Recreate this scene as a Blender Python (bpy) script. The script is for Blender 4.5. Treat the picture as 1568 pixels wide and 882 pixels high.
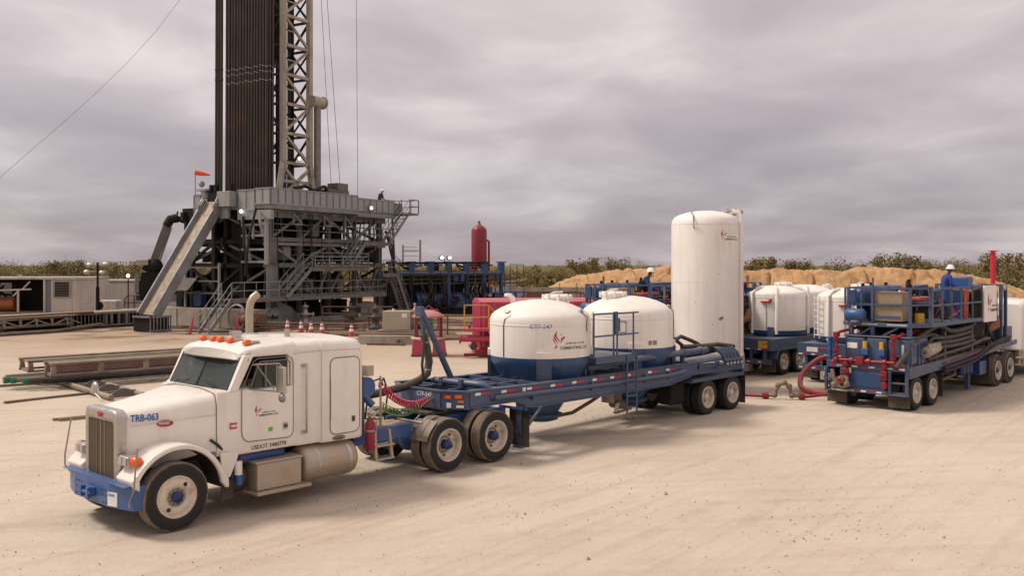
import bpy, bmesh, math, random
import numpy as np
from mathutils import Vector as V, Matrix
for _o in list(bpy.data.objects): bpy.data.objects.remove(_o)
SC = bpy.context.scene
COL = SC.collection
PI = math.pi
rad = math.radians
random.seed(11)

# ------------------------------------------------------------------ camera
cam = bpy.data.cameras.new('camera'); camo = bpy.data.objects.new('camera', cam); COL.objects.link(camo)
camo.location = (0, 0, 4.1); camo.rotation_euler = (rad(90), 0, 0)
cam.sensor_width = 36; cam.lens = 36*1450/1568; cam.shift_y = -36/1568
cam.clip_start = .1; cam.clip_end = 6000
SC.camera = camo
SC.view_settings.view_transform = 'Standard'; SC.view_settings.look = 'None'
SC.view_settings.exposure = 0.93; SC.view_settings.gamma = 1
SC.view_settings.use_curve_mapping = False

# ------------------------------------------------------------------ sky (overcast) and sun
SUN_DIR = V((-.60, .06, .80)).normalized()       # towards the sun
W = bpy.data.worlds.new('World'); SC.world = W; W.use_nodes = True
nt = W.node_tree; nt.nodes.clear()
def N(t, tree=None, **k):
    n = (tree or nt).nodes.new(t)
    for a, b in k.items(): setattr(n, a, b)
    return n
def math_node(tree, op, a, b=None, c=None, clamp=False):
    n = N('ShaderNodeMath', tree, operation=op); n.use_clamp = clamp
    for i, v in enumerate((a, b, c)):
        if v is None: continue
        if hasattr(v, 'is_output'): tree.links.new(v, n.inputs[i])
        else: n.inputs[i].default_value = v
    return n.outputs[0]
def ramp_node(tree, fac, stops, mode='LINEAR'):
    n = N('ShaderNodeValToRGB', tree); cr = n.color_ramp; cr.interpolation = mode
    while len(cr.elements) < len(stops): cr.elements.new(.5)
    for e, (p, c) in zip(cr.elements, stops):
        e.position = p; e.color = (*c, 1) if len(c) == 3 else c
    tree.links.new(fac, n.inputs[0]); return n.outputs[0]
out = N('ShaderNodeOutputWorld'); bg = N('ShaderNodeBackground'); bg.inputs[1].default_value = .1
sky = N('ShaderNodeTexSky', sky_type='NISHITA'); sky.sun_disc = False
sky.sun_elevation = math.asin(SUN_DIR.z); sky.sun_rotation = math.atan2(SUN_DIR.x, SUN_DIR.y)
tc = N('ShaderNodeTexCoord'); sep = N('ShaderNodeSeparateXYZ'); nt.links.new(tc.outputs['Generated'], sep.inputs[0])
zc = math_node(nt, 'MAXIMUM', sep.outputs[2], 0.0)
den = math_node(nt, 'ADD', zc, .17)
px = math_node(nt, 'DIVIDE', sep.outputs[0], den); py = math_node(nt, 'DIVIDE', sep.outputs[1], den)
cmb = N('ShaderNodeCombineXYZ'); nt.links.new(px, cmb.inputs[0]); nt.links.new(py, cmb.inputs[1])
mp = N('ShaderNodeMapping'); mp.inputs['Scale'].default_value = (1.1, .95, 1); mp.inputs['Location'].default_value = (3.2, 1.4, .3); mp.inputs['Rotation'].default_value=(0,0,rad(16))
nt.links.new(cmb.outputs[0], mp.inputs[0])
n1 = N('ShaderNodeTexNoise'); n1.inputs['Scale'].default_value = 1.45; n1.inputs['Detail'].default_value = 8; n1.inputs['Roughness'].default_value = .56; n1.inputs['Distortion'].default_value = .3
nt.links.new(mp.outputs[0], n1.inputs[0])
n2 = N('ShaderNodeTexNoise'); n2.inputs['Scale'].default_value = .72; n2.inputs['Detail'].default_value = 3
nt.links.new(mp.outputs[0], n2.inputs[0])
cl = math_node(nt, 'ADD', math_node(nt, 'MULTIPLY', n1.outputs[0], .52), math_node(nt, 'MULTIPLY', n2.outputs[0], .48))
ccol = ramp_node(nt, cl, [(.34, (.385, .325, .333)), (.45, (.455, .39, .392)), (.54, (.54, .468, .462)), (.66, (.70, .62, .597))])
# an overcast sky is darkest at the horizon and about three times as bright overhead
hz = ramp_node(nt, zc, [(0, (.66, .66, .72)), (.05, (.68, .68, .73)), (.13, (.84, .83, .86)), (.24, (1.0, 1.0, 1.0)), (.55, (1.35, 1.33, 1.28)), (1, (1.65, 1.6, 1.52))])
mulc = N('ShaderNodeMix', data_type='RGBA', blend_type='MULTIPLY'); mulc.inputs[0].default_value = 1
nt.links.new(ccol, mulc.inputs[6]); nt.links.new(hz, mulc.inputs[7])
sc10 = N('ShaderNodeVectorMath', operation='SCALE'); sc10.inputs['Scale'].default_value = 6.6
nt.links.new(mulc.outputs[2], sc10.inputs[0])
mixs = N('ShaderNodeMix', data_type='RGBA'); mixs.inputs[0].default_value = .93
nt.links.new(sky.outputs[0], mixs.inputs[6]); nt.links.new(sc10.outputs[0], mixs.inputs[7])
nt.links.new(mixs.outputs[2], bg.inputs[0]); nt.links.new(bg.outputs[0], out.inputs[0])
sun = bpy.data.lights.new('sun', 'SUN'); sun.energy = 1.5; sun.angle = rad(14); sun.color = (1, .92, .80)
suno = bpy.data.objects.new('sun', sun); COL.objects.link(suno); suno.location = (-40, 0, 60)
suno.rotation_euler = SUN_DIR.to_track_quat('Z', 'Y').to_euler()

# ------------------------------------------------------------------ materials
MATS = {}
DUST = (.50, .385, .27)
def mat(name, col, rough=.5, metal=0.0, dirt=None, damt=.5, dsc=2.5, dust=.0, bump=0.0, bsc=60, streak=None, samt=.4, var=.12, ssc=5, low=None, spec=.5):
    if name in MATS: return MATS[name]
    m = bpy.data.materials.new(name); m.use_nodes = True; t = m.node_tree; L = t.links.new
    b = t.nodes['Principled BSDF']; b.inputs['Metallic'].default_value = metal; b.inputs['Specular IOR Level'].default_value = spec
    tcn = N('ShaderNodeTexCoord', t)
    def noise(scale, detail=5, sc3=None, rg=.6):
        n = N('ShaderNodeTexNoise', t); n.inputs['Scale'].default_value = scale; n.inputs['Detail'].default_value = detail; n.inputs['Roughness'].default_value = rg
        if sc3:
            q = N('ShaderNodeMapping', t); q.inputs['Scale'].default_value = sc3; L(tcn.outputs['Object'], q.inputs[0]); L(q.outputs[0], n.inputs[0])
        else: L(tcn.outputs['Object'], n.inputs[0])
        return n.outputs[0]
    def mix(a, c, f):
        n = N('ShaderNodeMix', t, data_type='RGBA')
        if hasattr(f, 'is_output'): L(f, n.inputs[0])
        else: n.inputs[0].default_value = f
        for i, v in ((6, a), (7, c)):
            if hasattr(v, 'is_output'): L(v, n.inputs[i])
            else: n.inputs[i].default_value = (*v, 1)
        return n.outputs[2]
    nv = noise(dsc*1.7)
    c = mix(tuple(x*(1-var) for x in col), tuple(min(1, x*(1+var)) for x in col), nv)
    if dirt:
        f = ramp_node(t, noise(dsc, 8, None, .65), [(.46, (0, 0, 0)), (.68, (damt,)*3)])
        c = mix(c, dirt, f)
    if streak:
        f = ramp_node(t, noise(ssc, 6, (1, 1, .07), .7), [(.50, (0, 0, 0)), (.72, (samt,)*3)])
        c = mix(c, streak, f)
    if dust:
        g = N('ShaderNodeNewGeometry', t); s = N('ShaderNodeSeparateXYZ', t); L(g.outputs['Normal'], s.inputs[0])
        up = math_node(t, 'MULTIPLY_ADD', s.outputs[2], .75, .25, clamp=True)
        f = math_node(t, 'MULTIPLY', up, ramp_node(t, noise(dsc*1.3, 7), [(.3, (dust*.35,)*3), (.7, (dust,)*3)]))
        c = mix(c, DUST, f)
    if low:     # road dust thrown up from the ground onto the lower flanks: (height, amount)
        s = N('ShaderNodeSeparateXYZ', t); L(tcn.outputs['Object'], s.inputs[0])
        k = math_node(t, 'SUBTRACT', 1.0, math_node(t, 'DIVIDE', s.outputs[2], low[0]), clamp=True)
        c = mix(c, DUST, math_node(t, 'MULTIPLY', math_node(t, 'MULTIPLY', k, low[1]), ramp_node(t, noise(3, 6), [(.3, (.35,)*3), (.65, (1,)*3)]), clamp=True))
    L(c, b.inputs['Base Color'])
    L(ramp_node(t, noise(dsc*2, 4), [(.3, (max(.05, rough-.1),)*3), (.7, (min(1, rough+.12),)*3)]), b.inputs['Roughness'])
    if bump:
        bn = N('ShaderNodeBump', t); bn.inputs['Strength'].default_value = bump; bn.inputs['Distance'].default_value = .02
        L(noise(bsc, 4), bn.inputs['Height']); L(bn.outputs[0], b.inputs['Normal'])
    MATS[name] = m; return m
RUST = (.16, .065, .03)
DK = (.05, .042, .036)
white = mat('white paint', (.80, .76, .71), .30, dirt=(.62, .53, .43), damt=.32, dsc=1.2, dust=.10, var=.03, low=(1.5, .42), streak=(.58, .49, .39), samt=.30)
tankw = mat('tank white paint', (.81, .77, .72), .42, dirt=(.60, .50, .40), damt=.30, dsc=.9, dust=.06, var=.04, streak=(.5, .40, .31), samt=.32)
silow = mat('silo white paint', (.81, .77, .72), .45, dirt=(.62, .5, .4), damt=.32, dsc=.7, var=.04, streak=(.52, .41, .32), samt=.34)
navy = mat('trailer blue paint', (.033, .070, .150), .42, dirt=(.085, .085, .10), damt=.5, dsc=1.6, dust=.22, bump=.05, bsc=18, var=.2)
blue = mat('truck blue paint', (.020, .092, .275), .36, dirt=(.07, .10, .17), damt=.5, dsc=2.2, dust=.16, var=.15)
rigblue = mat('machinery blue paint', (.016, .055, .17), .45, dirt=(.02, .025, .035), damt=.85, dsc=1.0, dust=.06, var=.3)
black = mat('black rubber', (.014, .013, .012), .65, dirt=(.06, .048, .038), damt=.5, dsc=3, dust=.06, spec=.35)
hosem = mat('hose rubber', (.030, .026, .023), .6, dirt=(.11, .085, .065), damt=.6, dsc=2.5, dust=.13)
darkst = mat('dark steel', (.045, .042, .042), .5, .2, dirt=(.13, .085, .06), damt=.6, dsc=2, dust=.22)
chrome = mat('weathered bright metal', (.50, .47, .43), .36, .85, dirt=(.36, .31, .25), damt=.5, dsc=4)
alum = mat('dusty aluminium', (.42, .37, .31), .45, .6, dirt=(.40, .31, .22), damt=.8, dsc=2, dust=.5, low=(.9, .7))
steel = mat('bare grey steel', (.30, .29, .275), .45, .5, dirt=(.2, .13, .09), damt=.5, dsc=3, dust=.2)
rimc = mat('cream wheel paint', (.64, .565, .46), .42, dirt=(.34, .265, .19), damt=.8, dsc=6, var=.06)
hubb = mat('blue hub paint', (.012, .035, .11), .45, dirt=(.06, .05, .05), damt=.6, dsc=8)
red = mat('red paint', (.25, .008, .02), .45, dirt=(.11, .015, .018), damt=.7, dsc=3, dust=.06)
tankblue = mat('tank bottom blue', (.018, .062, .155), .35, dirt=(.05, .08, .14), damt=.4, dsc=1.2, streak=(.10, .11, .14), samt=.35, dust=.08)
pinkred = mat('sun-faded red paint', (.47, .035, .095), .5, dirt=(.25, .04, .05), damt=.6, dsc=.9, dust=.22, streak=(.30, .10, .08), samt=.4)
tanp = mat('tan stack paint', (.40, .335, .235), .38, .25, dirt=(.28, .22, .15), damt=.4, dsc=2)
orange = mat('amber lens', (.75, .12, .015), .22, var=.05)
redlens = mat('red lens', (.42, .012, .015), .25, var=.05)
tapew = mat('white reflective tape', (.78, .76, .74), .35, dirt=(.5, .45, .4), damt=.3)
taper = mat('red reflective tape', (.42, .012, .04), .35, dirt=(.25, .02, .03), damt=.3)
yellow = mat('yellow paint', (.62, .36, .035), .45, dirt=(.35, .2, .05), damt=.5)
rackm = mat('weathered rack steel', (.23, .19, .145), .6, .15, dirt=(.11, .07, .045), damt=.7, dsc=1.5, dust=.35, bump=.05)
riggrey = mat('rig grey paint', (.20, .213, .22), .55, .1, dirt=(.10, .075, .055), damt=.7, dsc=.6, streak=(.09, .06, .04), samt=.6, dust=.15, ssc=2)
rigdark = mat('dark and shaded rig steel', (.020, .018, .017), .8, 0, dirt=(.045, .03, .022), damt=.6, dsc=.8, spec=.15)  # dark machinery steel, also the painted shade of the rig's inner members
rigrust = mat('brown primer steel', (.15, .138, .128), .6, .1, dirt=(.08, .05, .035), damt=.7, dsc=.8, dust=.15)
windw = mat('windwall sheet', (.30, .325, .33), .5, .1, dirt=(.24, .2, .15), damt=.55, dsc=.5, streak=(.22, .16, .11), samt=.5, ssc=2)
mastc = mat('mast cream paint', (.40, .36, .29), .5, .1, dirt=(.20, .145, .1), damt=.7, dsc=.7, streak=(.16, .11, .08), samt=.5, ssc=2)
pipem = mat('drill pipe steel', (.030, .022, .019), .55, .2, dirt=(.085, .045, .027), damt=.55, dsc=.9, streak=(.10, .055, .033), samt=.45, ssc=3)
rustp = mat('rusty pipe', (.15, .075, .045), .65, .2, dirt=(.07, .045, .035), damt=.6, dsc=2, dust=.2)
greenp = mat('green thread protector', (.015, .13, .05), .5)
greenm = mat('green machine paint', (.03, .19, .03), .5, dirt=(.05, .06, .03), damt=.6)
tanbox = mat('tan machine paint', (.42, .36, .28), .5, dirt=(.28, .22, .16), damt=.5, dsc=1, dust=.2)
housew = mat('off-white house panel', (.52, .49, .44), .55, dirt=(.34, .28, .21), damt=.5, dsc=.7, streak=(.26, .19, .13), samt=.45, dust=.2, ssc=2)
wood = mat('rig mat timber', (.17, .115, .072), .8, dirt=(.07, .05, .035), damt=.7, dsc=1, dust=.22, bump=.3, bsc=14)
deckm = mat('dusty deck plate', (.30, .235, .165), .7, .1, dirt=(.17, .13, .095), damt=.6, dsc=2, dust=.55, bump=.1)
concm = mat('pale caked steel', (.38, .345, .29), .75, dirt=(.22, .165, .12), damt=.7, dsc=.6, streak=(.2, .15, .1), samt=.5, ssc=2)
insul = mat('grey cushion', (.27, .235, .195), .7)
rubberg = mat('mudflap rubber', (.022, .02, .019), .75, dirt=(.07, .055, .042), damt=.5, dsc=2, dust=.12, low=(.6, .2), spec=.3)
textblue = mat('blue lettering', (.03, .09, .30), .5, var=.05)
textdark = mat('dark lettering', (.055, .05, .055), .5, var=.05)
textwhite = mat('white lettering', (.78, .76, .72), .5, var=.03)
logored = mat('red emblem paint', (.36, .02, .035), .45, var=.08)
skin = mat('dark brown skin', (.10, .05, .032), .55, var=.1)
cover = mat('blue coverall cloth', (.018, .055, .235), .85, dirt=(.03, .06, .16), damt=.5, dsc=6, bump=.4, bsc=25)
hatw = mat('white hard hat', (.80, .79, .77), .28, var=.02)
bootm = mat('boot leather', (.05, .035, .025), .6)
greenlab = mat('green sticker', (.12, .45, .06), .5)
copper = mat('red machinery enamel', (.40, .05, .03), .45, dirt=(.15, .05, .03), damt=.6)
headl = mat('headlamp glass', (.42, .41, .39), .12, .3, var=.05)
sockm = mat('windsock cloth', (.80, .10, .025), .8)
conem = mat('cone orange', (.40, .055, .035), .6, dirt=(.2, .06, .05), damt=.6)
litm = bpy.data.materials.new('lit floodlight'); litm.use_nodes = True
_b = litm.node_tree.nodes['Principled BSDF']; _b.inputs['Emission Color'].default_value = (1, .93, .8, 1); _b.inputs['Emission Strength'].default_value = 2.5
glass = bpy.data.materials.new('tinted glass'); glass.use_nodes = True
_b = glass.node_tree.nodes['Principled BSDF']; _b.inputs['Base Color'].default_value = (.045, .06, .052, 1); _b.inputs['Roughness'].default_value = .05
_b.inputs['Alpha'].default_value = .68; _b.inputs['Specular IOR Level'].default_value = .45

def tyre_mat():
    m = bpy.data.materials.new('dusty tyre'); m.use_nodes = True; t = m.node_tree; L = t.links.new
    b = t.nodes['Principled BSDF']; tcn = N('ShaderNodeTexCoord', t); s = N('ShaderNodeSeparateXYZ', t); L(tcn.outputs['Object'], s.inputs[0])
    r = math_node(t, 'SQRT', math_node(t, 'ADD', math_node(t, 'MULTIPLY', s.outputs[0], s.outputs[0]), math_node(t, 'MULTIPLY', s.outputs[2], s.outputs[2])))
    n = N('ShaderNodeTexNoise', t); n.inputs['Scale'].default_value = 9; n.inputs['Detail'].default_value = 6; L(tcn.outputs['Object'], n.inputs[0])
    f = math_node(t, 'MULTIPLY_ADD', n.outputs[0], .07, r)
    c = ramp_node(t, f, [(.36, (.036, .030, .025)), (.42, (.014, .013, .012)), (.53, (.016, .014, .013)), (.55, (.16, .125, .09)), (.60, (.29, .225, .16))])
    L(c, b.inputs['Base Color']); b.inputs['Roughness'].default_value = .75
    return m
tyrem = tyre_mat()

# ------------------------------------------------------------------ mesh builder
class MB:
    def __init__(s): s.v = []; s.f = []; s.s = []
    def add(s, vs, fs, sm=False):
        o = len(s.v); s.v += [tuple(p) for p in vs]; s.f += [tuple(i+o for i in f) for f in fs]; s.s += [sm]*len(fs); return s
    def box(s, x0, x1, y0, y1, z0, z1):
        return s.add([(x0,y0,z0),(x1,y0,z0),(x1,y1,z0),(x0,y1,z0),(x0,y0,z1),(x1,y0,z1),(x1,y1,z1),(x0,y1,z1)],
                     [(0,3,2,1),(4,5,6,7),(0,1,5,4),(1,2,6,5),(2,3,7,6),(3,0,4,7)])
    def bar(s, p, q, w, h=None, up=(0,0,1)):
        p = V(p); q = V(q); h = h or w; d = (q-p).normalized(); u = V(up)
        if abs(d.dot(u)) > .98: u = V((1,0,0))
        a = d.cross(u).normalized()*(w/2); b = a.cross(d).normalized()*(h/2)
        c = [p-a-b, p+a-b, p+a+b, p-a+b, q-a-b, q+a-b, q+a+b, q-a+b]
        return s.add(c, [(0,3,2,1),(4,5,6,7),(0,1,5,4),(1,2,6,5),(2,3,7,6),(3,0,4,7)])
    def tube(s, pts, r, n=8, caps=True):
        pts = [V(p) for p in pts]; m = len(pts); rs = r if isinstance(r, (list, tuple)) else [r]*m
        vs = []; u = None
        for i, p in enumerate(pts):
            d = (pts[min(i+1, m-1)]-pts[max(i-1, 0)]).normalized()
            if u is None:
                u = V((0,0,1)) if abs(d.z) < .9 else V((1,0,0))
            u = (u-d*d.dot(u))
            if u.length < 1e-4: u = d.orthogonal()
            u.normalize(); w = d.cross(u)
            for k in range(n):
                a = 2*PI*k/n; vs.append(p+(u*math.cos(a)+w*math.sin(a))*rs[i])
        fs = [(i*n+k, i*n+(k+1) % n, (i+1)*n+(k+1) % n, (i+1)*n+k) for i in range(m-1) for k in range(n)]
        s.add(vs, fs, True)
        if caps:
            s.add(vs[:n], [tuple(reversed(range(n)))]); s.add(vs[-n:], [tuple(range(n))])
        return s
    def cyl(s, p, q, r, n=16, r2=None): return s.tube([p, q], [r, r if r2 is None else r2], n)
    def lathe(s, prof, o=(0,0,0), ax='z', n=32, sm=True, a0=0, a1=2*PI):
        full = abs(a1-a0-2*PI) < 1e-6; k = n if full else n+1; vs = []
        for (r, h) in prof:
            for i in range(k):
                a = a0+(a1-a0)*i/n; c, d = r*math.cos(a), r*math.sin(a)
                vs.append((o[0]+c, o[1]+d, o[2]+h) if ax == 'z' else (o[0]+c, o[1]+h, o[2]+d) if ax == 'y' else (o[0]+h, o[1]+c, o[2]+d))
        fs = []
        for j in range(len(prof)-1):
            for i in range(n):
                i2 = (i+1) % k
                fs.append((j*k+i, j*k+i2, (j+1)*k+i2, (j+1)*k+i))
        return s.add(vs, fs, sm)
    def prism(s, poly, ax, a, b):
        """2D polygon extruded from a to b along ax: 'y' -> poly=(x,z); 'x' -> (y,z); 'z' -> (x,y)"""
        def P(p, h): return (p[0], h, p[1]) if ax == 'y' else (h, p[0], p[1]) if ax == 'x' else (p[0], p[1], h)
        n = len(poly); vs = [P(p, a) for p in poly]+[P(p, b) for p in poly]
        return s.add(vs, [tuple(range(n)), tuple(range(2*n-1, n-1, -1))]+[(i, (i+1) % n, n+(i+1) % n, n+i) for i in range(n)])
    def loft(s, rings, caps=True, sm=True, closed=True):
        n = len(rings[0]); vs = [p for r in rings for p in r]; e = n if closed else n-1
        fs = [(j*n+i, j*n+(i+1) % n, (j+1)*n+(i+1) % n, (j+1)*n+i) for j in range(len(rings)-1) for i in range(e)]
        s.add(vs, fs, sm)
        if caps: s.add(rings[0], [tuple(range(n))]); s.add(rings[-1], [tuple(range(n))])
        return s
    def sphere(s, c, r, n=12, sq=(1,1,1)):
        vs = []; 
        for j in range(1, n//2):
            b = PI*j/(n//2)
            for i in range(n):
                a = 2*PI*i/n; vs.append((c[0]+r*sq[0]*math.sin(b)*math.cos(a), c[1]+r*sq[1]*math.sin(b)*math.sin(a), c[2]+r*sq[2]*math.cos(b)))
        k = n//2-1; top = len(vs); vs += [(c[0], c[1], c[2]+r*sq[2]), (c[0], c[1], c[2]-r*sq[2])]
        fs = [(j*n+i, j*n+(i+1) % n, (j+1)*n+(i+1) % n, (j+1)*n+i) for j in range(k-1) for i in range(n)]
        fs += [(top, i, (i+1) % n) for i in range(n)]+[(top+1, (k-1)*n+(i+1) % n, (k-1)*n+i) for i in range(n)]
        return s.add(vs, fs, True)
    def xf(s, M): s.v = [tuple(M @ V(p)) for p in s.v]; return s
    def build(s, name, m, parent=None, bevel=0, seg=2, angle=38):
        me = bpy.data.meshes.new(name); me.from_pydata(s.v, [], s.f); me.polygons.foreach_set('use_smooth', s.s); me.materials.append(m)
        bm = bmesh.new(); bm.from_mesh(me); bmesh.ops.recalc_face_normals(bm, faces=bm.faces); bm.to_mesh(me); bm.free()
        o = bpy.data.objects.new(name, me); COL.objects.link(o)
        if parent: o.parent = parent
        if bevel:
            b = o.modifiers.new('bevel', 'BEVEL'); b.width = bevel; b.segments = seg; b.limit_method = 'ANGLE'; b.angle_limit = rad(angle)
        return o
def rr(hw, z0, z1, r, rb=.03, n=5, hwb=None, crown=0):
    """rounded section in (y,z): half width hw at top, hwb at bottom"""
    hwb = hw if hwb is None else hwb; p = []
    for i in range(n+1):
        a = PI/2*i/n; p.append((hw-r+r*math.cos(a), z1-r+r*math.sin(a)))
    if crown:
        for k in (.5, 0, -.5): p.append(((hw-r)*k, z1+crown*(1-k*k)))
    for i in range(n+1):
        a = PI/2+PI/2*i/n; p.append((-hw+r+r*math.cos(a), z1-r+r*math.sin(a)))
    for i in range(3):
        a = PI+PI/2*i/2; p.append((-hwb+rb+rb*math.cos(a), z0+rb+rb*math.sin(a)))
    for i in range(3):
        a = 1.5*PI+PI/2*i/2; p.append((hwb-rb+rb*math.cos(a), z0+rb+rb*math.sin(a)))
    return p
def ringx(x, p): return [(x, y, z) for y, z in p]
def rrect2(x0, x1, z0, z1, r, n=5):
    p = []
    for cx, cz, a0 in ((x1-r, z1-r, 0), (x0+r, z1-r, 90), (x0+r, z0+r, 180), (x1-r, z0+r, 270)):
        for i in range(n+1):
            a = rad(a0+90*i/n); p.append((cx+r*math.cos(a), cz+r*math.sin(a)))
    return p
def tag(o, label=None, cat=None, group=None, kind=None):
    if label: o['label'] = label
    if cat: o['category'] = cat
    if group: o['group'] = group
    if kind: o['kind'] = kind
    return o
def thing(name, label, cat, loc=(0,0,0), rz=0, group=None):
    o = bpy.data.objects.new(name, None); COL.objects.link(o); o.empty_display_size = .3
    o.location = loc; o.rotation_euler = (0, 0, rad(rz)); return tag(o, label, cat, group)
def kids(o): return [c for c in bpy.data.objects if c.parent == o]
def dup(o, loc=None, rz=None, label=None, parent=None):
    ch = kids(o)
    c = o.copy(); COL.objects.link(c)
    if parent: c.parent = parent
    if loc is not None: c.location = loc
    if rz is not None: c.rotation_euler = (0, 0, rad(rz))
    if label: c['label'] = label
    for k in ch: dup(k, parent=c)
    return c
def text(s, size, m, parent, M, name='lettering', bend=None, sx=1.0, align='LEFT', bold=.012):
    """flat lettering in the xz plane (reads along +x); M places it in the parent's frame; bend maps each point"""
    cu = bpy.data.curves.new('t', 'FONT'); cu.body = s; cu.size = size; cu.extrude = .0015; cu.align_x = align; cu.resolution_u = 2; cu.offset = size*bold
    ob = bpy.data.objects.new('t', cu); COL.objects.link(ob)
    bpy.context.view_layer.update()
    me = bpy.data.meshes.new_from_object(ob.evaluated_get(bpy.context.evaluated_depsgraph_get()))
    bpy.data.objects.remove(ob)
    for v in me.vertices:
        p = V((v.co.x*sx, -v.co.z, v.co.y))
        v.co = bend(p) if bend else M @ p
    me.name = name; me.materials.clear(); me.materials.append(m)
    o = bpy.data.objects.new(name, me); COL.objects.link(o)
    if parent: o.parent = parent
    return o
def logo(parent, size, place, name='emblem'):
    """three red flame strokes, a beak-like wing and a dot, then the company's two lines; place maps (u,v,d) to the parent's frame"""
    def stroke(c0, c1, c2, w):
        l, r = [], []
        for i in range(13):
            t = i/12; p = V(c0).lerp(V(c1), t).lerp(V(c1).lerp(V(c2), t), t); d = (V(c1)-V(c0)).lerp(V(c2)-V(c1), t).normalized()
            k = w*math.sin(PI*min(1, .04+t*.96))*(1-.25*t); nn = V((-d.y, d.x))*k; l.append(p+nn); r.append(p-nn)
        return l+r[::-1]
    mb = MB()
    polys = [stroke((.14, 1.0), (-.16, .72), (.42, .30), .055), stroke((.00, .80), (-.18, .58), (.28, .26), .045), stroke((-.10, .58), (-.10, .42), (.12, .22), .03),
             stroke((.34, .52), (.52, .62), (.66, .66), .05), stroke((.40, .34), (.34, .52), (.60, .58), .04), stroke((.10, .22), (.10, .04), (-.06, .02), .05)]
    for p in polys:
        h = len(p)//2
        for i in range(h-1):
            q = [p[i], p[i+1], p[-2-i], p[-1-i]]
            mb.add([place(a.x*size, a.y*size, .003) for a in q], [(0, 1, 2, 3)])
    o = mb.build(name, logored, parent)
    md = MB(); md.add([place((.36+.035*math.cos(a))*size, (.80+.035*math.sin(a))*size, .003) for a in [2*PI*i/8 for i in range(8)]], [tuple(range(8))]); md.build('emblem_dot', textdark, parent)
    bend = lambda ox, oz: (lambda p: V(place(p.x+ox, p.z+oz, .003-p.y)))
    text('A M E R I C A N', size*.17, textdark, parent, None, 'lettering', bend(size*.66, size*.22), 1.25)
    text('CEMENTING, LLC', size*.235, textdark, parent, None, 'lettering', bend(size*.30, -size*.06), 1.18)
    return o
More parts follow.
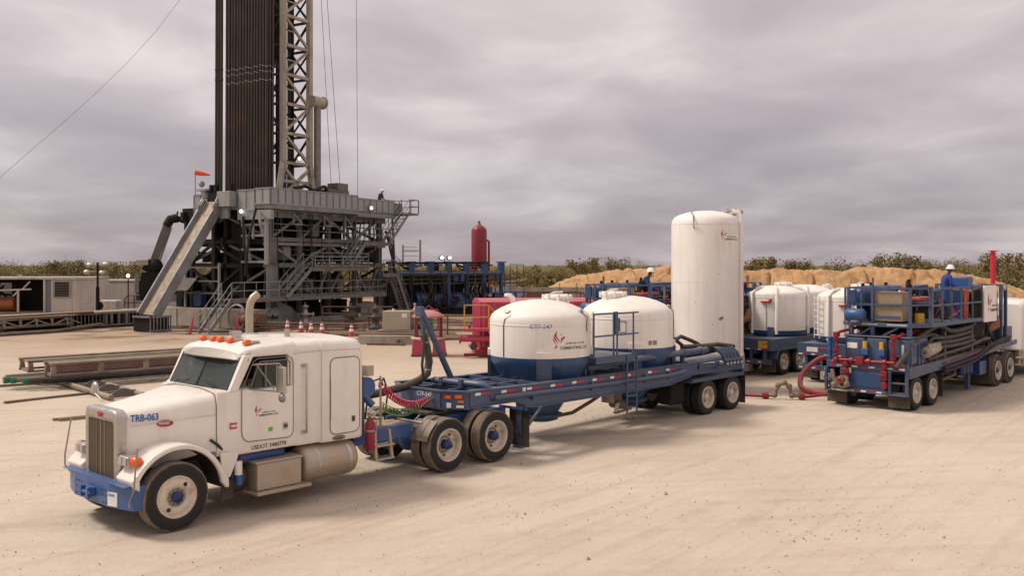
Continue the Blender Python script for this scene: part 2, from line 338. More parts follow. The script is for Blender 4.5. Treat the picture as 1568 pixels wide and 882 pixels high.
# ------------------------------------------------------------------ the ground
def ground_mat():
    m = bpy.data.materials.new('caliche ground'); m.use_nodes = True; t = m.node_tree; L = t.links.new
    b = t.nodes['Principled BSDF']; b.inputs['Roughness'].default_value = .93; b.inputs['Specular IOR Level'].default_value = .2
    tcn = N('ShaderNodeTexCoord', t)
    def noise(scale, detail=6, sc3=None, rot=0, rg=.6):
        n = N('ShaderNodeTexNoise', t); n.inputs['Scale'].default_value = scale; n.inputs['Detail'].default_value = detail; n.inputs['Roughness'].default_value = rg
        q = N('ShaderNodeMapping', t, vector_type='TEXTURE'); q.inputs['Rotation'].default_value = (0, 0, rad(rot)); q.inputs['Scale'].default_value = sc3 or (1, 1, 1)
        L(tcn.outputs['Object'], q.inputs[0]); L(q.outputs[0], n.inputs[0]); return n.outputs[0]
    def mix(a, c, f, mode='MIX'):
        n = N('ShaderNodeMix', t, data_type='RGBA', blend_type=mode)
        if hasattr(f, 'is_output'): L(f, n.inputs[0])
        else: n.inputs[0].default_value = f
        for i, v in ((6, a), (7, c)):
            if hasattr(v, 'is_output'): L(v, n.inputs[i])
            else: n.inputs[i].default_value = (*v, 1)
        return n.outputs[2]
    c = ramp_node(t, noise(.16, 8), [(.30, (.455, .385, .308)), (.50, (.515, .44, .355)), (.68, (.565, .492, .405))])
    c = mix(c, (.30, .205, .125), ramp_node(t, noise(.55, 8, None, 0, .7), [(.50, (0,)*3), (.76, (.30,)*3)]))
    c = mix(c, (.60, .50, .395), ramp_node(t, noise(2.6, 8, None, 0, .75), [(.54, (0,)*3), (.72, (.5,)*3)]))
    # tyre tracks: long streaks along the way the lorries drive, and a second set that curves across
    tr = ramp_node(t, noise(1.0, 6, (7, .6, 1), 38, .6), [(.42, (0,)*3), (.66, (.34,)*3)])
    c = mix(c, (.55, .465, .37), tr)
    tr2 = ramp_node(t, noise(1.0, 6, (9, .5, 1), 8, .6), [(.50, (0,)*3), (.70, (.26,)*3)])
    c = mix(c, (.34, .245, .165), tr2)
    tr3 = ramp_node(t, noise(1.0, 5, (14, .25, 1), 52, .55), [(.50, (0,)*3), (.68, (.24,)*3)])
    c = mix(c, (.35, .25, .17), tr3)
    # separate tyre prints: ribbed bands of their own length
    geo = N('ShaderNodeSeparateXYZ', t); L(tcn.outputs['Object'], geo.inputs[0])
    brk = ramp_node(t, noise(1.7, 5), [(.38, (0,)*3), (.66, (1,)*3)])
    for (ang, v0, u0, u1, w) in ((47, -8.6, 10.5, 14.5, .28), (47, -8.0, 9, 12, .28), (44, -10.6, 10, 19, .3), (40, -12.4, 8, 22, .3), (36, -14.6, 10, 24, .3), (52, -6.4, 14, 24, .3), (47, -5.2, 17, 28, .3), (47, -3.2, 17, 27, .3), (30, -17.0, -3, 5, .3), (25, -21, -8, 3, .3)):
        ca, sa = math.cos(rad(ang)), math.sin(rad(ang))
        u = math_node(t, 'ADD', math_node(t, 'MULTIPLY', geo.outputs[0], ca), math_node(t, 'MULTIPLY', geo.outputs[1], sa))
        v = math_node(t, 'SUBTRACT', math_node(t, 'SUBTRACT', math_node(t, 'MULTIPLY', geo.outputs[1], ca), math_node(t, 'MULTIPLY', geo.outputs[0], sa)), -v0)
        v = math_node(t, 'ADD', v, math_node(t, 'MULTIPLY', math_node(t, 'SINE', math_node(t, 'MULTIPLY', u, .21)), .5))
        inn = math_node(t, 'MULTIPLY', math_node(t, 'LESS_THAN', math_node(t, 'ABSOLUTE', v), w/2), math_node(t, 'LESS_THAN', math_node(t, 'ABSOLUTE', math_node(t, 'SUBTRACT', u, (u0+u1)/2)), (u1-u0)/2))
        rib = math_node(t, 'MULTIPLY_ADD', math_node(t, 'SINE', math_node(t, 'MULTIPLY', v, 2*PI/.06)), .35, .45, clamp=True)
        c = mix(c, (.27, .20, .145), math_node(t, 'MULTIPLY', math_node(t, 'MULTIPLY', inn, rib), math_node(t, 'MULTIPLY', brk, .42)))
    # fine grit and pebbles
    c = mix(c, (.20, .14, .095), ramp_node(t, noise(9, 8, None, 0, .8), [(.54, (0,)*3), (.76, (.42,)*3)]))
    vo = N('ShaderNodeTexVoronoi', t); vo.inputs['Scale'].default_value = 7; L(tcn.outputs['Object'], vo.inputs[0])
    c = mix(c, (.17, .125, .09), ramp_node(t, vo.outputs['Distance'], [(.05, (.35,)*3), (.10, (0,)*3)]))
    vo2 = N('ShaderNodeTexVoronoi', t); vo2.inputs['Scale'].default_value = 19; L(tcn.outputs['Object'], vo2.inputs[0])
    c = mix(c, (.66, .56, .45), ramp_node(t, vo2.outputs['Distance'], [(.07, (.5,)*3), (.15, (0,)*3)]))
    # redder, wetter ground by the rig, brush land far away
    s = N('ShaderNodeSeparateXYZ', t); L(tcn.outputs['Object'], s.inputs[0])
    wob = noise(.12, 5)
    yy = math_node(t, 'MULTIPLY_ADD', wob, 26, s.outputs[1])
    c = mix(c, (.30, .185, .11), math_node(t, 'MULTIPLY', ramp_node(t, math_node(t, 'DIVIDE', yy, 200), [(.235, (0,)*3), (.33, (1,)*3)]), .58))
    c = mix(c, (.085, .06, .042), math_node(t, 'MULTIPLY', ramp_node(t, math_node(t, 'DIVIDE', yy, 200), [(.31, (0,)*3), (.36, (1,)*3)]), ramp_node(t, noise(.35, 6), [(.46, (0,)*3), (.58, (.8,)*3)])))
    c = mix(c, (.15, .115, .045), ramp_node(t, math_node(t, 'DIVIDE', yy, 200), [(.60, (0,)*3), (.68, (1,)*3)]))
    L(c, b.inputs['Base Color'])
    bn = N('ShaderNodeBump', t); bn.inputs['Strength'].default_value = .55; bn.inputs['Distance'].default_value = .05
    h = math_node(t, 'ADD', math_node(t, 'MULTIPLY', noise(13, 8, None, 0, .7), .5), math_node(t, 'ADD', math_node(t, 'MULTIPLY', tr, .35), math_node(t, 'MULTIPLY', noise(1.3, 6), 1.2)))
    L(h, bn.inputs['Height']); L(bn.outputs[0], b.inputs['Normal'])
    return m
def smooth_noise(seed, n=64):
    r = np.random.RandomState(seed); g = r.rand(n, n)
    def f(x, y):
        x = np.asarray(x, float) % n; y = np.asarray(y, float) % n; i = np.floor(x).astype(int); j = np.floor(y).astype(int); u = x-i; v = y-j
        u = u*u*(3-2*u); v = v*v*(3-2*v); i1 = (i+1) % n; j1 = (j+1) % n; i %= n; j %= n
        return (g[i, j]*(1-u)+g[i1, j]*u)*(1-v)+(g[i, j1]*(1-u)+g[i1, j1]*u)*v
    return f
def fbm(seed):
    f = smooth_noise(seed)
    return lambda x, y, o=4: sum((f(x*2**k+7*k, y*2**k+3*k)-.5)*.5**k for k in range(o))
def sheet(name, X, Y, Z, m, smooth=True):
    n, k = X.shape; v = np.stack([X, Y, Z], -1).reshape(-1, 3)
    i = np.arange(n*k).reshape(n, k); f = np.stack([i[:-1, :-1], i[1:, :-1], i[1:, 1:], i[:-1, 1:]], -1).reshape(-1, 4)
    me = bpy.data.meshes.new(name); me.vertices.add(len(v)); me.vertices.foreach_set('co', v.ravel().astype(np.float32))
    me.loops.add(f.size); me.loops.foreach_set('vertex_index', f.ravel().astype(np.int32)); me.polygons.add(len(f))
    me.polygons.foreach_set('loop_start', np.arange(0, f.size, 4, dtype=np.int32)); me.polygons.foreach_set('use_smooth', np.full(len(f), smooth)); me.update(calc_edges=True)
    me.validate(); me.materials.append(m)
    o = bpy.data.objects.new(name, me); COL.objects.link(o); return o
gx = np.concatenate([[-3000, -1200, -500, -250, -140], np.linspace(-90, 90, 241), [140, 250, 500, 1200, 3000]])
gy = np.concatenate([[-400, -120, -40], np.linspace(-15, 110, 201), [140, 200, 300, 500, 900, 1600, 3500]])
GX, GY = np.meshgrid(gx, gy, indexing='ij')
_g = fbm(3); GZ = _g(GX*.35, GY*.35, 3)*.035-.006
GZ[(np.abs(GX) > 90) | (GY > 110)] = 0
gob = sheet('ground', GX, GY, GZ, ground_mat()); tag(gob, kind='structure')

# loose stones on the pad
def stones():
    m = MB(); r = random.Random(4); cl = [((r.random()*2-1)*.58*yy, yy) for yy in [8+26*r.random()**1.4 for _ in range(150)]]+[(3.0, 25.2)]*6+[(2.5, 25.6)]*4
    for i in range(7500):
        y = 7.5+30*r.random()**1.5; x = (r.random()*2-1)*.60*y
        if i % 3: q = r.choice(cl); x, y = q[0]+r.gauss(0, .45), q[1]+r.gauss(0, .35)
        s = (.004+.014*r.random()**4)*(1 if r.random() < .985 else 2.2)
        c = V((x, y, s*.3)); vs = []
        for d in ((1,0,0),(-1,0,0),(0,1,0),(0,-1,0),(0,0,1),(0,0,-.6)):
            vs.append(c+V(d)*s*(.7+.6*r.random()))
        m.add(vs, [(0,2,4),(2,1,4),(1,3,4),(3,0,4),(2,0,5),(1,2,5),(3,1,5),(0,3,5)])
    return m
tag(stones().build('loose_stones', mat('stone', (.36, .275, .19), .9, var=.35, dsc=1)), 'small loose stones and clods scattered over the pale caliche pad', 'stones', kind='stuff')

# ------------------------------------------------------------------ spoil heaps
def soil_mat():
    m = mat('orange spoil', (.43, .255, .118), .95, dirt=(.26, .135, .06), damt=.85, dsc=.55, bump=.9, bsc=5, streak=(.54, .36, .19), samt=.7, var=.22, ssc=.8); return m
def heap(name, x0, x1, yc, hw, prof, seed, gully):
    nx, ny = 460, 120; f = fbm(seed); xs = np.linspace(x0, x1, nx); ts = np.linspace(-1, 1, ny)
    X, T = np.meshgrid(xs, ts, indexing='ij'); px_, pz_ = zip(*prof); top = np.interp(X, px_, pz_)
    warp = f(X*.12, T*0+3, 3)*.5
    prf = np.clip(1-np.abs(T+warp*.6), 0, 1); prf = np.minimum(prf*1.25, 1-.18*(1-prf)**1)
    prf = np.clip(prf, 0, 1)
    g = np.abs(f(X*.5+f(X*.1, T*2, 2)*2.0, T*.5, 3)); g = np.clip(1-g*10, 0, 1)*np.clip(1.1-np.abs(T+.35)*1.2, 0, 1)
    Z = top*prf+(f(X*.45, T*3, 6)*.5+f(X*2.1, T*13, 4)*.2)*np.sqrt(prf+.001)*np.minimum(1, top/2)-g*gully*np.minimum(1, top/2)
    k_ = np.clip(prf*6, 0, 1); Z = Z*k_-.3*(1-k_); Y = yc+T*hw+f(X*.2, T*.5+9, 3)*1.5
    Y += (X-x0)*0
    o = sheet(name, X, Y, np.maximum(Z, -.35), soil_mat()); tag(o, kind='structure')
heap('spoil_mound', 1.5, 27, 108, 9, [(1.5, 0), (3, .7), (5, 1.9), (7.5, 2.75), (10, 3.05), (13, 3.45), (16, 3.75), (20, 3.6), (24, 3.2), (27, .5)], 5, .35)
heap('spoil_mound', 15, 43, 78, 6.5, [(15, .2), (17, 3.0), (19, 3.55), (24, 3.72), (28, 3.6), (31, 3.72), (34, 3.66), (36, 3.4), (38.5, 3.0), (41, 2.2), (43, .2)], 9, .45)

# ------------------------------------------------------------------ brush and trees behind the pad
def leaf_mat(name, c0, c1, c2):
    m = bpy.data.materials.new(name); m.use_nodes = True; t = m.node_tree; L = t.links.new
    b = t.nodes['Principled BSDF']; b.inputs['Roughness'].default_value = .8
    tcn = N('ShaderNodeTexCoord', t); n = N('ShaderNodeTexNoise', t); n.inputs['Scale'].default_value = .16; n.inputs['Detail'].default_value = 5; L(tcn.outputs['Object'], n.inputs[0])
    g = N('ShaderNodeNewGeometry', t)
    f = math_node(t, 'ADD', math_node(t, 'MULTIPLY', n.outputs[0], .75), math_node(t, 'MULTIPLY', g.outputs['Random Per Island'], .28))
    L(ramp_node(t, f, [(.32, c0), (.52, c1), (.74, c2)]), b.inputs['Base Color'])
    return m
brushm = leaf_mat('mesquite leaves', (.155, .122, .042), (.195, .154, .051), (.24, .192, .068))
barkm = mat('bark', (.17, .14, .10), .9, var=.25)
def leaves_mesh(name, P, S, m, seed=0):
    """one small bent leaf-clump face per point"""
    r = np.random.RandomState(seed); n = len(P); a = r.normal(size=(n, 3)); a /= np.linalg.norm(a, axis=1)[:, None]; b = r.normal(size=(n, 3)); b -= a*(a*b).sum(1)[:, None]; b /= np.linalg.norm(b, axis=1)[:, None]
    S = S[:, None]; q = np.stack([P-a*S, P+b*S*.55, P+a*S, P-b*S*.55], 1).reshape(-1, 3)
    me = bpy.data.meshes.new(name); me.vertices.add(4*n); me.vertices.foreach_set('co', q.ravel().astype(np.float32)); me.loops.add(4*n); me.loops.foreach_set('vertex_index', np.arange(4*n, dtype=np.int32))
    me.polygons.add(n); me.polygons.foreach_set('loop_start', np.arange(0, 4*n, 4, dtype=np.int32)); me.update(calc_edges=True); me.materials.append(m)
    o = bpy.data.objects.new(name, me); COL.objects.link(o); return o
def crown_pts(r, n, c, rx, rz, k=9):
    cs = [(c[0]+r.uniform(-1, 1)*rx*.75, c[1]+r.uniform(-1, 1)*rx*.75, c[2]+r.uniform(-.7, .8)*rz, r.uniform(.35, .62)) for _ in range(k)]
    w = r.randint(0, k, n); C = np.array(cs)[w]; d = r.normal(size=(n, 3)); d /= np.linalg.norm(d, axis=1)[:, None]
    rr_ = r.rand(n)**.45
    return C[:, :3]+d*(rr_*C[:, 3])[:, None]*np.array([rx, rx, rz])*.9
def top_line(x, y):
    """height of the brush so that its top follows the photographed skyline's ups and downs"""
    return 0
rs = np.random.RandomState(2); P, S = [], []; stems = MB(); _h = fbm(21)
for row, (yy, dens) in enumerate(((128, 1.0), (140, 1.0), (154, .9), (172, .9), (195, .8))):
    x = -.85*yy
    while x < .90*yy:
        x += rs.uniform(1.3, 2.6)/dens
        y = yy+rs.uniform(-6, 6)
        if x/y > -.02 and x/y < .56 and row == 0: continue
        hgt = 3.75+1.5*float(_h(x*.05, row*3.3, 3))+rs.uniform(-.4, .5)+.004*(yy-128)+(.5 if x/y > .42 else 0)+(.15 if x/y < -.38 else 0)
        n = int(rs.uniform(450, 600)); rx = rs.uniform(1.6, 2.6)
        P.append(crown_pts(rs, n, (x, y, hgt*.52), rx, hgt*.46, 9)); S.append(rs.uniform(.06, .17, n))
        nl = 60; P.append(np.stack([rs.uniform(x-2, x+2, nl), rs.uniform(y-2, y+2, nl), rs.uniform(.1, 2.2, nl)], 1)); S.append(rs.uniform(.2, .5, nl))
        for _ in range(2):
            a = rs.uniform(0, 6.28); stems.tube([(x, y, 0), (x+math.cos(a)*.6, y+math.sin(a)*.6, hgt*.6), (x+math.cos(a)*1.2+rs.uniform(-.4, .4), y+math.sin(a)*1.1, hgt*rs.uniform(.95, 1.12))], [.03, .025, .01], 3, False)
P = np.concatenate(P); S = np.concatenate(S); P[:, 2] = np.maximum(P[:, 2], .1)
br = leaves_mesh('brush', P, S, brushm, 5); tag(br, 'unbroken belt of olive green mesquite brush along the horizon behind the pad', 'brush', kind='stuff')
tag(stems.build('brush_stems', barkm), 'thin bare grey stems standing up out of the brush belt', 'brush', kind='stuff')
def tree(x, y, h, rx, label, leafy, name='mesquite_tree'):
    t = thing(name, label, 'tree', (x, y, 0), 0, 'taller trees standing above the brush belt'); r = np.random.RandomState(int(abs(x)*31+y))
    m = MB(); m.tube([(0, 0, -.05), (.1, .05, h*.25), (.0, .1, h*.45)], [.16, .12, .09], 7)
    ends = []
    for i in range(9):
        a = 2*PI*i/9+r.uniform(-.3, .3); e = (math.cos(a)*rx*r.uniform(.5, .95), math.sin(a)*rx*r.uniform(.5, .95), h*r.uniform(.72, 1.0)); ends.append(e)
        k = (e[0]*.45, e[1]*.45, h*.62); m.tube([(0, .1, h*r.uniform(.3, .45)), k, e], [.07, .045, .012], 5, False)
        for _ in range(4):
            g = (e[0]+r.uniform(-.8, .8), e[1]+r.uniform(-.8, .8), e[2]+r.uniform(-.2, .7)); m.tube([k, ((k[0]+g[0])/2+.1, (k[1]+g[1])/2, (k[2]+g[2])/2+.1), g], [.035, .022, .008], 4, False)
    m.build('trunk', barkm, t)
    n = leafy; c = np.array(ends)[r.randint(0, 9, n)]*np.array([.85, .85, .95]); d = r.normal(size=(n, 3))*np.array([.55, .55, .45]); pts = c+d*(.35+.65*r.rand(n))[:, None]; pts[:, 2] = np.clip(pts[:, 2], h*.3, h*1.06)
    o = leaves_mesh('crown', pts, r.uniform(.08, .20, n), brushm, int(y)); o.parent = t
for (x, y, h, rx, lb, lf) in ((38.2, 78+18, 5.3, 2.0, 'thinly leaved spreading tree right of the orange spoil mound', 520), (41.5, 97, 5.0, 2.2, 'rounded pale tree close beside the red standpipe', 700), (46.5, 90, 5.2, 2.4, 'bushy tree at the right edge of the photo behind the white sleeper cab', 900),
        (-57, 122, 4.7, 3.4, 'leafy mesquite rising as the highest hump of the left skyline', 900), (-50.5, 122, 4.5, 3.0, 'mesquite with bare twigs just left of the rig ramp', 560), (9.5, 124, 5.0, 2.4, 'round topped mesquite left of the worker on the farther pump unit', 900), (14, 126, 5.1, 1.9, 'thin bare mesquite with twigs above the mound crest', 260),
        (38, 126, 4.9, 2.2, 'dark dense mesquite above the middle of the orange mound', 1000), (44, 127, 5.2, 2.2, 'nearly bare pale mesquite above the mound', 180), (33, 124, 5.1, 2.1, 'bright green mesquite just right of the tall silo', 900)):
    tree(x, y, h-.35, rx, lb, int(lf*1.7))
# ------------------------------------------------------------------ wheels
def tyre_mesh(R, w, name='tyre', n=56):
    h = w/2; pr = [(R*.60, -h*.78), (R*.66, -h*.92), (R*.80, -h*1.0), (R*.90, -h*.97), (R*.96, -h*.90), (R*.985, -h*.83)]
    k = 5; g = .010
    for i in range(k):
        a = -h*.80+(2*h*.80)*i/k; b = -h*.80+(2*h*.80)*(i+1)/k
        pr += [(R-g if i else R-.004, a+.004), (R, a+.008), (R, b-.008), (R-g if i < k-1 else R-.004, b-.004)]
    pr += [(R*.985, h*.83), (R*.96, h*.90), (R*.90, h*.97), (R*.80, h), (R*.66, h*.92), (R*.60, h*.78)]
    return MB().lathe(pr, ax='y', n=n)
def wheel(parent, x, y, z, side, R, kind, hubm=None):
    """side -1: outer face towards -y. The wheel's origin is its hub. kind 'steer' or 'dual' (deep dish)"""
    o_ = side
    if kind == 'steer':
        pr = [(R*.60, -.105*o_), (R*.615, .135*o_), (R*.59, .14*o_), (R*.565, .115*o_), (R*.53, .105*o_), (R*.47, .122*o_), (R*.34, .118*o_), (R*.30, .10*o_), (.0, .10*o_)]
    else:
        pr = [(R*.60, -.105*o_), (R*.615, .14*o_), (R*.59, .145*o_), (R*.565, .12*o_), (R*.54, .03*o_), (R*.52, -.005*o_), (R*.44, -.02*o_), (R*.26, -.03*o_), (0, -.03*o_)]
    rim = MB().lathe(pr, ax='y', n=40).build('wheel', rimc, parent); rim.location = (x, y, z)
    tyre_mesh(R, .275).build('tyre', tyrem, rim)
    hb = MB(); f = .10 if kind == 'steer' else -.03
    def ys(v): return v*o_
    if kind == 'steer': hb.lathe([(.0, ys(.175)), (.05, ys(.175)), (.055, ys(.16)), (.085, ys(.155)), (.09, ys(.10))], ax='y', n=20)
    else: hb.lathe([(.0, ys(.15)), (.03, ys(.15)), (.035, ys(.12)), (.085, ys(.115)), (.095, ys(.10)), (.10, ys(-.03))], ax='y', n=20)
    hb.build('hub', hubm or hubb, rim)
    ln = MB()
    rr_ = R*.235 if kind == 'steer' else R*.29
    for i in range(10):
        a = 2*PI*i/10; p = (rr_*math.cos(a), ys(f), rr_*math.sin(a)); ln.cyl(p, (p[0], ys(f+.035), p[2]), .017, 6)
    ln.lathe([(rr_-.02, ys(f+.001)), (rr_-.02, ys(f+.006)), (rr_+.02, ys(f+.006)), (rr_+.02, ys(f+.001))], ax='y', n=30)
    ln.build('lug_nuts', steel, rim)
    for i in range(2 if kind == 'steer' else 5):
        a = rad(52)+2*PI*i/(2 if kind == 'steer' else 5); q = R*.42
        base = .119 if kind == 'steer' else -.022
        MB().lathe([(.034, ys(base+.004)), (.0, ys(base+.005))], (q*math.cos(a), 0, q*math.sin(a)), 'y', 14).build('hand_hole', black, rim)
    return rim
def duals(parent, x, z, R, hubm=None):
    for s in (-1, 1):
        wheel(parent, x, s*(1.2-.14), z, s, R, 'dual', hubm)
        w2 = MB().lathe([(R*.60, -.1), (R*.61, .1), (R*.3, .09*s), (0, .09*s)], ax='y', n=28).build('inner_wheel', rimc, parent); w2.location = (x, s*.735, z)
        tyre_mesh(R, .275, n=40).build('tyre', tyrem, w2)

# ------------------------------------------------------------------ the road tractor
def make_tractor(loc, rz, label):
    t = thing('semi_truck', label, 'truck', loc, rz)
    # frame
    m = MB()
    for s in (-.43, .43): m.box(-.45, 3.6, s-.04, s+.04, .62, .90)
    for x in (-.3, .9, 2.2, 3.4): m.box(x, x+.1, -.39, .39, .66, .86)
    m.bar((0, -.95, .5), (0, .95, .5), .11, .12); m.box(-.1, 1.2, -.36, .36, .55, 1.0)
    m.build('front_frame', darkst, t)
    m = MB()
    for s in (-.43, .43): m.box(3.603, 8.1, s-.045, s+.045, .66, .96)
    for x in (3.9, 5.0, 6.3, 7.6, 8.0): m.box(x, x+.1, -.385, .385, .70, .92)
    for x in (5.7, 7.05): m.cyl((x, -.95, .53), (x, .95, .53), .085, 12); m.sphere((x, 0, .53), .26, 14)
    m.build('rear_frame', blue, t, .008)
    m = MB().box(3.75, 5.15, -.62, .62, .965, .995)
    m.build('deck_plate', deckm, t, .004)
    MB().box(3.72, 5.2, -.72, -.623, .72, .985).build('deck_skirt', blue, t, .01)
    m = MB().prism([(5.85, -.42), (6.55, -.42), (6.95, -.12), (6.95, .12), (6.55, .42), (5.85, .42)], 'z', 1.0, 1.07)
    m.build('fifth_wheel', darkst, t, .012)
    # wheels
    for s in (-1, 1): wheel(t, 0, s*(1.2-.14), .53, s, .53, 'steer')
    duals(t, 5.72, .53, .53); duals(t, 7.06, .53, .53)
    # bumper
    m = MB()
    pts = [(-.80, -.62), (-.80, .62), (-.66, 1.14), (-.30, 1.16), (-.30, 1.10), (-.60, 1.08), (-.72, .60), (-.72, -.60), (-.60, -1.08), (-.30, -1.10), (-.30, -1.16), (-.66, -1.14)]
    m.prism(pts, 'z', .42, .78); m.box(-.80, -.32, -1.1, 1.1, .782, .795)
    b = m.build('bumper', blue, t, .012)
    m = MB()
    m.box(-.86, -.80, -.16, .16, .52, .66); m.box(-.93, -.86, -.16, -.08, .50, .67); m.box(-.93, -.86, .08, .16, .50, .67); m.cyl((-.90, -.2, .585), (-.90, .2, .585), .025, 10)
    m.build('tow_hook', blue, b, .008)
    m = MB()
    for y in (-.5, -.4, .35, .45, .55):
        for z in (.47, .58, .67): m.cyl((-.80, y, z), (-.807, y, z), .016, 10)
    m.build('bolts', darkst, b)
    pl = MB().prism([(-.804, -.60), (-.813, -.60), (-.762, -.80), (-.753, -.80)], 'z', .45, .66)
    pl = pl.build('licence_plate', tapew, b)
    text('TEXAS', .05, textblue, pl, Matrix.Translation((-.812, -.61, .60)) @ Matrix.Rotation(rad(-76), 4, 'Z'))
    text('R46 1582', .06, textdark, pl, Matrix.Translation((-.792, -.57, .475)) @ Matrix.Rotation(-PI/2, 4, 'Z'), sx=.75) if False else None
    # marker rods and hood mirrors
    MB().tube([(-.72, -1.12, .48), (-.72, -1.13, .60), (-.68, -1.17, .72), (-.62, -1.17, 1.36)], .013, 8).build('marker_rod', steel, t)
    MB().tube([(-.62, 1.12, .62), (-.68, 1.30, .78), (-.68, 1.30, .95), (-.62, 1.20, 1.55)], .013, 8).build('marker_rod', steel, t)
    m = MB().tube([(-.35, .62, 1.86), (-.30, .98, 1.93), (-.28, 1.05, 1.98)], .018, 8); m.sphere((-.28, 1.07, 2.03), .11, 14, (.45, 1, 1)); m.build('hood_mirror', chrome, t)
    # hood
    secs = []
    for x, hw, z0, z1, r in ((-.52, .54, .86, 1.80, .17), (-.45, .56, .86, 1.83, .19), (-.1, .64, .92, 1.88, .20), (.3, .74, 1.0, 1.935, .21), (.6, .83, 1.05, 1.985, .20), (.82, .90, 1.06, 2.01, .18)):
        secs.append(ringx(x, rr(hw, z0, z1, r, .04, 7, hw+.02, .045)))
    hood = MB().loft(secs).build('hood', white, t, .008)
    for s in (-1, 1):
        o = MB().tube([(.815, s*.915, 1.1), (.815, s*.918, 1.80), (.815, s*.86, 1.99), (.815, s*.5, 2.055), (.815, 0, 2.065)], .006, 6).build('hood_seam', mat('seal rubber', (.19, .165, .14), .7), hood)
        MB().tube([(-.45, s*.583, 1.60), (.8, s*.918, 1.67)], .0045, 5).build('body_line', mat('panel shadow line', (.50, .46, .41), .6), hood)
        m = MB().tube([(.70, s*.925, 1.28), (.80, s*.95, 1.20), (.90, s*.95, 1.10)], .022, 8); m.build('hood_latch', black, hood)
    Mh = Matrix.Translation((-.46, -.60, 1.67)) @ Matrix.Rotation(rad(-14.5), 4, 'Z')
    text('TRB-063', .15, textblue, hood, Mh, sx=.78, bold=.03)
    ov = MB().lathe([(.0, -.012), (.5, -.012), (.56, -.006), (.6, 0)], ax='y', n=28).xf(Matrix.Translation((.05, -.704, 1.60)) @ Matrix.Rotation(rad(-14.5), 4, 'Z') @ Matrix.Diagonal((.21, 1, .085, 1)))
    ov = ov.build('oval_badge', logored, hood)
    text('Peterbilt', .05, textwhite, ov, Matrix.Translation((-.045, -.694, 1.588)) @ Matrix.Rotation(rad(-14.5), 4, 'Z'), sx=.9)
    # grille shell and grille
    sh = MB(); outer = rr(.56, .70, 1.85, .14, .05, 6); inner = rr(.47, .78, 1.67, .06, .03, 6)
    a0, a1 = ringx(-.66, [(y*.97, (z-1.2)*.985+1.2) for y, z in outer]), ringx(-.63, outer); a2 = ringx(-.5, outer); i0 = ringx(-.66, inner); i1 = ringx(-.60, inner)
    sh.loft([i1, i0, a0, a1, a2], caps=False).build('grille_shell', chrome, t)
    g = MB().box(-.61, -.60, -.47, .47, .78, 1.67)
    for i in range(25):
        y = -.455+.91*i/24; g.box(-.645, -.612, y-.0075, y+.0075, .81, 1.655)
    g.box(-.652, -.644, -.012, .012, .80, 1.66); g.box(-.652, -.644, -.15, -.135, .80, 1.66); g.box(-.652, -.644, .135, .15, .80, 1.66)
    g.build('grille', mat('grille bars', (.24, .205, .155), .4, .7, dirt=(.30, .23, .16), damt=.6), t)
    ov2 = MB().lathe([(.0, -.012), (.56, -.01), (.6, 0)], ax='y', n=24).xf(Matrix.Translation((-.662, 0, 1.76)) @ Matrix.Rotation(rad(-90), 4, 'Z') @ Matrix.Diagonal((.16, 1, .08, 1)))
    ov2.build('oval_badge', logored, t)
    # fenders
    for s in (-1, 1):
        def arc(r, a0, a1, n, cx=0, cz=.52, ex=1): return [(cx+ex*r*math.cos(rad(a0+(a1-a0)*i/n)), cz+r*math.sin(rad(a0+(a1-a0)*i/n))) for i in range(n+1)]
        oo = [(-.57, .70), (-.66, .75), (-.71, .87)]+arc(.80, 146, 20, 16, .06)+[(.90, .66), (.91, .52)]
        ii = [(.85, .52)]+arc(.72, 8, 152, 20, .06)
        f = MB().prism(oo+ii, 'y', s*1.17, s*.62).build('fender', white, t, .045, 3, 50)
        m = MB().prism(arc(.735, 2, 178, 20, .06)+arc(.715, 178, 2, 20, .06), 'y', s*1.10, s*.62); m.build('wheel_liner', black, f)
        MB().prism([(.86, .60), (1.0, .66), (1.12, .92), (1.16, 1.04), (.83, 1.06)], 'y', s*1.035, s*.985).build('cowl_skirt', white, t, .006)
        # headlamp pod with its two lamps, turn signal
        m = MB().box(-.66, -.50, s*.62, s*.92, 1.04, 1.20); hp = m.build('headlight', chrome, t, .03, 3)
        m = MB()
        for y in (.695, .845): MB().box(-.675, -.662, s*y-.06, s*y+.06, 1.06, 1.18).build('lens', headl, hp, .012)
        MB().lathe([(.09, 0), (.085, -.09), (.055, -.14), (0, -.155)], (-.54, s*.92, 1.12), 'y', 18).xf(Matrix.Identity(4)).build('turn_signal', orange, t) if s < 0 else MB().lathe([(.09, 0), (.085, .09), (.055, .14), (0, .155)], (-.54, s*.92, 1.12), 'y', 18).build('turn_signal', orange, t)
        MB().prism([(.78, .30), (1.0, .34), (1.0, .62), (.80, .60)], 'y', s*1.12, s*1.09).build('splash_guard', rubberg, t)
    # cab
    cabw = 1.03
    lo = MB().loft([ringx(x, rr(hw, .98, 2.05, .06, .04, 4, hw)) for x, hw in ((.823, .925), (.90, .97), (1.05, 1.01), (1.2, cabw), (2.26, cabw))]).build('cab', white, t, .006)
    roof = MB().loft([ringx(x, rr(hw, z0, z1, r, .02, 6, hw+.01, .05)) for x, hw, z0, z1, r in ((1.22, .93, 2.56, 2.63, .03), (1.34, .97, 2.56, 2.70, .09), (1.6, .99, 2.56, 2.745, .12), (2.0, 1.0, 2.56, 2.77, .13), (2.27, 1.0, 2.56, 2.79, .13))]).build('cab_roof', white, t, .006)
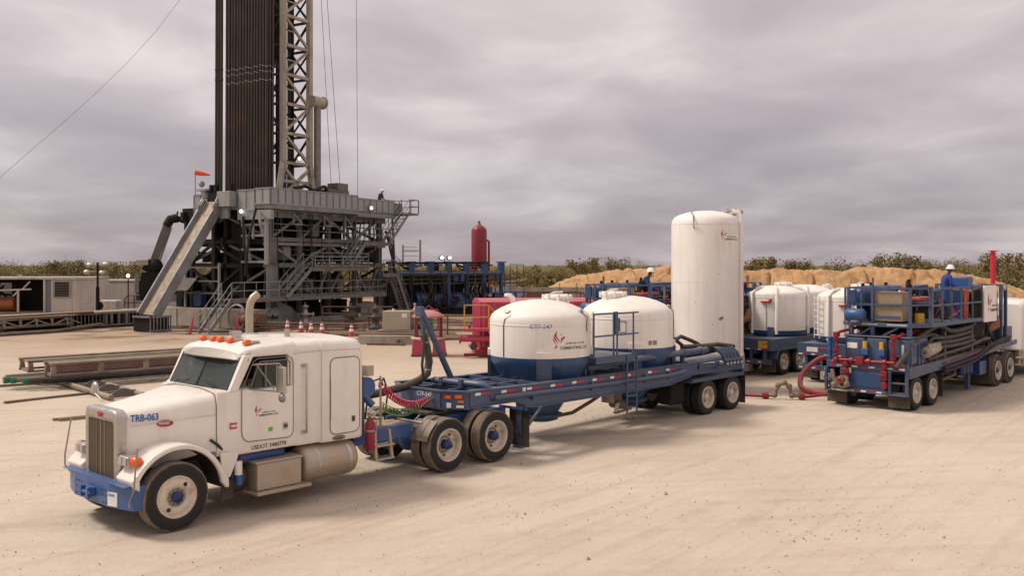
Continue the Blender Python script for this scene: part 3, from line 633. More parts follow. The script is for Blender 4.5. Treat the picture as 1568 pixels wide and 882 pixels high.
    for s in (-1, 1):
        m = MB()
        m.prism([(.98, 2.03), (1.14, 2.03), (1.44, 2.60), (1.26, 2.60)], 'y', s*1.025, s*.93)
        m.build('window_pillar', white, t, .012)
        MB().prism([(2.10, 2.0), (2.27, 2.0), (2.27, 2.60), (2.10, 2.60)], 'y', s*1.025, s*.95).build('window_pillar', white, t, .012)
    MB().bar((.96, 0, 2.07), (1.24, 0, 2.60), .04, .03).build('window_divider', black, t)
    MB().box(2.18, 2.27, -.93, .93, 1.9, 2.58).build('cab_back_wall', mat('dark trim', (.05, .045, .04), .8), t)
    # windscreen in two panes
    for s in (-1, 1):
        g = MB().add([(.965, s*.03, 2.07), (.99, s*.94, 2.05), (1.26, s*.92, 2.58), (1.23, s*.03, 2.60)], [(0, 1, 2, 3)]).add([(.960, s*.03, 2.07), (.985, s*.94, 2.05), (1.255, s*.92, 2.58), (1.225, s*.03, 2.60)], [(0, 1, 2, 3)])
        g.build('windscreen', glass, t)
        MB().tube([(.965, s*.02, 2.065), (.985, s*.95, 2.045), (1.255, s*.93, 2.59), (1.225, s*.02, 2.605)], .012, 6).build('windscreen_seal', black, t)
        MB().tube([(.90, s*.62, 2.06), (.945, s*.62, 2.10), (.985, s*.30, 2.14)], .009, 5).build('wiper', black, t)
    # doors
    for s in (-1, 1):
        y0, y1 = s*cabw, s*(cabw+.012)
        shape = [(1.20, 1.35)]+[(1.20+.14*(1-math.cos(a)), 1.35-.17*math.sin(a)) for a in (.5, 1.0, 1.4)]+[(2.08, 1.155)]+[(2.08+.11*math.sin(a), 1.155+.11*(1-math.cos(a))) for a in (.5, 1.0, 1.45)]+[(2.19, 2.42), (2.17, 2.49), (2.10, 2.535), (1.50, 2.535), (1.43, 2.50), (1.38, 2.43), (1.20, 2.03)]
        lower = [(x, min(z, 2.03)) for x, z in shape if z < 2.04]+[(2.19, 2.03)]
        lower = [(1.20, 2.03), (1.20, 1.35)]+shape[1:4]+[(2.08, 1.155)]+shape[5:8]+[(2.19, 2.03)]
        d = MB().prism(lower, 'y', y0, y1).build('door', white, t, .004)
        MB().tube([(x, y1, z) for x, z in shape+shape[:1]], .008, 6).build('door_seal', mat('seal rubber', (.19, .165, .14), .7), d)
        wn = [(1.36, 2.035), (2.13, 2.035), (2.13, 2.44), (2.08, 2.48), (1.56, 2.48), (1.52, 2.45)]
        MB().prism(wn, 'y', s*.985, s*.991).build('window', glass, d)
        m = MB().tube([(x, s*1.03, z) for x, z in wn+wn[:1]], .013, 6); m.bar((1.66, s*1.02, 2.04), (1.66, s*1.02, 2.47), .022, .03); m.build('window_frame', black if s > 0 else mat('window trim', (.16, .14, .12), .6), d)
        m = MB().prism([(1.98, 1.30), (2.08, 1.30), (2.08, 1.42), (1.98, 1.42)], 'y', y1, y1+s*.012); m.build('door_handle', chrome, d, .01)
        MB().box(2.0, 2.06, min(y1+s*.012, y1+s*.03), max(y1+s*.012, y1+s*.03), 1.33, 1.39).build('latch', darkst, d, .005)
        # west-coast mirror on its bracket
        m = MB().box(1.66, 1.72, s*1.46-.10, s*1.46+.10, 1.98, 2.42); mr = m.build('side_mirror', chrome, t, .02)
        m = MB().tube([(1.40, s*1.04, 2.44), (1.66, s*1.42, 2.47), (1.70, s*1.44, 2.42)], .014, 6).tube([(1.40, s*1.04, 2.03), (1.70, s*1.36, 2.0), (1.70, s*1.44, 1.96)], .014, 6).tube([(1.45, s*1.05, 2.46), (1.66, s*1.28, 2.03)], .012, 6).tube([(1.68, s*1.33, 2.47), (1.68, s*1.33, 1.99)], .014, 6)
        m.lathe([(0, .03), (.07, .025), (.075, 0), (.06, -.03), (0, -.04)], (1.69, s*1.46, 1.90), 'x', 16); m.build('bracket', steel, mr)
    y1 = -(cabw+.014)
    pl = lambda u, v, d: (1.46+u, y1-d, 1.585+v)
    dr = [c for c in kids(t) if c.name.startswith('door')]
    logo(dr[0], .175, pl)
    text('USDOT 3480770', .095, textdark, lo, Matrix.Translation((1.38, -cabw-.004, 1.035)), sx=1.0)
    MB().box(1.70, 1.78, y1-.004, y1, 1.30, 1.37).build('green_sticker', greenlab, dr[0])
    lb = MB().box(1.0, 1.14, -1.008, -1.0, 1.42, 1.52).xf(Matrix.Translation((0, -.012, 0))).build('red_sticker', mat('pink sticker', (.45, .06, .09), .4), lo); MB().box(1.02, 1.12, -1.0235, -1.0205, 1.455, 1.485).build('sticker_print', textwhite, lo)
    # interior
    m = MB().box(1.0, 1.30, -.85, .85, 1.75, 2.0); m.build('dashboard', mat('dark trim', (.05, .045, .04), .8), t, .05)
    for y in (-.5, .5):
        m = MB().box(1.65, 2.1, y-.26, y+.26, 1.5, 1.7); m.box(2.0, 2.14, y-.25, y+.25, 1.66, 2.30); m.build('seat', mat('seat cloth', (.12, .10, .09), .9), t, .05)
    MB().tube([(1.50+.05*math.sin(a), -.5+.21*math.cos(a), 1.98+.19*math.sin(a)) for a in [2*PI*i/20 for i in range(21)]], .014, 6).build('steering_wheel', black, t)
    # visor, horn, marker lights
    v = MB(); ringA, ringB = [], []
    for i in range(13):
        k = -1+2*i/12; ringA.append((1.02+.20*k*k+.10*abs(k)**6, k*1.04, 2.555-.05*abs(k)**4)); ringB.append((1.26+.12*k*k, k*1.0, 2.70-.03*k*k))
    v.loft([[(x, y, z) for x, y, z in ringA], ringB, [(x, y, z-.012) for x, y, z in ringB], [(x, y, z-.012) for x, y, z in ringA]], caps=False, closed=False, sm=False)
    v.build('sun_visor', mat('visor steel', (.30, .275, .245), .5, .6, dirt=(.32, .27, .21), damt=.5), t)
    for y in (-.72, -.28, 0, .28, .72):
        x = 1.47+.10*abs(y); z = 2.75+.03*(1-abs(y))
        b = MB().prism([(x-.10, z-.02), (x+.20, z+.02), (x+.16, z+.05), (x-.02, z+.055), (x-.08, z+.045)], 'y', y-.045, y+.045).build('marker_light', chrome, t, .015)
        MB().prism([(x-.125, z-.012), (x+.0, z+.0), (x+.0, z+.075), (x-.06, z+.08), (x-.115, z+.05)], 'y', y-.055, y+.055).build('lens', orange, b, .022, 3)
    m = MB().box(1.72, 1.84, .02, .16, 2.79, 2.93).cyl((1.84, .09, 2.87), (2.55, -.30, 2.88), .012, 8).box(2.53, 2.60, -.34, -.26, 2.78, 2.94); m.cyl((1.78, .30, 2.83), (1.78, .30, 2.92), .016, 8); m.build('air_horn', chrome, t, .008)
    # sleeper
    ws = 1.07
    sl = MB().loft([ringx(x, rr(hw, z0, z1, r, .03, 7, hw, .04)) for x, hw, z0, z1, r in ((2.263, 1.01, .97, 2.74, .14), (2.34, 1.02, .97, 2.76, .16), (2.75, 1.035, .97, 2.78, .18), (2.77, 1.075, .96, 2.78, .19), (3.50, 1.08, .95, 2.76, .20), (3.60, 1.07, .95, 2.745, .20), (3.67, 1.04, .96, 2.70, .19), (3.70, .98, 1.0, 2.62, .16))]).build('sleeper', white, t, .01)
    for s in (-1, 1):
        seam = [(2.765, s*1.062, .98), (2.765, s*1.062, 2.58), (2.765, s*.98, 2.75), (2.765, s*.6, 2.81), (2.765, 0, 2.825)]
        MB().tube(seam, .006, 5).build('body_line', mat('panel shadow line', (.50, .46, .41), .6), sl)
        MB().tube([(2.2, s*1.036, 2.575), (2.75, s*1.042, 2.59), (2.78, s*1.082, 2.59), (3.6, s*1.078, 2.565)], .005, 5).build('body_line', mat('panel shadow line', (.50, .46, .41), .6), sl)
        pth = rrect2(2.93, 3.58, 1.08, 2.44, .12)
        d = MB().prism(rrect2(2.94, 3.57, 1.09, 2.43, .11), 'y', s*1.078, s*1.087).build('luggage_door', white, sl, .004)
        MB().tube([(x, s*1.083, z) for x, z in pth+pth[:1]], .008, 6).build('door_seal', mat('seal rubber', (.19, .165, .14), .7), d)
        MB().prism(rrect2(3.26, 3.40, 2.02, 2.28, .03), 'y', s*1.087, s*1.091).build('vent_cover', white, d, .002)
        MB().box(3.40, 3.47, min(s*1.087, s*1.10), max(s*1.087, s*1.10), 1.27, 1.37).build('door_handle', darkst, d, .01)
        MB().tube([(2.935, s*1.085, 1.35), (2.935, s*1.085, 2.05)], .009, 6).build('hinge', darkst, d)
        MB().tube([(2.42, s*1.03, 2.36), (2.42, s*1.10, 2.35), (2.42, s*1.10, 1.20), (2.42, s*1.03, 1.19)], .016, 8).box(2.36, 2.48, min(s*1.03, s*1.05), max(s*1.03, s*1.05), 2.33, 2.38).box(2.36, 2.48, min(s*1.03, s*1.05), max(s*1.03, s*1.05), 1.17, 1.22).build('grab_handle', chrome, sl)
    MB().lathe([(0, -.008), (.55, -.006), (.6, 0)], ax='y', n=22).xf(Matrix.Translation((3.12, -1.081, 1.015)) @ Matrix.Diagonal((.24, 1, .07, 1))).build('oval_badge', mat('dark badge', (.18, .15, .10), .4, .5), sl)
    # under-cab equipment, both sides
    for s in (-1, 1):
        a, b_ = sorted((s*1.16, s*.75))
        bx = MB().box(1.42, 2.28, a, b_, .36, .80).build('step_box', alum, t, .02)
        p, q = sorted((s*1.26, s*.80)); MB().box(1.36, 2.42, p, q, .30, .356).build('tread', alum, bx, .01)
        p, q = sorted((s*1.175, s*.78)); MB().box(1.38, 2.30, p, q, .803, .84).build('tread', alum, bx, .01)
        ft = MB().lathe([(0, 0), (.22, .0), (.29, .035), (.315, .10), (.315, 1.06), (.29, 1.12), (.22, 1.15), (0, 1.15)], (2.36, s*.87, .62), 'x', 36).build('fuel_tank', alum, t)
        m = MB()
        for x in (2.62, 3.28): m.lathe([(.318, 0), (.322, .01), (.322, .06), (.318, .07)], (x, s*.87, .62), 'x', 36)
        m.build('strap', chrome, ft)
        MB().lathe([(0, 0), (.08, .02), (.115, .08), (.115, .85), (.08, .91), (0, .93)], (1.18, s*.86, .90), 'x', 20).build('air_tank', mat('dark blue tank', (.016, .05, .17), .4, dirt=(.05, .06, .09), damt=.6), t)
        m = MB().cyl((1.16, s*1.0, .66), (1.16, s*1.0, .88), .065, 14); m.build('filter_canister', tapew, t); 
        MB().cyl((1.16, s*1.02, .50), (1.16, s*1.02, .655), .06, 12).box(1.08, 1.3, min(s*.95, s*.7), max(s*.95, s*.7), .52, .66).build('filter_base', blue, t, .01)
        m = MB().sphere((1.25, s*.80, .55), .26, 14, (.9, .5, .9)); m.build('battery_guard', darkst, t)
        # steps behind the sleeper
        m = MB()
        for x in (3.92, 4.30): m.prism([(x, .47), (x+.06, .47), (x-.02, 1.02), (x-.07, 1.02)] if x > 4 else [(x, .47), (x+.06, .47), (x+.02, 1.02), (x-.04, 1.02)], 'y', s*1.12, s*1.06)
        for z in (.47, .72): m.box(3.92, 4.36, min(s*1.14, s*.92), max(s*1.14, s*.92), z, z+.035)
        m.build('deck_ladder', alum, t, .006)
        # quarter fender ahead of the drive wheels
        ringa, ringb = [], []
        for i in range(9):
            an = rad(122+i*5.6); c, d_ = math.cos(an), math.sin(an); q_ = .60+.03*(i/8)**2; ringa.append((5.72+q_*c, s*1.2, .53+q_*d_)); ringb.append((5.72+q_*c, s*.62, .53+q_*d_))
        qf = MB().loft([ringa, ringb, [(x*1.0+.008, y, z-.008) for x, y, z in ringb], [(x+.008, y, z-.008) for x, y, z in ringa]], caps=False, closed=False, sm=False)
        qf.build('quarter_fender', mat('dull fender metal', (.17, .145, .12), .6, .3, dirt=(.26, .2, .145), damt=.6, dsc=3, dust=.2), t)
        m = MB()
        for k in (.72, .95): m.tube([(5.13, s*k, .83), (5.18, s*k, 1.0), (5.36, s*k, 1.12)], .012, 6)
        m.tube([(4.98, s*.5, 1.06), (4.98, s*1.22, 1.06)], .028, 8); m.build('fender_bracket', steel, t)
        MB().box(8.06, 8.075, min(s*1.2, s*.62), max(s*1.2, s*.62), .15, .96).build('mudflap', rubberg, t)
        MB().bar((7.98, s*.4, .98), (7.98, s*1.2, .98), .05).build('flap_hanger', blue, t)
    fe = MB().lathe([(0, 0), (.085, .0), (.09, .02), (.09, .48), (.06, .54), (.03, .56), (.03, .60), (0, .60)], (3.84, -1.06, .70), 'z', 20).build('fire_extinguisher', red, t)
    MB().box(3.80, 3.90, -1.09, -1.04, 1.30, 1.36).tube([(3.86, -1.07, 1.33), (3.95, -1.1, 1.25), (3.95, -1.1, .95)], .012, 6).build('valve', steel, fe)
    MB().lathe([(.092, 0), (.095, 0), (.095, .04), (.092, .04)], (3.84, -1.06, 1.02), 'z', 20).build('strap', steel, fe)
    m = MB().cyl((1.25, 1.18, 1.2), (1.25, 1.18, 1.94), .20, 28); ac = m.build('air_cleaner', chrome, t)
    MB().lathe([(.215, 0), (.22, .05), (.17, .10), (.06, .13), (0, .13)], (1.25, 1.18, 1.93), 'z', 28).build('cap', white, ac)
    MB().tube([(2.72, 1.20, .95), (2.72, 1.20, 3.22), (2.74, 1.20, 3.36), (2.80, 1.20, 3.46), (2.90, 1.20, 3.53)], [.074]*5, 20, False).build('exhaust_stack', tanp, t)
    # blower and pipes behind the sleeper
    bl = MB().box(3.86, 4.14, -.55, .3, .96, 1.75).build('blower', blue, t, .05)
    m = MB().cyl((4.0, -.72, 1.80), (4.0, .2, 1.80), .16, 20); m.cyl((4.0, -.78, 1.80), (4.0, -.70, 1.80), .19, 20); m.tube([(3.98, -.5, 1.75), (4.0, -.72, 1.6), (4.12, -.78, 1.45)], .07, 12); m.build('blower_casing', blue, bl)
    MB().box(3.9, 4.06, -.9, -.72, 2.02, 2.22).build('work_light_box', tanbox, t, .01)
    MB().cyl((3.86, -.8, .9), (3.86, -.8, 2.02), .03, 8).build('post', darkst, t)
    hp = MB().cyl((4.5, -.55, .99), (4.5, -.55, 1.95), .022, 8).build('hose_post', alum, t)
    def coil(p, q, r, turns, sag):
        p = V(p); q = V(q); n = turns*14; pts = []
        for i in range(n+1):
            f = i/n; c = p.lerp(q, f); c.z -= sag*4*f*(1-f); d = (q-p).normalized(); a = d.cross(V((0,0,1))).normalized(); a2 = V((0,0,1))
            an = 2*PI*turns*f; pts.append(c+a*math.cos(an)*r+a2*math.sin(an)*r)
        return pts
    MB().tube([(4.5, -.55, 1.85)]+coil((4.52, -.52, 1.78), (5.95, -.3, 1.32), .065, 22, .22)+[(6.15, -.3, 1.36)], .014, 6).build('air_hose', mat('red coiled hose', (.42, .015, .05), .4), hp)
    MB().tube([(4.5, -.52, 1.4)]+coil((4.6, -.45, 1.36), (5.6, -.42, 1.25), .075, 13, .14)+[(5.9, -.40, 1.32), (6.16, -.40, 1.40)], .013, 6).build('air_hose', mat('green coiled hose', (.13, .20, .07), .45), hp)
    MB().tube([(4.5, -.55, 1.9), (4.35, -.5, 1.86), (4.3, -.4, 1.5), (4.4, -.2, 1.1), (4.9, -.1, 1.02)], .018, 6).tube([(4.5, -.5, 1.75), (4.7, -.4, 1.88), (4.85, -.35, 1.6), (4.8, -.3, 1.05), (5.3, -.2, 1.02)], .018, 6).build('electric_cable', black, hp)
    return t
truck = make_tractor((-5.999, 15.317, 0), 47.1, 'white bonneted semi truck with TRB-063 on its hood and a blue bumper')
# ------------------------------------------------------------------ tank trailer hitched to the tractor
def arcpts(c, r, a0, a1, n, ax='xz'):
    return [(c[0]+r*math.cos(rad(a0+(a1-a0)*i/n)), c[1], c[2]+r*math.sin(rad(a0+(a1-a0)*i/n))) for i in range(n+1)]
def rail_fence(m, pts, z0, zs, r=.022, post=True):
    for i in range(len(pts)-1):
        for z in zs: m.tube([(*pts[i], z), (*pts[i+1], z)], r, 6)
    if post:
        for p in pts: m.tube([(*p, z0), (*p, zs[-1]+.01)], r, 6)
def ladder(m, p0, p1, w, n, r=.02, side=(1,0,0)):
    p0 = V(p0); p1 = V(p1); s = V(side)*w/2
    m.tube([p0-s, p1-s], r, 6).tube([p0+s, p1+s], r, 6)
    for i in range(n):
        q = p0.lerp(p1, (i+.5)/n); m.tube([q-s, q+s], r*.85, 6)
def tape(parent, pts, y, wl=.21, h=.055, s=-1):
    """pairs of white and red reflective strips along a side rail"""
    for (x, z) in pts:
        a, b = sorted((y, y+s*.003))
        MB().box(x, x+wl*.75, a, b, z-h/2, z+h/2).build('reflective_strip', tapew, parent)
        MB().box(x+wl*.77, x+wl*2, a, b, z-h/2, z+h/2).build('reflective_strip', taper, parent)
def tank(parent, x, y, r, zb, z1, z2, zc, rc, top, bottom, legs=True, hatch=True, hp=(.5, -.1), vp=(-.22, .68)):
    """upright tank: cone from zc (radius rc) up to zb, paint line at zb, wall to z1, dome to z2"""
    d = z2-z1; k = .17*r
    prof = [(0, z2), (.2*r, z2-.012*d), (.42*r, z2-.10*d), (.62*r, z2-.27*d), (.78*r, z2-.47*d), (.89*r, z2-.66*d), (.955*r, z2-.82*d), (.99*r, z2-1.0*d), (r, z2-1.2*d), (r, zb)]
    t = MB().lathe(prof, (x, y, 0), 'z', 64).build('tank', top, parent)
    MB().lathe([(r*.992, z1-.13), (r+.006, z1-.14), (r+.006, z1-.165), (r*.992, z1-.175)], (x, y, 0), 'z', 64).build('weld_seam', top, t)
    prof = [(r, zb-.001), (r, zb-.12), (r*.97, zb-.2), (rc*1.0, zc+.16), (rc, zc), (rc*.7, zc-.04), (0, zc-.05)]
    c = MB().lathe(prof, (x, y, 0), 'z', 64).build('cone', tankblue, t)
    MB().lathe([(rc*1.0, zc+.14), (rc*1.25, zc+.13), (rc*1.25, zc+.08), (rc*1.0, zc+.07)], (x, y, 0), 'z', 32).build('flange', bottom, c)
    if hatch:
        m = MB(); hx, hy = x+hp[0], y+hp[1]; zt = z2-.02*d-.16*d*((hp[0]**2+hp[1]**2)**.5/r)
        m.lathe([(0, .16), (.25, .15), (.32, .11), (.33, .05), (.30, .04), (.30, -.08)], (hx, hy, zt), 'z', 24)
        for i in range(8):
            a = 2*PI*i/8; m.box(hx+.33*math.cos(a)-.03, hx+.33*math.cos(a)+.03, hy+.33*math.sin(a)-.03, hy+.33*math.sin(a)+.03, zt+.0, zt+.15)
        m.tube([(hx-.36, hy, zt+.12), (hx-.1, hy, zt+.2), (hx+.2, hy, zt+.2)], .025, 6); m.build('hatch', tankw, t, .008)
        m = MB().tube([(x+vp[0], y+vp[1], z2-.3*d), (x+vp[0], y+vp[1], z2+.02), (x+vp[0]-.06, y+vp[1]+.06, z2+.09)], .06, 12); m.lathe([(0, .06), (.09, .05), (.10, 0), (.085, -.03)], (x+vp[0]-.08, y+vp[1]+.08, z2+.08), 'z', 14); m.build('vent', tankw, t)
    return t
def make_trailer():
    t = thing('tank_trailer', 'blue flatbed trailer carrying two squat white and navy cement tanks behind the semi truck', 'trailer', (-5.999, 15.317, 0), 47.1)
    # main side beams: gooseneck, drop, long web, rear taper
    for s in (-1, 1):
        web = [(6.32, 1.53), (6.32, 1.19), (7.62, 1.19), (8.18, 1.01), (13.5, .99), (14.55, 1.14), (14.55, 1.47), (8.2, 1.49)]
        b = MB().prism(web, 'y', s*1.14, s*1.17).build('side_beam', navy, t)
        m = MB().prism([(6.32, 1.52), (6.32, 1.545), (8.2, 1.505), (14.55, 1.485), (14.55, 1.46), (8.2, 1.48)], 'y', s*1.20, s*1.05)
        m.prism([(6.32, 1.205), (7.62, 1.205), (8.18, 1.025), (13.5, 1.005), (14.55, 1.155), (14.55, 1.13), (13.5, .98), (8.18, 1.0), (7.62, 1.18), (6.32, 1.18)], 'y', s*1.21, s*1.05)
        m.build('flange', navy, b)
        m = MB().tube([(6.95, s*1.22, 1.33), (10, s*1.22, 1.275), (13.4, s*1.22, 1.245), (14.2, s*1.22, 1.29)], .058, 12)
        p = m.build('side_pipe', navy, t)
        for x in (8.15, 10.2, 12.35, 13.4): MB().box(x, x+.09, min(s*1.17, s*1.25), max(s*1.17, s*1.25), 1.17, 1.36).build('pipe_clamp', navy, p, .008)
    # nose with its chamfered corners and lamps
    nose = [(6.02, .62), (6.02, -.62), (6.32, -1.17), (6.32, 1.17)]
    m = MB().prism(nose, 'z', 1.15, 1.18)
    for a_, b_ in (((6.04, .60), (6.04, -.60)), ((6.05, -.61), (6.33, -1.13)), ((6.05, .61), (6.33, 1.13))): m.bar((*a_, 1.34), (*b_, 1.34), .05, .32)
    n = m.build('nose', navy, t)
    MB().prism([(5.99, .64), (5.99, -.64), (6.31, -1.2), (6.40, -1.2), (6.08, -.60), (6.08, .60), (6.40, 1.2), (6.31, 1.2)], 'z', 1.502, 1.53).build('rim', navy, n)
    text('CTF-547', .135, textwhite, n, Matrix.Translation((6.015, .12, 1.37)) @ Matrix.Rotation(-PI/2, 4, 'Z'), sx=.95, bold=.008)
    Mn = Matrix.Translation((6.02, -.62, 0)) @ Matrix.Rotation(math.atan2(-.55, .30), 4, 'Z')
    for (u, z, w, h, mm) in ((.08, 1.40, .13, .07, orange), (.30, 1.41, .15, .08, orange), (.36, 1.31, .13, .05, orange), (.12, 1.23, .10, .10, tapew), (.33, 1.21, .16, .05, tapew)):
        MB().box(u, u+w, -.02, -.003, z-h/2, z+h/2).xf(Mn).build('marker_lamp' if mm is orange else 'decal', mm, n, .006)
    # open ladder frame of the gooseneck and the deck under the tanks
    for s in (-.42, .42): MB().box(6.40, 14.5, s-.035, s+.035, 1.20, 1.495).build('inner_beam', navy, t)
    for x in (6.75, 7.25, 7.8, 8.45, 11.4, 12.0, 14.4): MB().box(x, x+.05, -1.135, 1.135, 1.43, 1.512).build('cross_member', navy, t)
    MB().box(8.2, 14.4, -1.1, 1.1, 1.10, 1.13).build('belly_plate', navy, t) if False else None
    MB().lathe([(.0, 0), (.33, 0), (.33, .06), (0, .06)], (6.75, 0, 1.08), 'z', 24).build('kingpin_plate', darkst, t)
    MB().box(6.4, 7.5, -.5, .5, 1.13, 1.19).build('kingpin_plate', darkst, t)
    tape(t, [(6.45, 1.452), (7.22, 1.432)], -1.176); tape(t, [(8.02, 1.418), (8.80, 1.41), (9.55, 1.41), (10.30, 1.405), (10.98, 1.40), (11.65, 1.40), (12.55, 1.395), (13.35, 1.39)], -1.176)
    MB().box(7.88, 7.98, -1.18, -1.172, 1.37, 1.46).build('decal', tapew, t)
    # landing legs
    for s in (-1, 1):
        m = MB().box(8.02, 8.16, s*.92-.07, s*.92+.07, .42, 1.15); m.box(8.05, 8.13, s*.92-.045, s*.92+.045, .16, .44); m.box(7.98, 8.20, s*.92-.13, s*.92+.13, .12, .16); lg = m.build('landing_leg', navy, t, .008)
        MB().bar((8.20, s*.92, .45), (8.95, s*.92, 1.05), .05).build('brace', navy, lg)
    MB().bar((8.09, -.85, .62), (8.09, .85, .62), .05).build('cross_shaft', navy, t)
    # tanks
    t1 = tank(t, 9.8, 0, 1.2, 1.97, 2.86, 3.27, .44, .42, tankw, navy)
    t2 = tank(t, 13.3, 0, 1.2, 1.97, 2.86, 3.27, .44, .42, tankw, navy, hp=(-.34, .22), vp=(.3, .6))
    for tx, tk in ((9.8, t1), (13.3, t2)):
        for a in (45, 135, 225, 315):
            c, s = math.cos(rad(a)), math.sin(rad(a)); M = Matrix.Translation((tx, 0, 0)) @ Matrix.Rotation(rad(a), 4, 'Z')
            l = MB().box(1.17, 1.235, -.15, .15, 1.42, 1.965); l.box(1.235, 1.25, -.17, -.14, 1.42, 1.965); l.box(1.235, 1.25, .14, .17, 1.42, 1.965); l.xf(M).build('leg', navy, tk)
            MB().box(1.19, 1.245, -.17, .17, 1.967, 2.12).xf(M).build('leg_cap', tankw, tk, .01)
            if a in (45, 135, 315): MB().prism([(.62, 1.42), (1.17, 1.42), (1.17, 1.95), (1.1, 1.95)], 'y', -.01, .01).xf(M).build('gusset', navy, tk)
    def on(tx, r, phi0, d=0):  # (u along the wall from angle phi0, height v, lift) -> tank wall
        def f(u, v, d): a = phi0+u/r; return ((r+d)*math.cos(a)+tx, (r+d)*math.sin(a), v)
        return f
    f1 = on(9.8, 1.2, rad(-139))
    bend1 = lambda p: V(f1(p.x-.24, 2.66+p.z, .004-p.y))
    text('CTF-547', .115, textblue, t1, None, 'lettering', bend1, 1.25, bold=.008)
    logo(t1, .40, lambda u, v, d: f1(u+.34, 2.20+v, d))
    fz = on(13.3, 1.2, rad(-118)); m = MB(); m.add([fz(0, 2.06, .006), fz(.25, 2.06, .006), fz(.25, 2.17, .006), fz(0, 2.17, .006)], [(0, 1, 2, 3)]); m.build('data_plate', mat('bronze plate', (.26, .2, .14), .5, .3), t2)
    fz = on(13.3, 1.2, rad(-160)); m = MB().tube([fz(0, 2.38, .01), fz(.3, 2.38, .01), fz(.3, 2.66, .01), fz(0, 2.66, .01), fz(0, 2.38, .01)], .012, 6); m.build('manway_seal', darkst, t2)
    m = MB().add([fz(.01, 2.39, .012), fz(.29, 2.39, .012), fz(.29, 2.65, .012), fz(.01, 2.65, .012)], [(0, 1, 2, 3)]); m.build('manway_cover', tankw, t2)
    # sample lamps and hanging cables on tank shoulders
    fa = on(9.8, 1.2, rad(-139-44))
    m = MB().lathe([(0, .05), (.07, .04), (.085, 0), (.07, -.03)], V(fa(0, 2.99, -.16)), 'z', 16); m.build('work_lamp', chrome, t1)
    MB().tube([fa(.12, 3.0, -.15), fa(.17, 2.93, -.05), fa(.03, 2.84, .0), fa(0, 2.7, .012), fa(0, 2.0, .012), (8.75, -.05, 1.7), (8.95, -.05, 1.35)], .010, 5).build('cable', black, t1)
    fa = on(9.8, 1.2, rad(-77)); MB().tube([fa(0, 2.98, -.1), fa(.03, 2.88, .02), fa(.0, 2.66, .015), fa(.02, 2.55, .02)], .010, 5).build('cable', black, t1); MB().sphere(fa(0, 3.0, -.14), .07, 10).build('lamp', steel, t1)
    fa = on(13.3, 1.2, rad(-62)); MB().tube([fa(-.1, 3.0, -.14), fa(.0, 2.9, .0), fa(0, 2.65, .012), fa(0, 2.2, .015)], .010, 5).build('cable', black, t2); MB().sphere(fa(0, 3.0, -.12), .06, 10).build('lamp', steel, t2)
    # access platform, rails and ladder between the tanks
    m = MB().box(10.25, 11.85, -1.32, -.2, 1.90, 1.935); m.box(10.25, 11.85, -1.33, -1.29, 1.78, 1.935); p = m.build('platform', navy, t)
    m = MB(); rail_fence(m, [(10.22, -1.28), (10.98, -1.28)], 1.9, (2.42, 2.94)); m.build('handrail', navy, p)
    m = MB(); rail_fence(m, [(11.12, -1.28), (11.78, -1.28)], 1.9, (2.42, 2.93)); m.tube([(11.78, -1.28, 2.93), (12.02, -1.25, 2.93)], .022, 6).tube([(11.78, -1.28, 2.42), (12.02, -1.25, 2.42)], .022, 6); m.build('handrail', navy, p)
    m = MB().box(11.0, 11.10, -1.33, -1.25, 2.42, 2.98); m.box(11.10, 11.20, -1.32, -1.27, 2.5, 2.82); m.build('gate_latch', navy, p, .01)
    m = MB(); ladder(m, (11.64, -1.34, .50), (11.64, -1.34, 1.90), .40, 5, .022); m.build('ladder', navy, t)
    m = MB(); ladder(m, (10.75, -.62, 1.95), (10.75, -.62, 2.95), .55, 3, .028, (1, 0, 0)); m.build('rung_ladder', tankw, t1)
    for x, y in ((10.3, -.95), (11.8, -.95)): MB().bar((x, y, 1.49), (x, y, 1.9), .06).build('post', navy, p)
    # boom that holds the filling hose up
    bm_ = MB().bar((7.35, .45, 1.52), (6.40, .45, 3.16), .10, .10).build('hose_boom', navy, t, .008)
    m = MB().bar((6.44, .45, 3.12), (6.50, .45, 2.55), .07); m.box(6.34, 6.44, .36, .54, 2.98, 3.20); m.build('boom_hanger', navy, bm_)
    MB().tube([(6.50, .45, 2.60), (6.60, .45, 2.30), (6.66, .45, 2.0), (6.60, .45, 1.74), (6.35, .42, 1.62), (5.9, .4, 1.52), (5.4, .45, 1.46), (4.95, .5, 1.42)], .085, 14).build('filling_hose', hosem, bm_)
    MB().tube([(6.46, .40, 2.75), (6.42, .36, 2.3), (6.36, .34, 1.95), (6.42, .36, 1.62)], .03, 8).build('cable', hosem, bm_)
    m = MB()
    for z, x in ((2.42, 6.56), (1.82, 6.63)): m.lathe([(.085, -.02), (.09, -.02), (.09, .02), (.085, .02)], (x, .45, z), 'z', 14)
    m.tube([(6.47, .45, 2.7), (6.56, .45, 2.42)], .015, 5).build('hose_clamp', steel, bm_)
    # transfer pipe over the nose, curling down to the near side pipe
    MB().tube([(6.72, .35, 1.60), (6.75, -.3, 1.60), (6.80, -.85, 1.60)]+[(6.82+.03*i, -.98-.16*math.sin(rad(18*i)), 1.60-.27*(1-math.cos(rad(18*i)))) for i in range(1, 6)]+[(7.0, -1.2, 1.33)], .075, 14).build('transfer_pipe', navy, t)
    for y in (.1, -.5): MB().box(6.66, 6.84, y-.05, y+.05, 1.50, 1.69).build('pipe_clamp', navy, t, .01)
    # large manifold pipe above the rear near-side deck
    mp_ = MB().tube([(10.35, -.95, 1.66), (11.2, -1.0, 1.70), (12.5, -1.02, 1.74), (14.7, -1.05, 1.76), (15.5, -1.05, 1.76)], .085, 16).build('manifold_pipe', navy, t)
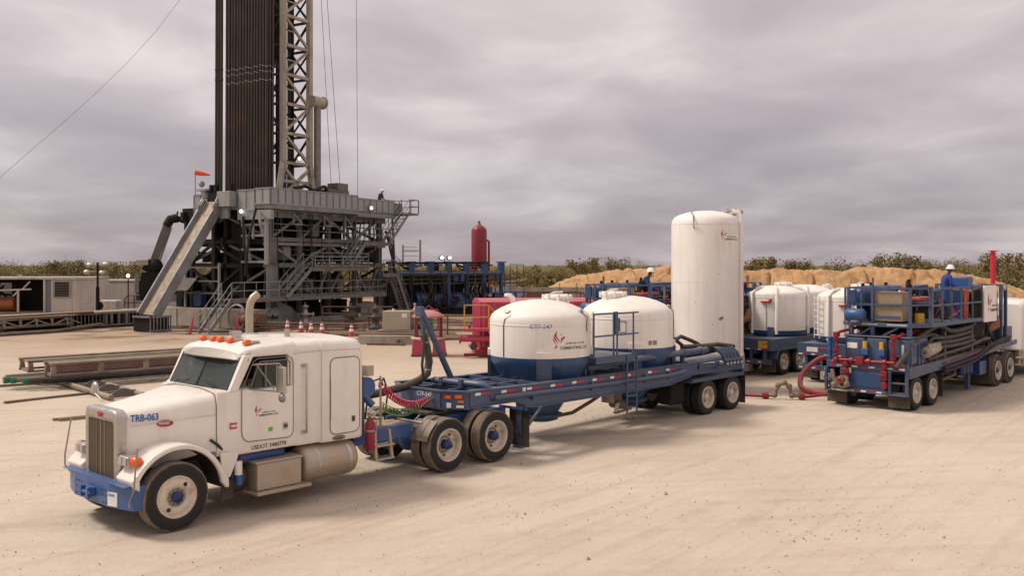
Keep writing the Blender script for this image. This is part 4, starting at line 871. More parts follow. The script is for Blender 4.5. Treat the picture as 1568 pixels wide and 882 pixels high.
    for x in (12.05, 14.35, 15.2): MB().lathe([(.085, -.03), (.125, -.03), (.125, .03), (.085, .03)], (x, -1.02-.005*(x-12), 1.735+.003*(x-12)), 'x', 18).build('flange', navy, mp_)
    for x in (12.1, 14.3): MB().box(x, x+.08, -1.08, -.98, 1.49, 1.68).build('pipe_stand', navy, mp_)
    # suspension and rear frame
    m = MB()
    for s in (-.5, .5): m.box(14.2, 17.35, s-.05, s+.05, .82, 1.14)
    for x in (14.4, 16.0, 17.25): m.box(x, x+.08, -.44, .44, .86, 1.1)
    for x in (15.38, 16.70): m.cyl((x, -.95, .48), (x, .95, .48), .075, 12); m.box(x-.35, x+.35, -.62, -.48, .52, .62); m.box(x-.35, x+.35, .48, .62, .52, .62)
    m.build('rear_frame', navy, t)
    for s in (-1, 1):
        MB().prism([(14.55, .93), (17.32, .93), (17.32, 1.02), (14.7, 1.02)], 'y', s*1.20, s*.50).build('axle_fender', navy, t, .01)
        MB().prism([(14.52, 1.14), (17.3, 1.10), (17.3, 1.30), (14.52, 1.46)], 'y', s*1.16, s*1.10).build('rear_side_beam', navy, t, .006)
        for x in (14.9, 15.75): MB().box(x, x+.18, min(s*1.17, s*1.22), max(s*1.17, s*1.22), 1.26, 1.44).build('valve_box', navy, t, .01)
        MB().box(17.36, 17.375, min(s*1.2, s*.62), max(s*1.2, s*.62), .12, .93).build('mudflap', rubberg, t)
        m = MB().box(13.95, 14.6, min(s*.95, s*.5), max(s*.95, s*.5), .38, .95); m.build('air_box', rigdark, t, .06)
    MB().box(17.30, 17.40, -1.16, 1.16, .92, 1.12).build('rear_bumper', navy, t, .01)
    for y in (-.9, -.3, .3): MB().box(17.402, 17.408, y, y+.4, .99, 1.05).build('reflective_strip', taper, t)
    MB().box(14.6, 17.3, -1.1, 1.1, 1.42, 1.46).build('rear_deck', navy, t)
    duals(t, 15.38, .48, .48, rimc); duals(t, 16.70, .48, .48, rimc)
    # valve stubs under the tanks
    m = MB().tube([(9.95, .35, .62), (10.3, .35, .72), (10.45, .35, .70)], .06, 10); m.box(10.38, 10.52, .25, .45, .62, .80); m.build('discharge_valve', darkst, t)
    m = MB().tube([(13.3, -.1, .42), (12.7, -.15, .48), (12.45, -.15, .55)], .13, 14).bar((12.45, -.35, .6), (12.1, -.5, .36), .10, .05).bar((12.1, -.5, .36), (12.75, -.5, .40), .07, .05); m.box(12.3, 12.65, -.3, .1, .55, .9); m.build('discharge_valve', mat('dirty casting', (.2, .14, .1), .8), t)
    MB().tube([(10.2, -.1, .45), (10.7, -.25, .50), (11.3, -.4, .75), (12.0, -.5, 1.05)], .045, 10).build('discharge_hose', rustp, t)
    MB().tube([(11.0+.12*math.cos(a)*k, -.6, .98+.10*math.sin(a)) for k in (1, .8) for a in [2*PI*i/12 for i in range(13)]], .008, 4).build('cable', black, t)
    m = MB().box(14.95, 17.25, -1.06, -.98, 1.462, 1.50)
    # hose couplings rack at the rear near side
    for i in range(5):
        x = 16.35+i*.19; c = MB().tube([(x, -1.18, 1.38), (x-.10, -1.12, 1.60), (x-.22, -1.0, 1.74)], .062, 10).lathe([(.06, -.04), (.088, -.04), (.088, .04), (.06, .04)], (x-.02, -1.17, 1.42), 'z', 14); c.build('pipe_nozzle', navy, t)
        MB().sphere((x+.015, -1.20, 1.33), .055, 10).build('nozzle_cap', chrome, t)
    m = MB().box(15.0, 16.2, -1.22, -1.15, 1.30, 1.36); m.build('tool_rail', navy, t)
    m = MB().tube([(17.38, -1.0, 1.4), (17.5, -1.05, 1.5), (17.52, -1.05, 1.25), (17.42, -.9, 1.1)], .05, 10); m.sphere((17.5, -.8, 1.3), .10, 10); m.lathe([(.07, -.05), (.10, -.05), (.10, .05), (.07, .05)], (17.5, -.8, 1.3), 'x', 14); m.build('rear_valve', concm, t)
    return t
trailer = make_trailer()
T_ORG = Matrix.Translation((-5.999, 15.317, 0)) @ Matrix.Rotation(rad(47.1), 4, 'Z')
# loose black hoses lying on the rear of the trailer
for i, (pts, r, lb) in enumerate((
    ([(14.5, -.3, 1.62), (14.75, -.45, 2.0), (15.1, -.5, 2.12), (15.5, -.6, 1.98), (15.9, -.75, 1.78), (16.6, -.8, 1.66)], .055, 'black hose arching highest over the rear of the two-tank trailer, nearest the tall silo'),
    ([(13.9, .2, 1.9), (14.05, -.1, 2.18), (14.35, -.35, 2.24), (14.7, -.55, 2.08), (14.95, -.7, 1.85), (15.3, -.75, 1.72)], .05, 'black hose looping down from the second tank onto the trailer deck'),
    ([(14.8, -.72, 1.86), (15.6, -.82, 1.84), (16.4, -.88, 1.84), (17.2, -.92, 1.74)], .065, 'long straight black hose lying along the top of the trailer hose bundle'),
    ([(15.2, -.55, 1.58), (16.0, -.6, 1.60), (16.8, -.66, 1.66), (17.3, -.72, 1.56)], .065, 'black hose lying on the trailer deck behind the longer hoses'))):
    o = MB().tube([T_ORG @ V(p) for p in pts], r, 12).build('black_hose', hosem); tag(o, lb, 'hose', 'hoses on the back of the tank trailer')
# the valve at the head of the bundle belongs to the hoses' manifold
# ------------------------------------------------------------------ tall silo
def silo():
    t = thing('storage_silo', 'tall white upright silo standing behind the rear of the two-tank trailer', 'silo', (6.32, 31, 0), 0)
    r = 1.09; z1, z2 = 5.60, 5.86
    prof = [(0, z2), (.3, z2-.012), (.6, z2-.06), (.85, z2-.14), (.98, z2-.21), (1.06, z2-.32), (r, z2-.48), (r, .55)]
    b = MB().lathe(prof, (0, 0, 0), 'z', 80).build('shell', silow, t)
    for z in (5.40, 3.55, 1.7):
        MB().lathe([(r, z-.012), (r+.004, z-.006), (r+.004, z+.006), (r, z+.012)], (0, 0, 0), 'z', 80).build('weld_seam', silow, b)
    MB().lathe([(r, .55), (r*.98, .35), (.3, .12), (0, .12)], (0, 0, 0), 'z', 48).build('cone', silow, b)
    for a in (45, 135, 225, 315): MB().box(-.07, .07, -.07, .07, 0, .9).xf(Matrix.Translation((1.0*math.cos(rad(a)), 1.0*math.sin(rad(a)), 0))).build('leg', silow, t)
    # fill pipe up the right side
    a = rad(-18); px, py = (r+.06)*math.cos(a), (r+.06)*math.sin(a)
    MB().tube([(px, py, .5), (px, py, 5.62), (px*.95, py*.95, 5.78), (px*.75, py*.75, 5.84)], .075, 14).build('fill_pipe', silow, t)
    m = MB().tube([(.55, -.1, 5.76), (.8, -.15, 5.86), (1.05, -.28, 5.82)], .04, 10).box(.86, .98, -.25, -.12, 5.70, 5.92).sphere((1.08, -.3, 5.80), .10, 10).cyl((.72, -.1, 5.78), (.72, -.1, 5.93), .03, 8); m.build('relief_valve', concm, t, .01)
    m = MB().tube([(-.55, -.62, 5.62), (-.55, -.62, 5.80)], .02, 6).tube([(-.55, -.95, 5.25), (-.57, -1.02, 5.5), (-.55, -.8, 5.72)], .02, 6); m.build('lifting_lug', concm, t)
    f = lambda u, v, d: ((r+d)*math.cos(rad(-73)+u/r), (r+d)*math.sin(rad(-73)+u/r), v)
    logo(b, .30, lambda u, v, d: f(u, 4.90+v, d))
    r2 = random.Random(5)
    for i in range(6):
        u, v = r2.uniform(-.9, .35), r2.uniform(1.4, 4.6); w = r2.uniform(.015, .05)
        m = MB(); m.add([f(u, v, .002), f(u+w, v+.01, .002), f(u+w*.8, v+.02, .002), f(u+.3*w, v+.035, .002)], [(0, 1, 2, 3)]); m.build('scuff', mat('bare scuff', (.22, .17, .13), .8), b)
    m = MB(); m.add([f(-.12, 2.35, .003), f(-.02, 2.33, .003), f(.06, 2.40, .003), f(.03, 2.46, .003), f(-.06, 2.43, .003)], [(0, 1, 2, 3, 4)]); m.build('scuff', mat('bare scuff', (.22, .17, .13), .8), b)
silo()
# ------------------------------------------------------------------ pump unit on the right (and its twin behind)
def make_pump(loc, rz, label, lettering=True):
    """x forward from the rearmost axle, y to the left, near side is -y"""
    t = thing('pump_trailer', label, 'pump trailer', loc, rz)
    # chassis
    for s in (-1, 1):
        MB().prism([(-.58, .90), (-.58, 1.22), (7.6, 1.40), (9.3, 1.46), (9.3, 1.30), (6.2, 1.17), (5.4, 1.10), (.95, .96)], 'y', s*1.20, s*1.14).build('deck_beam', navy, t, .008)
        MB().box(-.5, 9.2, s*.5-.06, s*.5+.06, .80, 1.08).build('frame_rail', navy, t)
        tape(t, [(x, 1.15+.02*x) for x in (2.4, 3.7, 5.0)], s*1.203, .12, .035, s)
    MB().prism([(-.5, 1.19), (9.2, 1.40), (9.2, 1.44), (-.5, 1.23)], 'y', -1.13, 1.13).build('deck', deckm, t)
    for x in (0, 1.24):
        m = MB().cyl((x, -.95, .48), (x, .95, .48), .075, 12)
        for s in (-1, 1): m.box(x-.4, x+.4, s*.6-.05, s*.6+.05, .58, .68)
        m.box(x-.06, x+.06, -.68, .68, .60, .80); m.build('axle', darkst, t); duals(t, x, .48, .48, rimc)
    # rear face
    for (z0, z1) in ((1.10, 1.32), (.42, .52)): MB().box(-.66, -.56, -1.18, 1.18, z0, z1).build('rear_beam', navy, t, .01)
    MB().box(-.62, -.57, -.50, .62, .52, 1.10).build('rear_panel', navy, t)
    MB().box(-.66, -.60, -.44, .54, .60, 1.02).build('recessed_panel', mat('dark blue panel', (.025, .06, .15), .5), t, .02)
    for s in (-1, 1):
        m = MB().box(-.74, -.60, min(s*1.2, s*.66), max(s*1.2, s*.66), .42, .47); m.box(-.74, -.66, min(s*1.2, s*1.13), max(s*1.2, s*1.13), .47, 1.12); m.box(-.74, -.66, min(s*.73, s*.66), max(s*.73, s*.66), .47, 1.12); m.box(-.73, -.62, min(s*1.15, s*.72), max(s*1.15, s*.72), .76, .80); m.build('rear_step', navy, t, .008)
        MB().box(-.56, -.545, min(s*1.2, s*.60), max(s*1.2, s*.60), .08, .46).build('mudflap', rubberg, t)
    x = -.662
    for y in (-1.1, -.75, -.25, .25, .7): MB().box(x-.003, x, y, y+.16, 1.15, 1.19).build('reflective_strip', tapew, t); MB().box(x-.003, x, y+.17, y+.36, 1.15, 1.19).build('reflective_strip', taper, t)
    for y in (-.45, 0, .35): MB().box(x-.003, x, y, y+.15, .455, .495).build('reflective_strip', tapew, t); MB().box(x-.003, x, y+.155, y+.32, .455, .495).build('reflective_strip', taper, t)
    for y in (.98, .78, -1.0, -.88): MB().lathe([(0, -.012), (.05, -.008), (.055, 0)], (x, y, 1.26), 'x', 16).build('tail_lamp', redlens, t)
    pl = MB().box(-.70, -.69, .42, .70, .98, 1.12).build('licence_plate', tapew, t); MB().box(-.702, -.7, .5, .6, 1.0, 1.1).build('decal', greenlab, pl)
    # displacement tanks across the rear
    for i in range(3):
        y0 = .70-.63*i; MB().box(-.50, .9, y0-.61, y0, 1.26, 2.02).build('mixing_tank', navy, t, .07, 3)
    MB().box(-.52, .92, -1.2, .72, 2.02, 2.06).build('tank_lid', navy, t, .02)
    MB().box(-.505, -.5, .32, .62, 1.68, 1.84).build('decal', tapew, t)
    MB().box(-.508, -.5, -1.02, -.95, 1.55, 1.85).build('reflective_strip', tapew, t)
    for y in (.06, -.42):
        c = MB().box(-.64, -.5, y-.10, y+.10, 1.50, 1.70).build('control_valve', blue, t, .02); MB().cyl((-.58, y, 1.70), (-.58, y, 1.90), .065, 14).build('gauge', yellow, c)
    # red treating iron on the tail
    m = MB(); Zp = 1.34
    m.tube([(-.70, .88, Zp), (-.70, -.84, Zp)], .045, 12)
    for y in (.85, .4, -.1, -.55, -.82): m.cyl((-.70, y-.05, Zp), (-.70, y+.05, Zp), .085, 14)
    m.cyl((-.78, .15, Zp), (-.62, .15, Zp), .10, 12).box(-.77, -.63, .04, .26, Zp-.09, Zp+.11).tube([(-.70, .86, Zp), (-.70, .86, 2.08), (-.62, .80, 2.14), (.3, .55, 2.26)], .045, 12).tube([(-.70, -.80, Zp), (-.70, -.80, 2.0), (-.62, -.85, 2.06), (.5, -1.0, 2.16)], .045, 12)
    for z in (1.48, 1.62, 1.95): m.cyl((-.70, .86, z-.04), (-.70, .86, z+.04), .08, 10).box(-.83, -.57, .845, .875, z-.02, z+.02)
    for z in (1.46, 1.6, 1.92): m.cyl((-.70, -.80, z-.04), (-.70, -.80, z+.04), .08, 10).box(-.83, -.57, -.815, -.785, z-.02, z+.02)
    for y in (.86, -.80): m.box(-.77, -.60, y-.07, y+.07, 2.0, 2.14)
    m.cyl((.2, .56, 2.25), (.36, .54, 2.27), .10, 10).cyl((.42, -1.0, 2.16), (.56, -1.0, 2.17), .10, 10); m.cyl((-.36, -.9, 2.09), (-.28, -.9, 2.10), .08, 10)
    m.build('treating_pipe', red, t, .01)
    for y in (.56, -.56):
        m = MB().tube([(-.72, y, Zp), (-.74, y, .66)], .042, 12)
        for z in (1.24, 1.06, .9, .72): m.cyl((-.735, y, z-.05), (-.735, y, z+.05), .09, 12)
        m.box(-.83, -.67, y-.09, y+.09, .93, 1.09).box(-.82, -.68, y-.07, y+.07, .60, .80).cyl((-.89, y, 1.0), (-.74, y, 1.0), .05, 10).box(-.90, -.87, y-.10, y+.10, .985, 1.015); m.build('plug_valve', red, t, .012)
    m = MB().tube([(-.78, .95, 1.05), (-.84, .88, .85), (-.82, .8, .62), (-.80, .62, .55), (-.84, .45, .62), (-.82, .50, .85), (-.80, .6, .9)], .06, 10).sphere((-.84, .86, .62), .10, 10).sphere((-.84, .48, .66), .10, 10).cyl((-.92, .66, .78), (-.78, .66, .78), .11, 14); m.build('swivel_joint', mat('muddy iron', (.24, .175, .13), .7, .2, dirt=(.12, .08, .06), damt=.6), t)
    MB().lathe([(0, -.02), (.075, -.015), (.085, 0)], (-.92, .66, .78), 'x', 16).build('valve_cap', red, t)
    MB().tube([(-.66, 1.0, .50), (-.86, .9, .48), (-.88, .5, .47), (-.66, .38, .50)], .025, 8).build('iron_cradle', steel, t)
    MB().lathe([(0, -.05), (.14, -.05), (.16, 0), (.14, .05), (0, .05)], (-.3, 1.12, 1.65), 'z', 14).build('hand_pump', blue, t)
    m = MB().tube([(-.55, 1.12, 1.3), (-.55, 1.12, 1.95)], .06, 10).tube([(-.55, 1.02, 1.3), (-.55, 1.02, 1.9)], .04, 8)
    for z in (1.4, 1.6, 1.8, 1.95): m.cyl((-.55, 1.12, z-.03), (-.55, 1.12, z+.03), .09, 12)
    m.build('suction_pipe', blue, t)
    # operator platform
    zf = 2.42
    pf = MB().prism([(-.30, -.05), (-.30, -1.10), (.42, -1.44), (4.85, -1.44), (4.85, 1.1), (.3, 1.1), (-.30, .7)], 'z', zf-.11, zf).build('platform', navy, t, .01)
    for (px_, py_) in ((-.22, .62), (-.22, -.02), (-.22, -1.06), (2.2, -1.15), (4.6, -1.15), (2.2, 1.0), (4.6, 1.0)): MB().bar((px_, py_, 1.28+.02*px_), (px_, py_, zf-.11), .11).build('post', navy, pf)
    for q in ((.62, .0), (-.02, -.75)): MB().bar((-.22, q[0], 1.9), (-.22, q[1], 2.3), .06).build('brace', navy, pf)
    pts = [(-.27, .68), (-.27, -.03), (-.27, -1.10), (.42, -1.42)]
    m = MB()
    for i in range(3):
        for z in (2.95, 3.42): m.bar((*pts[i], z), (*pts[i+1], z), .055)
    for p in pts[:3]: m.bar((*p, zf), (*p, 3.44), .075)
    m.bar((.42, -1.42, zf), (.42, -1.42, 3.47), .10); m.bar((-.27, .30, zf), (-.27, .30, 3.42), .05)
    m.build('handrail', navy, pf)
    m = MB(); xs = [.42, 1.3, 2.05, 2.9, 3.9, 4.80]
    for z in (2.92, 3.40): m.bar((.42, -1.42, z), (4.82, -1.42, z), .05)
    for x_ in xs[1:]: m.bar((x_, -1.42, zf), (x_, -1.42, 3.42), .05)
    m.bar((4.80, -1.42, 3.40), (4.80, -.6, 3.40), .05); m.build('handrail', navy, pf)
    m = MB()
    for z in (2.92, 3.40): m.bar((-.27, .68, z), (.4, 1.08, z), .05).bar((.4, 1.08, z), (4.8, 1.08, z), .05)
    for x_ in (.4, 1.5, 2.6, 3.7, 4.8): m.bar((x_, 1.08, zf), (x_, 1.08, 3.42), .05)
    m.build('handrail', navy, pf)
    for (a, b) in ((-1.02, -.45), (-.18, .28)): MB().box(-.30, -.292, a, b, 2.36, 2.40).build('reflective_strip', tapew, pf)
    MB().cyl((-.27, -.04, 3.4), (-.27, -.04, 3.72), .03, 8).build('antenna_post', navy, pf)
    # cooler, air receiver, pumps and pods on the platform
    cl = MB().box(-.22, .35, -.86, -.06, zf+.06, 3.32).build('radiator', mat('radiator fins', (.30, .235, .165), .6, .2, dirt=(.2, .15, .1), damt=.6), t, .01)
    for z in (2.58, 2.92): MB().box(-.25, -.222, -.80, -.10, z, z+.05).build('guard_bar', blue, cl)
    MB().lathe([(0, 0), (.12, .01), (.17, .07), (.17, .52), (.12, .58), (0, .60)], (-.55, .66, 2.66), 'y', 24).xf(Matrix.Translation((0, -.60, 0))).build('air_receiver', mat('air tank blue', (.03, .09, .22), .35), t)
    MB().bar((-.3, .6, 2.50), (-.62, .6, 2.50), .05).bar((-.3, .1, 2.50), (-.62, .1, 2.50), .05).build('receiver_bracket', navy, t)
    MB().box(-.34, -.26, .44, .66, 3.0, 3.36).build('control_box', rigblue, t, .01)
    for i, (x_, y_) in enumerate(((.7, -.9), (1.25, -.9))): MB().box(x_-.2, x_+.2, y_-.2, y_+.2, 3.045, 3.16).build('valve_cover', copper, t, .03)
    MB().box(.45, 1.6, -1.15, .9, 2.98, 3.04).build('shelf', navy, t)
    eng = MB().box(.5, 1.8, -.7, .8, zf, 2.95).build('engine', rigdark, t, .05)
    m = MB()
    for i in range(5): m.tube([(.55+i*.25, -.9, 2.5), (.6+i*.25, -1.0, 2.75), (.8+i*.2, -.8, 2.93)], .035, 7)
    m.build('engine_hoses', black, eng)
    for (x_, y_, r_, z_, mm) in ((.3, .5, .30, 3.30, rigblue), (.9, .5, .34, 3.32, rigblue), (1.5, .3, .30, 3.32, rigblue), (1.9, -.2, .2, 3.36, copper), (1.2, -.5, .10, 3.42, rigdark)):
        c = MB().lathe([(0, .16), (r_*.5, .15), (r_*.9, .06), (r_, -.05), (r_, -.42)], (x_, y_, z_), 'z', 18).build('pump_head', mm, t); MB().cyl((x_, y_, z_+.15), (x_, y_, z_+.24), .05, 10).build('cap', rigdark, c)
    MB().box(1.9, 3.0, -.2, .8, zf, 3.16).build('engine_hood', rigdark, t, .04)
    MB().box(2.2, 4.2, .0, .9, 3.30, 3.46).build('hood_lid', navy, t, .03)
    b = MB().cyl((.05, -1.18, zf), (.05, -1.18, zf+.28), .13, 20).build('bucket', yellow, t); b.location = (.42, .1, 0)
    MB().box(4.3, 4.85, -1.15, -.45, 3.32, 3.72).build('control_console', blue, t, .05)
    MB().box(4.05, 4.75, -1.05, -.3, zf, 3.30).build('console_cabinet', rigblue, t, .02)
    m = MB()
    for i in range(6): m.tube([(3.45+.07*i, -1.33+.03*(i % 2), zf+.02), (3.45+.07*i, -1.34, 3.3), (3.47+.06*i, -1.1, 3.38)], .018, 6)
    m.build('red_hoses', mat('orange hose', (.40, .07, .03), .5), t)
    m = MB()
    for i in range(7): m.cyl((4.2+.09*i, -1.36, zf), (4.2+.09*i, -1.36, 3.3), .03, 8)
    m.build('cable_bundle', rigdark, t)
    pn = MB().prism(rrect2(4.92, 6.15, 2.26, 3.42, .06), 'y', -1.46, -1.40).build('side_panel', silow, t, .01)
    if lettering: logo(pn, .50, lambda u, v, d: (5.30+u*1.1, -1.462-d, 2.62+v*1.1))
    # clutter of pipes, cables and small housings on the platform and under it
    rc = random.Random(12)
    for i in range(34):
        x_, y_ = rc.uniform(.45, 4.6), rc.uniform(-1.2, .9); z_ = rc.choice((zf, zf, zf, 2.98)); h_ = rc.uniform(.15, .5)
        MB().box(x_, x_+rc.uniform(.1, .45), y_, y_+rc.uniform(.1, .4), z_, z_+h_).build('equipment_box', rc.choice((rigdark, rigdark, rigblue, darkst)), t, .02)
    for i in range(30):
        x_, y_ = rc.uniform(.4, 4.6), rc.uniform(-1.3, .6); z_ = rc.uniform(2.5, 3.3); q = (x_+rc.uniform(-.6, .6), y_+rc.uniform(-.3, .3), zf+.05)
        MB().tube([(x_, y_, z_), ((x_+q[0])/2+rc.uniform(-.2, .2), y_, (z_+q[2])/2), q], rc.uniform(.015, .04), 6).build('cable', rc.choice((black, black, darkst, copper, hosem)), t)
    for i in range(26):
        x_ = rc.uniform(.9, 7.4); z_ = rc.uniform(1.5, 2.25); MB().tube([(x_, -1.0, z_), (x_+rc.uniform(-.4, .4), -1.08, z_-.2), (x_+rc.uniform(-.8, .8), -1.02, 1.4)], rc.uniform(.02, .05), 6).build('cable', rc.choice((black, darkst, hosem)), t)
    MB().box(.95, 4.9, -.95, .9, 1.42, 2.28).build('pump_dark_body', rigdark, t, .06)
    # engines and exhaust forward of the platform
    MB().box(5.0, 6.2, -1.1, 1.0, 1.45, 3.2).build('engine_block', rigdark, t, .06)
    MB().box(6.4, 7.6, -1.0, 1.0, 1.5, 2.9).build('engine_block', rigdark, t, .06)
    MB().tube([(6.9, -.5, 2.6), (6.9, -.5, 3.30), (7.3, -.55, 3.34), (7.9, -.6, 3.30)], .15, 14).build('exhaust_pipe', rustp, t)
    MB().tube([(7.0, -.9, 1.9), (7.25, -1.1, 2.05), (7.5, -1.0, 2.3)], .14, 12).build('turbo_pipe', mat('brown exhaust', (.22, .10, .06), .7), t)
    for x_ in (7.75, 8.25):
        MB().bar((x_, -1.12, 1.45), (x_, -1.12, 3.35), .10).build('frame_post', navy, t); MB().bar((x_, 1.0, 1.45), (x_, 1.0, 3.35), .10).build('frame_post', navy, t)
    MB().box(7.7, 8.3, -1.15, 1.05, 3.36, 3.42).build('frame_top', navy, t)
    MB().box(7.85, 8.2, -.9, -.2, 2.2, 3.2).build('filter_housing', blue, t, .04)
    MB().box(8.3, 8.9, -1.15, .9, 1.46, 1.95).build('battery_box', navy, t, .02)
    MB().sphere((7.9, -1.16, 3.30), .10, 12).build('work_lamp', headl, t)
    # hose trough along the near side
    for x_ in (.4, 1.5): MB().bar((x_, -1.17, 1.25), (x_, -1.17, 1.85), .045).build('hose_stake', navy, t)
    MB().bar((.4, -1.17, 1.83), (1.5, -1.17, 1.87), .045).build('hose_stake_rail', navy, t) if False else None
    MB().box(-.5, .6, -1.19, -1.13, 1.24, 1.84).build('end_plate', navy, t, .01) if False else None
    m = MB().bar((-.42, -1.18, 1.25), (-.42, -1.18, 1.86), .05).bar((.12, -1.18, 1.25), (.12, -1.18, 1.86), .05).bar((-.42, -1.18, 1.86), (.12, -1.18, 1.86), .05); m.build('hoop', navy, t)
    # belly equipment between the axles
    m = MB().tube([(2.2, -1.05, .62), (3.4, -1.05, .70)], .05, 10).tube([(2.2, -1.05, .86), (3.4, -1.05, .93)], .05, 10).tube([(2.2, -1.05, .60), (2.2, -1.05, .9)], .06, 10).tube([(3.4, -1.05, .66), (3.4, -1.05, .96)], .06, 10); m.build('spreader_frame', rustp, t)
    MB().box(2.0, 5.2, -.5, .8, .55, 1.0).build('fuel_cell', darkst, t, .06)
    for x_ in (4.4, 4.75, 5.1): MB().lathe([(0, 0), (.12, 0), (.13, .06), (.13, .3), (.09, .36), (0, .36)], (x_, -.92, .58), 'z', 14).build('air_canister', rigblue, t)
    MB().box(5.5, 6.3, -1.14, -.7, .5, .95).build('tool_box', rigblue, t, .02)
    MB().box(1.95, 2.0, -1.2, -.62, .18, .95).build('mudflap', rubberg, t)
    for s in (-.8, .8): MB().box(5.25, 5.40, s-.07, s+.07, .05, 1.05).build('landing_leg', navy, t)
    return t
pump = make_pump((10.547, 27.485, 0), 46.5, 'blue pump trailer at the right with red piping across its tail and a standing worker')
pump2 = dup(pump, (3.2, 31.7, 0), 46.5, 'farther blue pump trailer half hidden behind the two-tank trailer and the tall silo')
for o in (pump, pump2): o['group'] = 'cementing pump trailers'
P_ORG = Matrix.Translation((10.547, 27.485, 0)) @ Matrix.Rotation(rad(46.5), 4, 'Z')
# hoses that lie on the pump trailer's near side
HS = (([(-1.05, -1.0, 1.24), (-.6, -1.08, 1.55), (.1, -1.15, 1.98), (.9, -1.2, 2.22), (1.7, -1.22, 2.30), (2.4, -1.24, 2.12), (3.3, -1.24, 2.10), (4.2, -1.24, 2.16), (4.7, -1.22, 2.26)], .072, 'thickest black suction hose, arching highest along the pump trailer and hanging over its tail'),
      ([(-.55, -.85, 1.45), (.1, -1.0, 1.80), (.7, -1.08, 2.02), (1.4, -1.12, 2.04), (2.2, -1.14, 1.92), (4.4, -1.14, 2.02)], .066, 'black hose with a cut end just below the thickest arched hose'),
      ([(.75, -1.16, 1.72), (1.2, -1.18, 1.95), (1.9, -1.2, 1.93), (3.0, -1.2, 1.92), (4.5, -1.2, 1.99)], .062, 'black hose second from the top of the straight stack beside the pump engine'),
      ([(1.5, -1.18, 1.80), (2.3, -1.2, 1.78), (3.3, -1.2, 1.78), (4.6, -1.2, 1.84)], .062, 'black hose in the middle of the straight stack beside the pump engine'),
      ([(1.6, -1.18, 1.66), (2.5, -1.2, 1.64), (3.5, -1.2, 1.65), (4.7, -1.2, 1.70)], .062, 'black hose lowest in the straight stack beside the pump engine'),
      ([(.75, -1.2, 1.36), (2.0, -1.2, 1.43), (4.0, -1.2, 1.52), (5.6, -1.2, 1.66), (6.3, -1.18, 1.66)], .06, 'long brownish hose lying on the deck edge below the silver pump casting'),
      ([(1.9, -1.27, 1.02), (3.2, -1.28, 1.08), (4.8, -1.28, 1.18), (6.0, -1.28, 1.44), (7.6, -1.26, 1.58), (8.4, -1.24, 1.62)], .045, 'black hose slung under the deck edge and rising over the front wheels'),
      ([(1.9, -1.26, .93), (3.2, -1.27, .97), (4.8, -1.27, 1.07), (6.0, -1.27, 1.32), (7.4, -1.25, 1.50), (8.2, -1.24, 1.52)], .045, 'lower of the two black hoses slung below the deck edge'),
      ([(2.0, -1.23, 1.16), (3.5, -1.23, 1.22), (5.2, -1.23, 1.32), (5.5, -1.23, 1.33)], .025, 'thin red hose stretched tight along the deck beam of the pump trailer'))
def smooth(pts, n=4):
    p = [V(a) for a in pts]; q = [p[0]*2-p[1]]+p+[p[-1]*2-p[-2]]; r = []
    for i in range(1, len(q)-2):
        for k in range(n):
            t = k/n; a, b, c, d = q[i-1:i+3]
            r.append(.5*((2*b)+(c-a)*t+(2*a-5*b+4*c-d)*t*t+(3*b-a-3*c+d)*t**3))
    return r+[p[-1]]
for pts, r, lb in HS:
    o = MB().tube([P_ORG @ V(p) for p in smooth(pts)], r, 12).build('hose', red if 'red' in lb else hosem if r > .05 else black); tag(o, lb, 'hose', 'hoses slung along the pump trailer')
fl = thing('pump_fluid_end', 'dull silver ribbed pump casting strapped on the hoses beside the trailer deck', 'pump casting', (0, 0, 0)); fl.matrix_world = P_ORG
m = MB().tube([(.42, -1.28, 1.60), (1.35, -1.22, 1.68)], .17, 16); m.build('casting', alum, fl)
for i in range(4): MB().cyl((.55+.22*i, -1.30, 1.70), (.57+.22*i, -1.34, 1.84), .085, 12).build('valve_cap', alum, fl)
MB().lathe([(.06, -.06), (.13, -.06), (.15, .02), (.13, .05), (.06, .05)], (.40, -1.28, 1.60), 'x', 16).build('port', concm, fl)

# ------------------------------------------------------------------ the pump's own tractor, a twin of the first
a = P_ORG @ V((14.3, 0, 0))
truck2 = dup(truck, a, 46.5+180, 'white sleeper cab tractor cut off by the right edge, coupled to the pump trailer')
for o in (truck, truck2): o['group'] = 'white semi trucks'
def strip(o):
    for c in kids(o):
        strip(c)
        if o in (truck2,) and c.name.split('.')[0] in ('hose_post', 'fire_extinguisher', 'air_cleaner'): pass
for c in kids(truck2):
    if c.name.startswith('hood.'):
        for k in kids(c):
            if k.name.startswith('lettering'): bpy.data.objects.remove(k)

